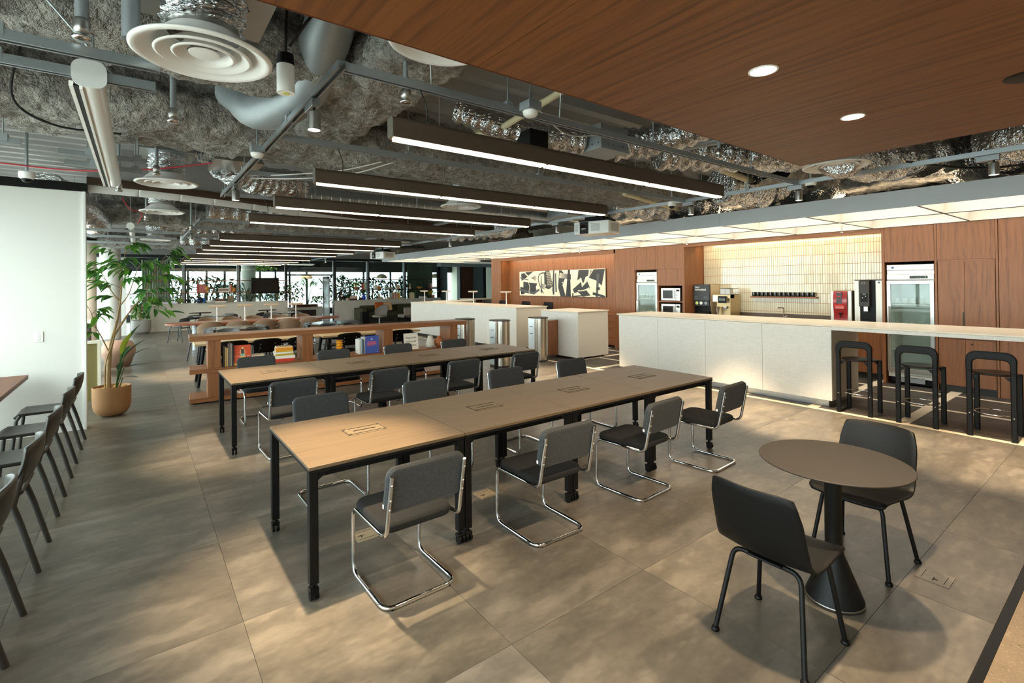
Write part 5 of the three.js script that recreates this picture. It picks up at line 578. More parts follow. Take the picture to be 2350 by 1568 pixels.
// a shrub whose small leaves are one foliage part; palm fronds likewise
function shrub(label, x, y, z, h, r, n, size, mats, pot) {
  const t = thing('shrub', label, 'plant', [x, y, z], 0, 'plants behind the glazed screen'), g = [], st = []; if (pot) part(t, 'pot', lathe([[0, 0], [pot * 0.8, 0], [pot, pot * 1.6], [pot * 0.9, pot * 1.6], [pot * 0.85, pot * 1.3], [0, pot * 1.3]], 24), pot > 0.15 ? M.potGrey : M.terracotta);
  const y0 = pot ? pot * 1.3 : 0; for (let s = 0; s < 5; s++) { const a = rnd(0, 6.3), q = [Math.cos(a) * r * 0.5, h * rnd(0.7, 0.95), Math.sin(a) * r * 0.5]; st.push(sweep(curvePts([[0, y0, 0], [q[0] * 0.4, h * 0.45, q[2] * 0.4], q], 8), 0.012 * Math.max(0.5, h), 5)); }
  for (let k = 0; k < n; k++) { const a = rnd(0, 6.3), f = rnd(0.25, 1) ** 0.8, rr = r * Math.sqrt(rnd()) * (0.4 + 0.8 * Math.sin(f * 2.6)), q = new THREE.Matrix4().compose(V(Math.cos(a) * rr, y0 + (h - y0) * f, Math.sin(a) * rr), new THREE.Quaternion().setFromEuler(aim(a + rnd(-0.8, 0.8), rnd(-0.3, 0.8), rnd(-0.6, 0.6))), V(size, size, size)); g.push(LEAVES[k % 4].clone().applyMatrix4(q)); }
  part(t, 'stems', st, M.bark); const half = Math.floor(g.length / 2); part(t, 'foliage', g.slice(0, half), mats[0]); part(t, 'foliage', g.slice(half), mats[1]); return t;
}
function palm(label, x, y, z, h, n, len, m) {
  const t = thing('palm', label, 'plant', [x, y, z], 0, 'palms behind the glazed screen'), st = []; const slim = leafGeo(0.28, 0.022, 0.5, 0.1, 4);
  for (let k = 0; k < n; k++) { const a = k * 2.4 + rnd(0, 0.5), out = len * rnd(0.6, 1), c = [[0, 0, 0], [Math.sin(a) * out * 0.25, h * 0.7, Math.cos(a) * out * 0.25], [Math.sin(a) * out * 0.65, h * rnd(0.9, 1.1), Math.cos(a) * out * 0.65], [Math.sin(a) * out, h * rnd(0.7, 0.9), Math.cos(a) * out]], f = spline(c), g = []; st.push(sweep(curvePts(c, 10), 0.006, 5)); for (let i = 0; i < 16; i++) for (const s of [-1, 1]) { const p = f(0.45 + 0.55 * i / 15); g.push(slim.clone().applyMatrix4(new THREE.Matrix4().compose(p, new THREE.Quaternion().setFromEuler(aim(a + s * 0.9, 0.25, 0)), V(1, 1, len * (1.1 - 0.5 * i / 15))))); } part(t, 'frond', g, m[k % m.length]); }
  part(t, 'stalks', st, M.leaf[2]); return t;
}
{
  const bs = [[1.15, -23.95, 2.0, 0.55, 160, 1.6], [2.15, -24.1, 2.15, 0.6, 200, 1.5], [3.0, -23.9, 1.9, 0.5, 150, 1.5], [4.9, -24.2, 1.9, 0.4, 110, 1.5], [7.65, -23.95, 2.2, 0.6, 260, 1.5], [8.5, -24.1, 2.05, 0.55, 220, 1.4], [9.3, -23.9, 2.1, 0.55, 240, 1.5], [10.3, -24.0, 1.95, 0.55, 220, 1.5], [11.15, -24.2, 2.2, 0.4, 160, 1.5]], w = ['behind the left low wall, first from the left', 'behind the left low wall beside the red book', 'behind the left low wall, third', 'behind the right edge of the television', 'behind the white lettering', 'behind the yellow potted plant', 'behind the orange book on the glass shelf', 'behind the row of upright books', 'next to the green curtain'];
  bs.forEach(([x, z, h, r, n, s], i) => shrub(`dense green plant ${w[i]}`, x, 0, z, h, r, n, s, [M.leafDark[i % 3], M.leafDark[(i + 1) % 3]], 0.22));
  for (const [x, z, h, l] of [[3.75, -24.0, 1.5, 'palm below the left edge of the television'], [4.5, -23.9, 1.45, 'palm below the right edge of the television'], [3.2, -24.3, 1.9, 'palm left of the television behind glass']]) palm(`feathery ${l}`, x, 0, z, h, 9, 0.7, [M.leaf[2], M.leafDark[0]]);
  palm('tall arching palm seen through the open glass door', 6.6, 0.75, -25.2, 1.25, 12, 0.95, [M.leaf[0], M.leaf[3], M.leaf[2]]); shrub('bushy plant left of the palm in the doorway', 5.85, 0.75, -25.1, 1.0, 0.4, 130, 1.4, [M.leaf[2], M.leafDark[0]]); shrub('low plant right of the palm in the doorway', 7.0, 0.7, -25.0, 0.5, 0.3, 90, 1.2, [M.leaf[1], M.leafDark[0]]);
  const cr = thing('credenza', 'white and brown credenza with planter box seen through the doorway', 'cabinet'); part(cr, 'body', ext(5.5, 7.2, 0, 0.62, -25.35, -24.95), M.white); part(cr, 'dark_bay', ext(5.75, 6.9, 0.1, 0.52, -24.95, -24.94), tint(0x3b2b25, 0.5)); part(cr, 'top', ext(5.45, 7.25, 0.62, 0.66, -25.4, -24.9), tint(0xd9c9b4, 0.5)); part(cr, 'planter_box', ext(5.9, 7.0, 0.66, 0.78, -25.35, -25.0), tint(0x5b3526, 0.6));
  // hanging planter in the lounge
  shrub('wide hanging planter of greenery above the television', 4.6, 2.35, -25.8, 0.35, 0.55, 150, 1.3, [M.leaf[2], M.leaf[3]]);
  const p2 = thing('potted_plant', 'small green plant in a pale grey pot by the low wall', 'plant', [0.07, 0, -22.6]); part(p2, 'pot', lathe([[0, 0], [0.2, 0], [0.28, 0.08], [0.3, 0.2], [0.29, 0.5], [0.26, 0.5], [0.25, 0.4], [0, 0.4]], 36), M.potGrey); part(p2, 'chips', cyl(0.25, 0.22, 0.05, 0, 0.42, 0, 18), M.chips); const g = []; for (let k = 0; k < 140; k++) { const a = rnd(0, 6.3), f = rnd(), q = new THREE.Matrix4().compose(V(Math.cos(a) * 0.28 * f, 0.6 + rnd(0, 0.75), Math.sin(a) * 0.28 * f), new THREE.Quaternion().setFromEuler(aim(a, rnd(-0.3, 0.7), 0)), V(1.4, 1.4, 1.4)); g.push(LEAVES[k % 4].clone().applyMatrix4(q)); } part(p2, 'foliage', g, M.leaf[1]); part(p2, 'stems', [rod([0, 0.45, 0], [0.03, 1.1, 0], 0.012), rod([0, 0.45, 0.03], [-0.1, 0.95, 0.05], 0.01)], M.bark);
}
// ------------------------------------------------------------------ far screen: shelves, objects, television, lounge corner
{
  for (const [a, b, l] of [[-0.6, 5.22, 'left'], [7.28, 12.8, 'right']]) for (const [y, u] of [[1.95, 'upper'], [1.47, 'lower']]) single('glass_screen_shelf', ext(a, b, y - 0.03, y, FAR - 0.02, FAR + 0.16), l === 'left' ? M.walnut : tint(0x2f201a, 0.5), `${u} thin brown shelf across the ${l} half of the far glazed screen`, 'shelf', null, 'x');
  const tv = thing('television', 'black flat television mounted on the far glazed screen', 'television', [4.27, 0, FAR + 0.2]); part(tv, 'casing', ext(-0.53, 0.53, 1.38, 2.04, -0.03, 0.03, 0.008), M.black); part(tv, 'screen_panel', ext(-0.5, 0.5, 1.42, 2.01, 0.03, 0.033), mat({ color: 0x050505, roughness: 0.12 })); part(tv, 'mount', [ext(-0.08, 0.08, 1.5, 1.9, -0.2, -0.03)], M.black);
  const Z = FAR + 0.07, item = (n, l, c, x, y, f, z = Z) => { const o = thing(n, l, c, [x, y, z]); f(o); return o; };
  const bk = (l, x, y, w, h, c) => item('book', l, 'book', x, y, (o) => { part(o, 'cover', [ext(-w / 2, w / 2, 0, h, -0.07, 0.06, 0.002)], tint(c, 0.6)); });
  const vz = (n, l, x, y, pts, m) => item(n, l, 'vase', x, y, (o) => part(o, 'body', lathe(pts, 24), m));
  // left half
  bk('red-edged picture book standing on the left lower shelf', 2.02, 1.47, 0.24, 0.33, 0xb96a64); bk('red spine at the edge of the standing picture book', 1.87, 1.47, 0.035, 0.34, 0xc22a33); vz('figurine', 'orange gourd figurine on the left lower shelf', 2.17, 1.47, [[0, 0], [0.04, 0.01], [0.04, 0.09], [0.09, 0.13], [0.08, 0.22], [0, 0.25]], tint(0xd99a45, 0.6));
  item('arch_ornament', 'brown arch ornament on the left lower shelf', 'ornament', 2.33, 1.47, (o) => part(o, 'body', [ext(-0.11, -0.05, 0, 0.18, -0.04, 0.04, 0.01), ext(0.05, 0.11, 0, 0.18, -0.04, 0.04, 0.01), ext(-0.11, 0.11, 0.13, 0.2, -0.04, 0.04, 0.02)], tint(0x6b5a4e, 0.7)));
  [[0.06, 0xe5d9cf], [0.05, 0x7a4a3c], [0.05, 0xdccdb5]].reduce((y, [h, c], i) => { item('book', `${['bottom cream', 'middle brown', 'top beige'][i]} book lying left of the two upright books`, 'book', 2.74, y, (o) => part(o, 'cover', ext(-0.17, 0.17, 0, h, -0.07, 0.07, 0.003), tint(c, 0.6))); return y + h; }, 1.47);
  bk('pale upright book beside the orange ornament', 2.97, 1.47, 0.06, 0.3, 0xd8b7a8); bk('orange upright book beside the orange ornament', 3.03, 1.47, 0.035, 0.3, 0xc8572e); vz('figurine', 'small orange round ornament left of the screen post', 3.12, 1.47, [[0, 0], [0.05, 0.01], [0.08, 0.08], [0.05, 0.16], [0, 0.18]], tint(0xd08a3a, 0.6));
  vz('bowl', 'dark wooden bowl on the left upper shelf', 3.05, 1.95, [[0, 0], [0.05, 0], [0.12, 0.05], [0.11, 0.06], [0, 0.02]], tint(0x6b543f, 0.7));
  shrub('yellow-green small plant on the left low wall', 1.28, 1.05, Z, 0.2, 0.1, 30, 0.8, [M.leafYellow, M.leaf[3]]); vz('blue_vase', 'dark blue bowl vase on the left low wall', 1.93, 1.05, [[0, 0], [0.09, 0], [0.13, 0.08], [0.11, 0.15], [0.05, 0.18], [0.06, 0.22], [0, 0.2]], tint(0x232c4a, 0.3)); vz('blue_glass', 'bright blue glass vase on the left low wall', 2.08, 1.05, [[0, 0], [0.05, 0], [0.035, 0.1], [0.06, 0.2], [0.05, 0.2], [0, 0.05]], tint(0x2b6fb8, 0.2)); vz('white_bowl', 'long white bowl on the left low wall', 2.3, 1.05, [[0, 0], [0.12, 0], [0.17, 0.08], [0.15, 0.1], [0, 0.04]], M.white);
  [[0.06, 0xeadfd2, 0.38], [0.05, 0x6b3b33, 0.32], [0.04, 0x8a5a48, 0.28]].reduce((y, [h, c, w], i) => { item('book', `${['white bottom', 'dark brown middle', 'brown top'][i]} book of the stack on the left low wall`, 'book', 2.63, y, (o) => part(o, 'cover', ext(-w / 2, w / 2, 0, h, -0.08, 0.08, 0.003), tint(c, 0.6))); return y + h; }, 1.05);
  item('picture_frame', 'brown framed pebble picture on the left low wall', 'picture frame', 3.0, 1.05, (o) => { part(o, 'frame', [ext(-0.12, 0.12, 0, 0.25, -0.02, 0.02, 0.003)], tint(0x6f5136, 0.6)); part(o, 'picture', ext(-0.105, 0.105, 0.015, 0.235, 0.021, 0.024), mat({ map: T.terrazzo, roughness: 0.7 }), 'x'); });
  bk('low pile of white magazines at the left end of the low wall', 0.95, 1.05, 0.5, 0.07, 0xe9e2ee);
  // right half
  item('shop_lettering', 'white letters THE LOGGIA on the glass of the far screen', 'lettering', 7.78, 1.56, (o) => part(o, 'letters', new THREE.PlaneGeometry(0.74, 0.1), (() => { const c = document.createElement('canvas'); c.width = 512; c.height = 70; const g = c.getContext('2d'); g.clearRect(0, 0, 512, 70); g.fillStyle = '#fff'; g.font = 'bold 62px sans-serif'; g.textBaseline = 'middle'; g.fillText('THE LOGGIA', 6, 36, 500); const t = new THREE.CanvasTexture(c); t.colorSpace = THREE.SRGBColorSpace; return mat({ map: t, color: 0xffffff, roughness: 0.6, transparent: true, alphaTest: 0.5 }); })()), FAR - 0.085);
  item('dark_sculpture', 'dark round sculpture with a pale heart at the right low wall end', 'sculpture', 7.499, 0.985, (o) => { part(o, 'body', [cyl(0.05, 0.09, 0.1, 0, 0, 0), ball(0.13, 0, 0.2, 0)], tint(0x3a2a20, 0.6)); part(o, 'inset', ball(0.06, 0, 0.22, 0.09, 12), tint(0xe9e0cc, 0.6)); });
  item('cactus', 'dark green round cactus pads on the right low wall', 'plant', 7.803, 0.985, (o) => { part(o, 'pad', ball(0.11, 0.03, 0.2, 0).scale(1, 1, 0.5), M.leafDark[0]); part(o, 'pad', ball(0.08, -0.12, 0.16, 0).scale(1, 1, 0.5), M.leafDark[1]); part(o, 'pot', cyl(0.07, 0.09, 0.1, 0, 0, 0, 16), tint(0xcaa98a, 0.8)); });
  [[0.07, 0x4a3026], [0.07, 0xe0b9a0], [0.05, 0xe8c9b2]].reduce((y, [h, c], i) => { item('book', `${['dark bottom', 'pink middle', 'peach top'][i]} book of the stack left of the blue vase`, 'book', 8.071, y, (o) => part(o, 'cover', ext(-0.17, 0.17, 0, h, -0.08, 0.08, 0.003), tint(c, 0.6))); return y + h; }, 0.985);
  vz('blue_vase', 'cobalt blue round vase on the right low wall', 8.575, 0.985, [[0, 0], [0.06, 0], [0.1, 0.08], [0.08, 0.15], [0.04, 0.2], [0.07, 0.27], [0, 0.24]], tint(0x1f3fc0, 0.3)); vz('jug', 'small brown jug left of the cobalt vase', 8.448, 0.985, [[0, 0], [0.05, 0], [0.06, 0.08], [0.03, 0.13], [0, 0.13]], tint(0x5b3021, 0.6));
  [[0.05, 0xe8dcc8], [0.05, 0x6f6e4c]].reduce((y, [h, c], i) => { item('book', `${['cream bottom', 'olive top'][i]} book of the flat pair in the middle of the right low wall`, 'book', 9.356, y, (o) => part(o, 'cover', ext(-0.17, 0.17, 0, h, -0.08, 0.08, 0.003), tint(c, 0.6))); return y + h; }, 0.985); vz('candle', 'small cream candle on the flat books', 9.334, 1.085, [[0, 0], [0.05, 0], [0.05, 0.07], [0.025, 0.13], [0, 0.14]], tint(0xd8bd8a, 0.7));
  [[0xa8b4b2, 9.962], [0xd78a72, 10.042], [0xe9d5b4, 10.111], [0xc96a55, 10.169], [0xe9dccb, 10.226], [0xd98a3a, 10.284], [0xe8b02a, 10.342], [0xf0e4c0, 10.4]].forEach(([c, px], i) => bk(`${['grey', 'salmon', 'cream', 'brick red', 'pale', 'amber', 'yellow', 'ivory'][i]} book of the upright row on the right low wall`, px, 0.985, 0.062, 0.3 + 0.02 * (i % 3), c)); for (const [px, l] of [[9.849, 'left'], [10.494, 'right']]) item('bookend', `half-round wooden bookend at the ${l} of the upright row`, 'bookend', px, 0.985, (o) => part(o, 'body', slab((() => { const s = new THREE.Shape(); s.moveTo(-0.09, 0); s.absarc(0, 0, 0.09, PI, 0, true); s.closePath(); return s; })(), 0.05, 0.004).translate(0, 0, -0.02), tint(0xd3b07c, 0.6)));
  item('card_stand', 'cream display card standing on the right low wall', 'card', 11.064, 0.985, (o) => part(o, 'card', slab(rrect(0.27, 0.3, 0.01), 0.01).rotateX(-0.12).translate(0, 0.15, 0), tint(0xe9d2a4, 0.7))); bk('white books lying behind the first reading lamp', 11.674, 0.985, 0.36, 0.09, 0xe6e3e0);
  shrub('yellow flowers in a beige pot at the right end of the low wall', 12.278, 0.985, Z, 0.4, 0.18, 50, 0.8, [tint(0xe0c020, 0.6), tint(0xcfae18, 0.6)], 0.09);
  shrub('bright small plant in a beige pot on the right lower shelf', 8.196, 1.47, Z, 0.38, 0.14, 70, 0.8, [M.leafYellow, M.leaf[3]], 0.09); [[8.511, 0xc2472c, 'red'], [8.564, 0xe8c8b0, 'peach'], [8.617, 0xd9cdb0, 'beige']].forEach(([px, c, n]) => bk(`${n} upright book beside the potted plant on the right lower shelf`, px, 1.47, 0.055, 0.3, c)); bk('cream upright book left of the orange book', 9.179, 1.47, 0.1, 0.24, 0xe9e0c8); bk('orange book on the right lower shelf', 9.312, 1.47, 0.12, 0.17, 0xe07a20);
  [[0.05, 0xcdb8b4], [0.04, 0x9a9f6a]].reduce((y, [h, c], i) => { item('book', `${['mauve', 'green'][i]} book lying in the middle of the right lower shelf`, 'book', 9.826, y, (o) => part(o, 'cover', ext(-0.19, 0.19, 0, h, -0.08, 0.08, 0.003), tint(c, 0.6))); return y + h; }, 1.47);
  vz('figurine', 'twisted beige ornament on the right lower shelf', 10.331, 1.47, [[0, 0], [0.08, 0], [0.06, 0.07], [0.09, 0.13], [0.05, 0.19], [0.07, 0.22], [0, 0.22]], tint(0xd3a878, 0.7)); vz('bottle_vase', 'pale long-necked vase before the green curtain', 10.967, 1.47, [[0, 0], [0.06, 0], [0.06, 0.06], [0.02, 0.12], [0.015, 0.28], [0, 0.28]], tint(0xe2cfa6, 0.7)); vz('dark_pot', 'small dark round pot before the green curtain', 11.112, 1.47, [[0, 0], [0.05, 0], [0.06, 0.06], [0.02, 0.11], [0, 0.11]], M.dark); vz('wood_bowl', 'wide wooden bowl before the green curtain', 11.501, 1.47, [[0, 0], [0.1, 0], [0.18, 0.12], [0.15, 0.12], [0, 0.03]], tint(0xb0803f, 0.6)); bk('plum upright book at the right end of the lower shelf', 12.074, 1.47, 0.06, 0.26, 0x7a3a44); bk('cream upright book at the right end of the lower shelf', 12.15, 1.47, 0.06, 0.28, 0xeadfca); bk('flat books at the right end of the lower shelf', 12.329, 1.47, 0.26, 0.1, 0xcbbfae);
  // curtain behind the right pane
  single('green_curtain', shell((u, v) => V(lerp(11.15, 12.6, u), 0.1 + 2.65 * v, -23.75 + 0.05 * Math.sin(u * 95)), 120, 1, 0.004), tint(0x66775f, 0.9), 'grey-green pleated curtain behind the right end of the glazed screen', 'curtain');
  single('pale_curtain', shell((u, v) => V(lerp(0.1, 1.0, u), 0.1 + 2.65 * v, -23.7 + 0.04 * Math.sin(u * 70)), 80, 1, 0.004), tint(0xa9b09a, 0.9), 'pale green pleated curtain behind the left end of the glazed screen', 'curtain');
  // lounge corner
  const s = thing('corner_sofa', 'long olive sofa against the right low wall', 'sofa'); part(s, 'back_cushion', [ext(8.3, 10.1, 0.32, 0.72, -22.95, -22.7, 0.06)], M.olive); part(s, 'back_cushion', [ext(10.12, 12.4, 0.32, 0.74, -22.95, -22.7, 0.06)], M.olive); part(s, 'seat_cushion', ext(8.3, 12.4, 0.2, 0.42, -22.7, -21.9, 0.06), M.olive); part(s, 'arm', ext(8.05, 8.3, 0.05, 0.62, -22.95, -21.9, 0.05), M.olive); part(s, 'base', ext(8.15, 12.35, 0, 0.2, -22.9, -21.95), M.dark);
  const cu = (l, x, c, c2) => { const o = thing('cushion', l, 'cushion', [x, 0.42, -22.5]); part(o, 'pillow', slab(rrect(0.44, 0.42, 0.06), 0.14, 0.06, 4).rotateX(-0.3).translate(0, 0.22, 0), tint(c, 0.9)); if (c2) part(o, 'patch', slab(poly([[-0.15, -0.16], [0.05, -0.16], [-0.15, 0.1]]), 0.006).translate(0, 0, 0.141).rotateX(-0.3).translate(0, 0.22, 0), tint(c2, 0.9)); }; cu('plain orange cushion on the olive sofa', 9.1, 0xb5581f); cu('cream and orange cushion on the olive sofa', 9.5, 0xdcb68a, 0xc2641f);
  const l1 = thing('lounge_chair', 'grey high-winged lounge chair on a swivel foot', 'chair', [8.25, 0, -20.35], 2.1); part(l1, 'shell', shell((u, v) => { const a = (u - 0.5) * 2, th = a * 1.35; return V(Math.sin(th) * (0.28 + 0.06 * v), 0.3 + 0.52 * v * (1 - 0.42 * a * a), Math.cos(th) * (0.16 + 0.2 * v) + 0.04); }, 18, 10, 0.035), M.taupe); part(l1, 'seat', lying(rrect(0.52, 0.5, 0.16), 0.1, 0.3, 0.04, 3), M.taupe); part(l1, 'foot', [cyl(0.03, 0.03, 0.25, 0, 0.02, 0, 12), cyl(0.25, 0.2, 0.02, 0, 0, 0, 24)], M.alu);
  const l2 = thing('lounge_chair', 'taupe square-backed lounge chair before the olive sofa', 'chair', [9.25, 0, -19.75], 0.1); part(l2, 'backrest', ext(-0.32, 0.32, 0.36, 0.72, 0.24, 0.34, 0.04), M.taupe); part(l2, 'seat', ext(-0.3, 0.3, 0.28, 0.42, -0.3, 0.24, 0.04), M.taupe); for (const a of [-0.27, 0.27]) for (const b of [-0.26, 0.3]) part(l2, 'leg', ext(a - 0.02, a + 0.02, 0, b > 0 ? 0.45 : 0.28, b - 0.02, b + 0.02), M.blackMatte); part(l2, 'arm', [ext(-0.34, -0.3, 0.5, 0.54, -0.3, 0.3), ext(0.3, 0.34, 0.5, 0.54, -0.3, 0.3)], M.blackMatte);
  const bb = thing('waste_box', 'black upright box between low wall and lounge chair', 'bin', [8.0, 0, -21.4]); part(bb, 'body', ext(-0.16, 0.14, 0, 0.5, -0.15, 0.15, 0.006), M.blackMatte); part(bb, 'side_plate', ext(0.142, 0.15, 0.01, 0.49, -0.14, 0.14), tint(0x4a545c, 0.4));
  const st = thing('side_table', 'small black side table before the olive sofa', 'side table', [10.0, 0, -20.9]); part(st, 'top', cyl(0.3, 0.3, 0.02, 0, 0.43, 0, 32), M.blackMatte); part(st, 'stem', [cyl(0.025, 0.025, 0.43, 0, 0, 0, 12), cyl(0.2, 0.2, 0.015, 0, 0, 0, 24)], M.black);
  // desks beyond the study counter
  for (const [x, z, l] of [[9.3, -15.8, 'cream desk end with a brown inside beyond the study counter'], [11.3, -17.2, 'cream desk end behind the second nearest reading lamp']]) { const d = thing('study_desk', l, 'desk', [x, 0, z]); part(d, 'body', [ext(-0.5, -0.45, 0, 1.05, -0.7, 0.4), ext(0.6, 0.65, 0, 1.05, -0.7, 0.4), ext(-0.45, 0.6, 0.7, 0.74, -0.7, 0.4)], M.linen, 'x'); part(d, 'top', ext(-0.52, 0.67, 1.05, 1.08, -0.72, 0.42), M.counterTop); part(d, 'back', ext(-0.45, 0.6, 0.74, 1.05, -0.7, -0.68), M.walnut, 'x'); }
  for (const [x, z, l] of [[15.2, -21.2, 'left'], [16.3, -21.0, 'right']]) { const c = thing('task_chair', `dark brown high-backed chair at the far right, ${l}`, 'chair', [x, 0, z], 0.3, 'dark chairs by the far right glass'); part(c, 'backrest', slab(rrect(0.5, 0.5, 0.08), 0.06, 0.02).translate(0, 1.15, 0.2), tint(0x35251f, 0.8)); part(c, 'seat', lying(rrect(0.5, 0.48, 0.1), 0.08, 0.62, 0.03), tint(0x35251f, 0.8)); part(c, 'base', [cyl(0.03, 0.03, 0.6, 0, 0.02, 0, 12), cyl(0.25, 0.22, 0.03, 0, 0, 0, 24)], M.black); part(c, 'post', rod([0, 0.66, 0.22], [0, 1.0, 0.23], 0.02), M.black); }
  for (const [x, z, l] of [[10.9, -26.5, 'cream dome pendant lamp behind the right glass'], [13.6, -25.2, 'cream dome pendant lamp beyond the teal panel'], [7.0, -27.0, 'cream dome pendant lamp above the doorway palm']]) { const p = thing('pendant_lamp', l, 'lamp', [x, 2.05, z]); part(p, 'shade', lathe([[0.3, 0], [0.29, 0.08], [0.22, 0.18], [0.1, 0.24], [0, 0.25]], 32), tint(0xe6d7ae, 0.7)); part(p, 'cord', rod([0, 0.25, 0], [0, 1.4, 0], 0.005, 6), M.black); }
  for (const [x, z, w] of [[3.2, -26, 4.5], [3.2, -28, 4.5], [6.2, -26.5, 2.0]]) { const p = thing('linear_panel_light', { 4.5: z === -26 ? 'wide white ceiling light panel in the lounge, nearer' : 'wide white ceiling light panel in the lounge, farther', 2: 'white ceiling light strip beyond the doorway' }[w], 'lamp', [x, 2.75, z]); part(p, 'housing', box(w, 0.06, 0.5, 0, 0.035, 0), M.white); part(p, 'diffuser', box(w - 0.06, 0.006, 0.44, 0, 0, 0), glow(NEUTRAL, 2)); part(p, 'hanger', [-1, 1].map((s) => rod([s * w * 0.4, 0.06, 0], [s * w * 0.4, 0.75, 0], 0.006, 6)), M.galv); areaLight('lounge_light', w - 0.1, 0.4, NEUTRAL, 5, [x, 2.74, z], [0, -1, 0]); }
}
// ------------------------------------------------------------------ suspended wooden ceiling with downlights
{
  const c = structGroup('ceiling_wood'), xs = [-0.9, 0.11, 1.10, 2.09, 3.08, 4.06];
  for (let i = 0; i < 5; i++) part(c, 'wood_panel', ext(xs[i] + 0.002, xs[i + 1] - 0.002, 2.58, 2.6, -1.668, 2.15), M.ceilingWood, 'z');
  part(c, 'backing', ext(-0.9, 4.06, 2.604, 2.63, -1.66, 2.15), M.blackMatte); part(c, 'edge_trim', [ext(-0.9, 4.065, 2.579, 2.632, -1.674, -1.669), ext(4.061, 4.067, 2.579, 2.632, -1.674, 2.15)], tint(0x5b2a18, 0.5));
  [[2.09, -1.0, 'nearer the camera in the wooden ceiling'], [3.08, -1.0, 'nearer the bar in the wooden ceiling']].forEach(([x, z, l]) => { const d = thing('downlight', `round bright downlight ${l}`, 'downlight', [x, 2.58, z], 0, 'downlights in the wooden ceiling'); part(d, 'trim_ring', lathe([[0.05, 0.0], [0.058, 0.0], [0.058, -0.003], [0.05, -0.003], [0.05, 0]], 32), M.white); part(d, 'lamp_disc', cyl(0.05, 0.05, 0.002, 0, -0.0035, 0, 28), glow(new THREE.Color().setRGB(1, 0.93, 0.8), 5)); spotLight('downlight_beam', WARM, LEVEL.down, [x, 2.57, z], [x, 0, z], 1.15, 0.5, 2); });
  const s = thing('ceiling_speaker', 'black round speaker in the wooden ceiling at the right edge', 'speaker', [3.1, 2.58, -0.34]); part(s, 'grille', lathe([[0, -0.006], [0.075, -0.006], [0.085, 0], [0.085, 0.0]], 32), M.black);
}
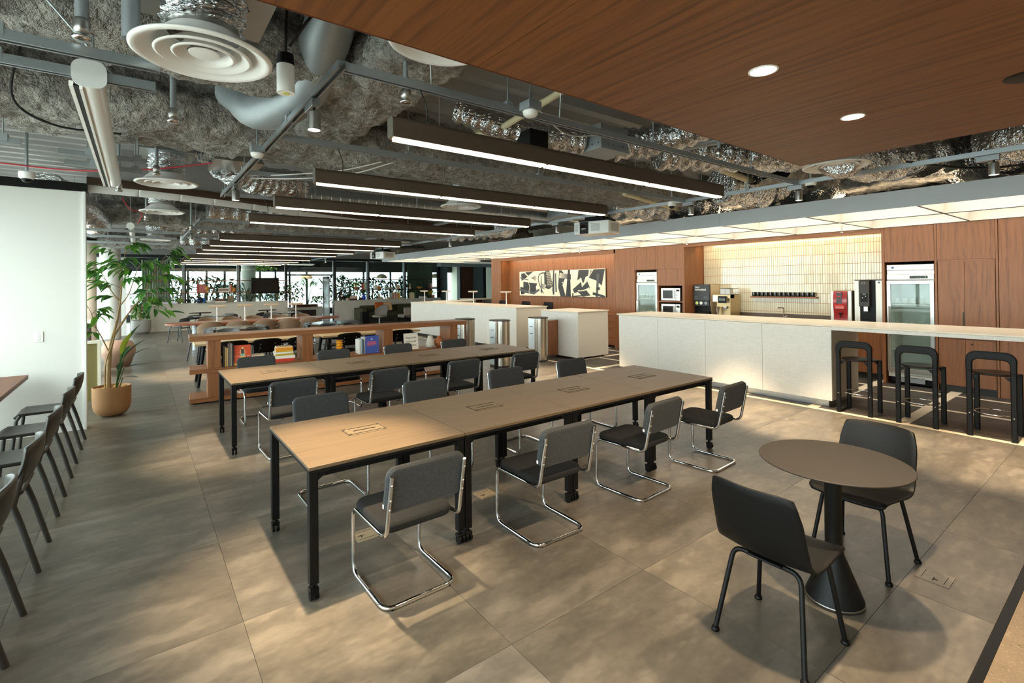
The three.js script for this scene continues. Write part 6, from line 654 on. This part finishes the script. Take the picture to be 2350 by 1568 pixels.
// ------------------------------------------------------------------ twelve linear pendants in three groups
{
  const p = thing('linear_pendant', '', 'lamp'), L = 3.32, prof = new THREE.Shape(); prof.moveTo(-0.036, 0); prof.lineTo(-0.036, 0.085); prof.absarc(-0.004, 0.085, 0.032, PI, PI / 2, true); prof.lineTo(0.004, 0.117); prof.absarc(0.004, 0.085, 0.032, PI / 2, 0, true); prof.lineTo(0.036, 0); prof.lineTo(0.031, 0); prof.lineTo(0.031, 0.012); prof.lineTo(-0.031, 0.012); prof.lineTo(-0.031, 0);
  part(p, 'housing', slab(prof, L, 0, 1, 6).rotateY(PI / 2), mat({ color: 0x54463a, roughness: 0.45, metalness: 0.2 }));
  for (const x of [-0.004, L]) part(p, 'end_cap', slab(rrect(0.072, 0.115, 0.02), 0.004).rotateY(PI / 2).translate(x, 0.0585, 0), mat({ color: 0x6d665c, roughness: 0.35, metalness: 0.5 }));
  for (let k = 0; k < 3; k++) part(p, 'lamp_tube', ext(0.02 + k * 1.1, 0.02 + k * 1.1 + 1.075, -0.011, 0.0095, -0.029, 0.029), glow(new THREE.Color().setRGB(1, 0.84, 0.6), 4));
  part(p, 'joint_clip', [1.105, 2.205].map((x) => box(0.022, 0.012, 0.06, x, 0.004, 0)), M.dark); for (const x of [0.3, 1.15, 2.15, 3.0]) part(p, 'suspension_wire', rod([x, 0.117, 0], [x, 0.3, 0], 0.0022, 5), M.steel); part(p, 'cable', sweep(curvePts([[0.22, 0.117, 0], [0.215, 0.2, 0.01], [0.18, 0.3, 0]], 6), 0.004, 6), M.cable);
  const zs = [-2.53, -3.99, -5.42, -6.87, -9.72, -11.17, -12.55, -13.95, -16.55, -18.0, -19.35, -20.6], gr = ['nearest', 'middle', 'farthest'], no = ['first', 'second', 'third', 'fourth'];
  zs.forEach((z, i) => { const label = `${no[i % 4]} bronze linear pendant lamp of the ${gr[Math.floor(i / 4)]} group of four`, o = i ? copy(p, 'linear_pendant', label, [1.1, 2.5, z]) : at(p, 1.1, 2.5, z); o.userData = { label, category: 'lamp', group: 'linear pendants in rows of four' }; areaLight('pendant_light', 3.24, 0.055, WARM, LEVEL.linear, [2.76, 2.486, z], [0, -1, 0]); });
  // channels that carry them
  const chan = (a, b) => { const d = V(...b).sub(V(...a)), l = d.length(), g = merge([ext(0, l, 0, 0.042, -0.021, -0.0185), ext(0, l, 0, 0.042, 0.0185, 0.021), ext(0, l, 0.0395, 0.042, -0.0185, 0.0185), ext(0, l, 0, 0.0025, -0.0185, -0.01), ext(0, l, 0, 0.0025, 0.01, 0.0185)]); return g.rotateY(-Math.atan2(d.z, d.x)).translate(...a); };
  const hang = (x, y, z) => [rod([x, y, z], [x, SLAB - 0.03, z], 0.005, 6), box(0.05, 0.05, 0.05, x, y - 0.005, z)];
  const rail = (label, a, b, rods, m = M.galv) => { const r = thing('support_rail', label, 'ceiling rail', [0, 0, 0], 0, 'galvanised ceiling rails'); part(r, 'channel', chan(a, b), m); for (const [x, z] of rods) { const [h, clip] = hang(x, a[1] + 0.045, z); part(r, 'hanger_rod', h, M.galvDull); part(r, 'clip', clip, M.galvDull); } return r; };
  zs.forEach((z, i) => rail(`cross rail above the ${no[i % 4]} pendant of the ${gr[Math.floor(i / 4)]} group`, [0.85, 2.8, z], [6.03, 2.8, z], [[1.9, z], [3.4, z], [5.0, z]], M.galvDull));
  rail('long rail with spotlights along the left ends of the nearest pendants', [0.83, 2.8, -2.5], [0.83, 2.8, -7.0], [[0.83, -3.6], [0.83, -5.4], [0.83, -6.8]]); rail('long rail with spotlights along the right side towards the bar', [6.05, 2.8, 1.0], [6.05, 2.8, -22.5], [[6.05, -0.4], [6.05, -3.1], [6.05, -5.9], [6.05, -9.5], [6.05, -14]]); rail('long rail along the left ends of the middle pendants', [0.83, 2.8, -9.6], [0.83, 2.8, -14.3], [[0.83, -10.5], [0.83, -13.5]]);
  rail('upper short rail left of the big air diffuser', [-2.2, 2.7, -2.81], [0.085, 2.7, -2.81], [[-1.4, -2.81], [-0.45, -2.81]]); rail('lower short rail left of the big air diffuser', [-2.2, 2.7, -3.1], [0.075, 2.7, -3.1], [[-1.3, -3.1], [-0.5, -3.1]]); rail('upper short rail behind the white blind bar', [-0.48, 2.72, -5.04], [0.055, 2.72, -5.09], [[-0.3, -5.05], [0.0, -5.08]]); rail('lower short rail behind the white blind bar', [-0.48, 2.72, -5.45], [0.03, 2.72, -5.55], [[-0.3, -5.47], [-0.02, -5.53]]); rail('short rail stub at the left picture edge', [-1.6, 2.72, -4.86], [-0.66, 2.72, -4.9], [[-1.2, -4.88], [-0.75, -4.89]]);
  rail('rail beyond the white bulkhead, left', [-1.2, 2.62, -10.4], [0.6, 2.62, -10.4], [[-0.8, -10.4], [0.3, -10.4]]); rail('second rail beyond the white bulkhead, left', [-1.2, 2.62, -11.6], [0.6, 2.62, -11.6], [[-0.6, -11.6], [0.3, -11.6]]); rail('third rail beyond the white bulkhead, left', [-1.2, 2.62, -13.2], [0.6, 2.62, -13.2], [[-0.5, -13.2], [0.4, -13.2]]);
  // braces
  const br = (l, a, b) => single('brace_rod', rod(a, b, 0.0045, 6), M.galv, l, 'brace rod', 'thin brace rods under the deck'); br('slanting brace rod right of the big air diffuser', [0.35, 3.45, -3.1], [0.83, 2.86, -4.3]); br('brace rod crossing above the big air diffuser', [-0.3, 3.45, -2.4], [0.3, 2.9, -3.0]); br('brace rod at the top left corner', [-1.0, 2.75, -2.9], [0.4, 3.35, -2.7]); br('brace rod dropping to the first cross rail', [1.15, 3.45, -2.2], [1.35, 2.85, -2.53]); br('brace rod dropping to the first cross rail, right', [2.15, 3.45, -2.25], [2.35, 2.85, -2.53]); br('second brace rod at the top left corner', [-0.75, 3.45, -2.75], [-0.1, 2.75, -3.1]); br('brace rod above the second pendant', [3.2, 3.45, -3.4], [3.45, 2.85, -3.99]);
}
// ------------------------------------------------------------------ spotlights, cameras, detectors, projector
{
  const s = thing('track_spotlight', '', 'spotlight'); part(s, 'adapter', box(0.045, 0.05, 0.16, 0, -0.03, 0, 0.004), M.alu); part(s, 'bracket', rod([0, -0.055, 0.04], [0, -0.085, 0.04], 0.008), M.black); const h = part(s, 'lamp_head', lathe([[0.035, 0.0], [0.037, 0.002], [0.037, 0.1], [0.03, 0.112], [0, 0.112]], 24).translate(0, -0.185, 0.04), M.steel); part(h, 'lamp_lens', cyl(0.034, 0.034, 0.003, 0, -0.182, 0.04, 24), glow(new THREE.Color().setRGB(1, 0.88, 0.68), 7));
  const list = [[0.83, -3.05, 'bright, on the left rail between the first two pendants', 0.8], [0.83, -6.0, 'on the far end of the left rail', 0.6], [6.05, -0.93, 'on the right rail at the right picture edge', 1], [6.05, -3.94, 'on the right rail beyond the first pendant', 1.3], [6.05, -6.65, 'on the right rail left of the projector', 1.2], [6.05, -10.5, 'on the right rail between the pendant groups', 0.9], [6.05, -15.5, 'on the right rail above the lounge corner', 0.8], [6.05, -20.5, 'at the far end of the right rail', 0.8], [0.83, -11.5, 'on the left rail of the middle pendants', 0.7], [6.05, -2.55, 'on the right rail near the dome camera', 1.1]];
  list.forEach(([x, z, l, k], i) => { const label = `small steel spotlight ${l}`, o = i ? copy(s, 'track_spotlight', label, [x, 2.8, z]) : at(s, x, 2.8, z); o.userData = { label, category: 'spotlight', group: 'track spotlights' }; spotLight('spot_beam', WARM, LEVEL.spot * k, [x, 2.6, z + 0.04], [x + (x > 3 ? 0.35 : 0.1), 0, z + 0.04], 0.42, 0.5, 1.5); });
  const w = thing('white_cylinder_light', 'white cylinder fitting hanging by the silver duct', 'lamp', [0.64, 2.74, -2.85]); part(w, 'body', cyl(0.045, 0.045, 0.15, 0, 0, 0, 28), M.whiteGloss); part(w, 'cap', [cyl(0.047, 0.04, 0.06, 0, 0.15, 0, 24)], M.black); part(w, 'lens', cyl(0.018, 0.018, 0.002, 0, -0.0025, 0, 16), tint(0xd8d870, 0.3)); part(w, 'cord', rod([0, 0.21, 0], [0.02, 0.78, 0], 0.008, 8), M.cable);
  for (const [x, y, z, l] of [[-0.84, 2.75, -6.5, 'white dome camera above the white partition'], [6.09, 2.78, -2.4, 'white dome camera on the right rail near the canopy'], [6.05, 2.78, -4.2, 'small white dome camera beyond the first pendant end']]) { const d = thing('dome_camera', l, 'camera', [x, y, z], 0, 'dome cameras'); part(d, 'housing', lathe([[0, 0.06], [0.055, 0.06], [0.06, 0.05], [0.058, 0.0], [0.045, -0.01], [0, -0.01]], 28), M.whiteGloss); part(d, 'dome', new THREE.SphereGeometry(0.04, 20, 10, 0, 2 * PI, PI / 2, PI / 2).translate(0, -0.008, 0), M.black); part(d, 'mount_stem', rod([0, 0.06, 0], [0, SLAB - y - 0.02, 0], 0.012, 8), M.galv); }
  for (const [x, z, l] of [[1.98, -2.4, 'white smoke detector under the grey box by the cream pipe'], [0.78, -4.46, 'white smoke detector on the left rail']]) { const d = thing('smoke_detector', l, 'detector', [x, 2.75, z], 0, 'smoke detectors'); part(d, 'body', lathe([[0, 0], [0.03, 0.0], [0.045, 0.012], [0.05, 0.03], [0.05, 0.04], [0, 0.04]], 28), M.white); part(d, 'junction_box', box(0.1, 0.05, 0.1, 0, 0.066, 0), M.galvDull); part(d, 'stem', rod([0, 0.09, 0], [0, 0.78, 0], 0.006, 6), M.galv); }
  const p = thing('projector', 'white ceiling projector right of the second pendant', 'projector', [5.85, 2.46, -5.45], -PI / 2 + 0.32, 'ceiling projectors');
  part(p, 'body', box(0.6, 0.2, 0.45, 0, 0.1, 0, 0.02), M.whiteGloss); part(p, 'lens_bay', box(0.15, 0.185, 0.02, -0.12, 0.1, 0.226, 0.02), M.black); part(p, 'lens', lathe([[0, 0.02], [0.05, 0.02], [0.058, 0], [0.045, 0.03], [0.03, 0.012], [0, 0.012]], 28).rotateX(PI / 2).translate(-0.12, 0.1, 0.235), mat({ color: 0x2a1512, roughness: 0.1 })); for (let k = 0; k < 9; k++) part(p, 'vent_slot', [ext(-0.28, -0.22, 0.04 + k * 0.014, 0.046 + k * 0.014, 0.2255, 0.2275), ext(0.0, 0.15, 0.04 + k * 0.014, 0.046 + k * 0.014, 0.2255, 0.2275), ext(0.3005, 0.302, 0.04 + k * 0.014, 0.047 + k * 0.014, -0.15, 0.15)], tint(0x8f8f8b, 0.6)); part(p, 'mount', [box(0.5, 0.03, 0.3, 0, 0.22, 0), rod([0, 0.23, 0], [0, 1.05, 0], 0.025, 10), box(0.3, 0.06, 0.3, 0, 0.25, -0.02)], M.blackMatte);
  copy(p, 'projector', 'white ceiling projector near the far end of the canopy fascia', [5.75, 2.46, -13.9], -PI / 2 + 0.32);
}
// ------------------------------------------------------------------ air diffusers, ducts and pipes
{
  const d = thing('air_diffuser', 'big white round ceiling diffuser at the upper left', 'diffuser', [0.24, 2.72, -2.58], 0, 'round white ceiling diffusers');
  const cone = (r0, r1, y) => lathe([[r0, y + 0.055], [r0 + 0.004, y + 0.05], [lerp(r0, r1, 0.5), y + 0.018], [r1 - 0.012, y], [r1, y + 0.006], [r1 - 0.008, y + 0.012], [lerp(r0, r1, 0.5), y + 0.026], [r0, y + 0.055]], 56);
  part(d, 'outer_cone', lathe([[0.14, 0.1], [0.2, 0.035], [0.245, 0.006], [0.262, 0.0], [0.275, 0.008], [0.275, 0.016], [0.25, 0.02], [0.205, 0.045], [0.145, 0.105]], 64), M.white); part(d, 'ring', cone(0.12, 0.19, 0.005), M.white); part(d, 'ring', cone(0.075, 0.125, 0.008), M.white); part(d, 'centre_disc', lathe([[0, 0.018], [0.058, 0.018], [0.065, 0.026], [0, 0.03]], 40), M.white); part(d, 'neck_collar', lathe([[0.142, 0.1], [0.142, 0.16], [0.139, 0.16], [0.139, 0.1]], 40), M.steel);
  const neck = part(d, 'foil_neck', sweep(curvePts([[0, 0.13, 0], [0.0, 0.22, 0], [0.02, 0.32, -0.01]], 30), (k, a) => 0.15 + 0.012 * Math.sin(k * 60 + 3 * Math.sin(a * 2)) + 0.01 * Math.sin(a * 5 + k * 20), 36), M.foil, 'y');
  [[0.24, 2.76, -6.2, 'white round diffuser behind the white blind bar'], [0.28, 2.78, -8.75, 'white round diffuser just beyond the bulkhead'], [3.5, 2.74, -5.75, 'white round diffuser seen between second and third pendants'], [5.25, 2.76, -1.85, 'white round diffuser beside the wooden ceiling corner'], [1.22, 2.9, -2.15, 'white diffuser rim half hidden by the wooden ceiling edge'], [0.3, 2.7, -13.0, 'white round diffuser above the tree crown']].forEach(([x, y, z, l]) => copy(d, 'air_diffuser', l, [x, y, z], rnd(0, 6)));
  const plen = (l, x0, x1, y0, y1, z0, z1, m = M.galv) => { const b = thing('duct_box', l, 'duct', [0, 0, 0], 0, 'sheet metal duct boxes'); part(b, 'casing', ext(x0, x1, y0, y1, z0, z1, 0.004), m); part(b, 'flange', [ext(x0 - 0.01, x1 + 0.01, y0 - 0.004, y0 + 0.02, z0 - 0.01, z1 + 0.01)], m); const sc = []; for (let k = 0; k < 6; k++) sc.push(ball(0.006, lerp(x0, x1, 0.05 + k * 0.18), y0 + 0.05, z1 + 0.012, 6), ball(0.006, x0 - 0.012, y0 + 0.05, lerp(z0, z1, 0.05 + k * 0.18), 6)); part(b, 'rivet', sc, M.dark); return b; };
  plen('steel plenum box above the big diffuser', -0.02, 0.52, 3.03, 3.5, -2.95, -2.35); plen('steel plenum box above the diffuser behind the blind bar', 0.02, 0.46, 3.06, 3.3, -6.45, -5.95); plen('flat steel duct box beside the left rail', 0.62, 1.05, 2.98, 3.12, -6.3, -5.7, M.steel); plen('dark duct box behind the first pendant', 3.5, 3.9, 2.98, 3.22, -3.65, -3.2, M.galvDull); plen('steel box above the diffuser by the wooden ceiling corner', 5.0, 5.5, 3.06, 3.4, -2.1, -1.6); plen('wide duct box above the canopy', 6.5, 7.6, 3.0, 3.3, -7.4, -6.8, M.galvDull);
  const flex = (label, pts, r, m = M.foil, crumple = 0.14, wav = 1) => { const n = 70, g = sweep(curvePts(pts, n), (k, a) => r * (1 + crumple * 0.5 * Math.sin(k * n * 1.15 * wav) + crumple * (fbm(k, a / 6.2832, 18, 5, 3, Math.floor(r * 1000)) - 0.5) * 2), 22); return single('flexible_duct', g, m, label, 'duct', 'silver flexible ducts', 'x'); };
  flex('thick grey foil duct bending behind the white cylinder light', [[0.9, 3.4, -2.7], [0.92, 3.2, -3.1], [0.9, 3.02, -3.6], [0.72, 2.98, -3.95], [0.6, 3.2, -4.3]], 0.14, M.galvDull, 0.05, 0.4); flex('crumpled foil duct left of the second pendant', [[0.75, 3.1, -6.35], [1.0, 3.02, -6.6], [1.35, 3.0, -6.75], [1.75, 3.05, -7.0]], 0.17, M.foil, 0.22); flex('foil duct meeting the box above the diffuser behind the blind bar', [[0.46, 3.15, -6.15], [0.62, 3.12, -6.1], [0.8, 3.15, -6.0]], 0.11, M.foil, 0.2);
  flex('foil duct into the dark box behind the first pendant', [[3.5, 3.1, -3.45], [3.1, 3.1, -3.6], [2.7, 3.2, -3.8], [2.4, 3.35, -4.0]], 0.12); flex('foil duct from the dark box towards the wooden ceiling', [[3.9, 3.1, -3.4], [4.2, 3.15, -3.1], [4.3, 3.2, -2.6], [4.2, 3.3, -2.0]], 0.15, M.foil, 0.2); flex('large foil duct by the wooden ceiling corner', [[4.5, 3.1, -3.3], [5.0, 3.12, -3.0], [5.6, 3.1, -2.7], [6.2, 3.2, -2.5]], 0.18, M.foil, 0.25); flex('wrinkled foil duct above the diffuser by the wooden ceiling', [[5.25, 2.95, -1.85], [5.9, 3.05, -2.0], [6.6, 3.05, -1.9], [7.4, 3.15, -1.6], [8.6, 3.2, -1.2]], 0.22, M.foil, 0.3); flex('wrinkled foil wrap above the canopy, right', [[6.5, 3.1, -0.4], [7.2, 3.1, -0.9], [8.0, 3.12, -1.3], [9.4, 3.1, -1.7]], 0.26, M.foil, 0.32); flex('wrinkled foil wrap above the canopy, centre', [[6.3, 3.0, -3.6], [7.2, 3.02, -3.3], [8.2, 3.05, -2.9], [9.6, 3.1, -2.6]], 0.24, M.foil, 0.34); flex('wrinkled foil wrap above the canopy, left', [[6.4, 3.05, -5.6], [7.4, 3.0, -5.0], [8.6, 3.05, -4.6], [9.8, 3.1, -4.2]], 0.24, M.foil, 0.34); flex('foil duct far along the canopy', [[6.3, 3.0, -8.6], [7.0, 3.02, -9.4], [7.2, 3.05, -10.6], [6.9, 3.1, -12.0]], 0.2, M.foil, 0.3);
  flex('foil duct beyond the bulkhead by the partition', [[-1.0, 3.1, -9.2], [-0.7, 2.95, -10.2], [-0.6, 2.85, -11.4], [-0.75, 2.9, -12.6]], 0.2, M.foil, 0.16); flex('foil duct above the tree crown', [[0.3, 3.05, -12.4], [0.9, 3.0, -12.9], [1.6, 3.05, -13.0], [2.6, 3.1, -13.0]], 0.16, M.foil, 0.25); flex('foil duct above the middle pendants', [[1.0, 3.1, -10.4], [1.9, 3.05, -10.5], [2.8, 3.1, -10.2], [3.8, 3.2, -10.3]], 0.16, M.foil, 0.25); flex('foil duct above the far pendants', [[1.0, 3.1, -17.4], [2.2, 3.05, -17.2], [3.4, 3.1, -17.3], [4.8, 3.1, -17.0]], 0.18, M.foil, 0.25); flex('foil duct near the far screen, right', [[4.8, 3.05, -14.6], [5.4, 3.0, -15.4], [5.9, 3.05, -16.5], [6.4, 3.1, -18]], 0.18, M.foil, 0.25);
  { const sp = thing('spiral_duct', 'long ribbed spiral duct behind the second pendant', 'duct'); part(sp, 'tube', sweep([[1.7, 3.03, -7.62], [9.4, 3.03, -7.62]], 0.125, 32), M.galv); const rings = []; for (let x = 1.75; x < 9.3; x += 0.14) rings.push(new THREE.TorusGeometry(0.126, 0.004, 6, 28).rotateY(PI / 2).translate(x, 3.03, -7.62)); part(sp, 'seam', rings, M.steel).userData.kind = 'stuff'; }
  { const sp = thing('spiral_duct', 'spiral duct above the middle pendants', 'duct'); part(sp, 'tube', sweep([[1.2, 3.08, -14.6], [7.0, 3.08, -14.6]], 0.14, 28), M.galv); }
  // pipes with sprinkler heads
  const drop = (l, x, y, z, r = 0.024) => { const s = thing('sprinkler_pipe', l, 'pipe', [x, y, z], 0, 'vertical sprinkler drops'); part(s, 'pipe', cyl(r, r, SLAB - y - 0.09, 0, 0.07, 0, 16), M.galvDull); part(s, 'coupling', lathe([[0, 0.03], [0.018, 0.03], [0.03, 0.045], [0.03, 0.08], [r, 0.095], [0, 0.095]], 18), M.steel); part(s, 'head', lathe([[0, 0], [0.026, 0.002], [0.034, 0.01], [0.034, 0.018], [0.018, 0.03], [0, 0.03]], 18), M.chrome); };
  drop('thick sprinkler drop above the white blind bar', -0.185, 2.74, -2.74); drop('sprinkler drop below the big diffuser', 0.178, 2.72, -3.71, 0.017); drop('sprinkler drop at the bulkhead corner', -0.16, 2.72, -6.69, 0.014); drop('sprinkler drop by the first cross rail', 1.215, 2.72, -2.58, 0.014); drop('sprinkler drop before the small diffuser', 0.14, 2.74, -5.65, 0.016); drop('sprinkler drop beyond the first pendant', 4.0, 2.75, -2.3, 0.014); drop('sprinkler drop beyond the bulkhead', 0.1, 2.7, -9.2, 0.016); drop('second sprinkler drop beyond the bulkhead', 0.75, 2.7, -10.4, 0.016);
  const pipe = (l, pts, r, m) => single('ceiling_pipe', sweep(fillet(pts, 0.1), r, 14), m, l, 'pipe', 'pipes under the deck'); pipe('thick steel pipe hanging left of the plenum box', [[-0.02, 2.78, -2.7], [-0.02, 3.5, -2.7]], 0.035, M.galvDull); pipe('cream pipe slanting behind the first pendant', [[2.3, 3.05, -4.3], [2.72, 3.15, -3.8], [2.66, 3.2, -2.9], [2.6, 3.3, -1.8]], 0.03, tint(0xcfc6a2, 0.5)); pipe('cream pipe running to the canopy', [[4.9, 3.05, -3.1], [7.0, 3.0, -3.32], [9.5, 2.98, -3.4]], 0.04, tint(0xc9bf9c, 0.5)); pipe('grey pipe near the wooden ceiling corner', [[4.4, 3.1, -3.5], [4.62, 3.1, -2.4], [4.7, 3.1, -1.0]], 0.05, M.galvDull); pipe('second cream pipe above the canopy edge', [[5.5, 2.95, -4.6], [7.3, 2.9, -4.9], [9.0, 2.9, -5.1]], 0.03, tint(0xcfc6a2, 0.5)); pipe('thin pipe beside the far ducts', [[5.2, 3.0, -8.4], [5.2, 3.0, -20]], 0.03, M.galvDull);
  const wire = (l, pts, r, m) => single('ceiling_cable', sweep(curvePts(pts, 24), r, 6), m, l, 'cable', 'loose cables under the deck'); wire('black cable looping left of the blind bar', [[-0.55, 3.2, -4.1], [-0.6, 2.85, -4.2], [-0.45, 2.78, -4.4], [-0.1, 2.85, -4.7]], 0.008, M.cable); wire('white cable sagging below the first pendant', [[1.9, 2.9, -4.6], [1.6, 2.82, -4.8], [1.2, 2.8, -5.2], [0.9, 2.84, -5.7]], 0.006, M.cableWhite); wire('second white cable sagging below the first pendant', [[2.0, 2.9, -4.55], [1.7, 2.8, -4.8], [1.3, 2.78, -5.25], [0.95, 2.84, -5.8]], 0.006, M.cableWhite); wire('thin white cable by the cream pipe', [[1.98, 2.86, -2.4], [2.3, 2.95, -2.7], [2.8, 2.9, -2.9], [3.3, 3.0, -2.9]], 0.005, M.cableWhite); wire('black cable pair along the canopy edge', [[6.0, 2.85, -1.5], [6.4, 2.76, -1.1], [6.6, 2.76, -0.8], [6.9, 2.85, -0.2]], 0.012, M.cable); wire('pink-red cable beyond the bulkhead', [[-0.2, 3.1, -9.8], [-0.1, 2.95, -9.9], [0.05, 2.9, -10.0], [0.0, 2.75, -10.1]], 0.008, M.cableRed); wire('red cable below the sprayed beam at left', [[-1.0, 2.85, -6.4], [-0.5, 2.83, -6.3], [0.1, 2.86, -6.0], [0.6, 2.95, -5.8]], 0.008, M.cableRed); wire('black cable to the white cylinder light', [[0.66, 3.0, -2.85], [0.75, 3.15, -2.75], [0.95, 3.4, -2.6]], 0.008, M.cable);
  // white blind bar along z
  const bar = thing('linear_air_bar', 'long white slotted bar hanging beside the big diffuser', 'air bar', [-0.18, 2.66, 0]); part(bar, 'body', sweep([[0, 0.05, -3.05], [0, 0.05, -6.0]], 0.055, 20), M.whiteGloss); part(bar, 'slot_channel', [ext(-0.078, -0.062, -0.005, 0.02, -6.0, -3.1), ext(-0.04, -0.028, -0.012, 0.01, -6.0, -3.1)], M.white); part(bar, 'slot', ext(-0.062, -0.04, 0, 0.008, -6.0, -3.1), M.black); part(bar, 'end_cap', slab(rrect(0.13, 0.13, 0.045), 0.006).translate(0, 0.05, -3.05), tint(0xd9dbd8, 0.5)); part(bar, 'hanger', [rod([0, 0.1, -3.3], [0, 0.85, -3.3], 0.006), rod([0, 0.1, -5.7], [0, 0.85, -5.7], 0.006), box(0.03, 0.2, 0.004, -0.02, 0.2, -3.1)], M.galv);
  const bar2 = thing('linear_air_bar', 'white slotted bar farther off beyond the bulkhead', 'air bar', [-0.1, 2.66, 0]); part(bar2, 'body', sweep([[0, 0.05, -10.2], [0, 0.05, -13.4]], 0.055, 16), M.whiteGloss); part(bar2, 'slot', ext(-0.062, -0.03, -0.004, 0.006, -13.4, -10.2), M.black); part(bar2, 'hanger', [rod([0, 0.1, -10.5], [0, 0.85, -10.5], 0.006), rod([0, 0.1, -13], [0, 0.85, -13], 0.006)], M.galv);
  const sb = thing('black_box_speaker', 'black box speaker hanging behind the first pendant', 'speaker', [2.95, 2.95, -3.55]); part(sb, 'cabinet', box(0.22, 0.16, 0.2, 0, 0.08, 0, 0.008), M.blackMatte); part(sb, 'bracket', rod([0, 0.16, 0], [0, 0.58, 0], 0.01), M.galv);
}
renderer.render(scene, camera);
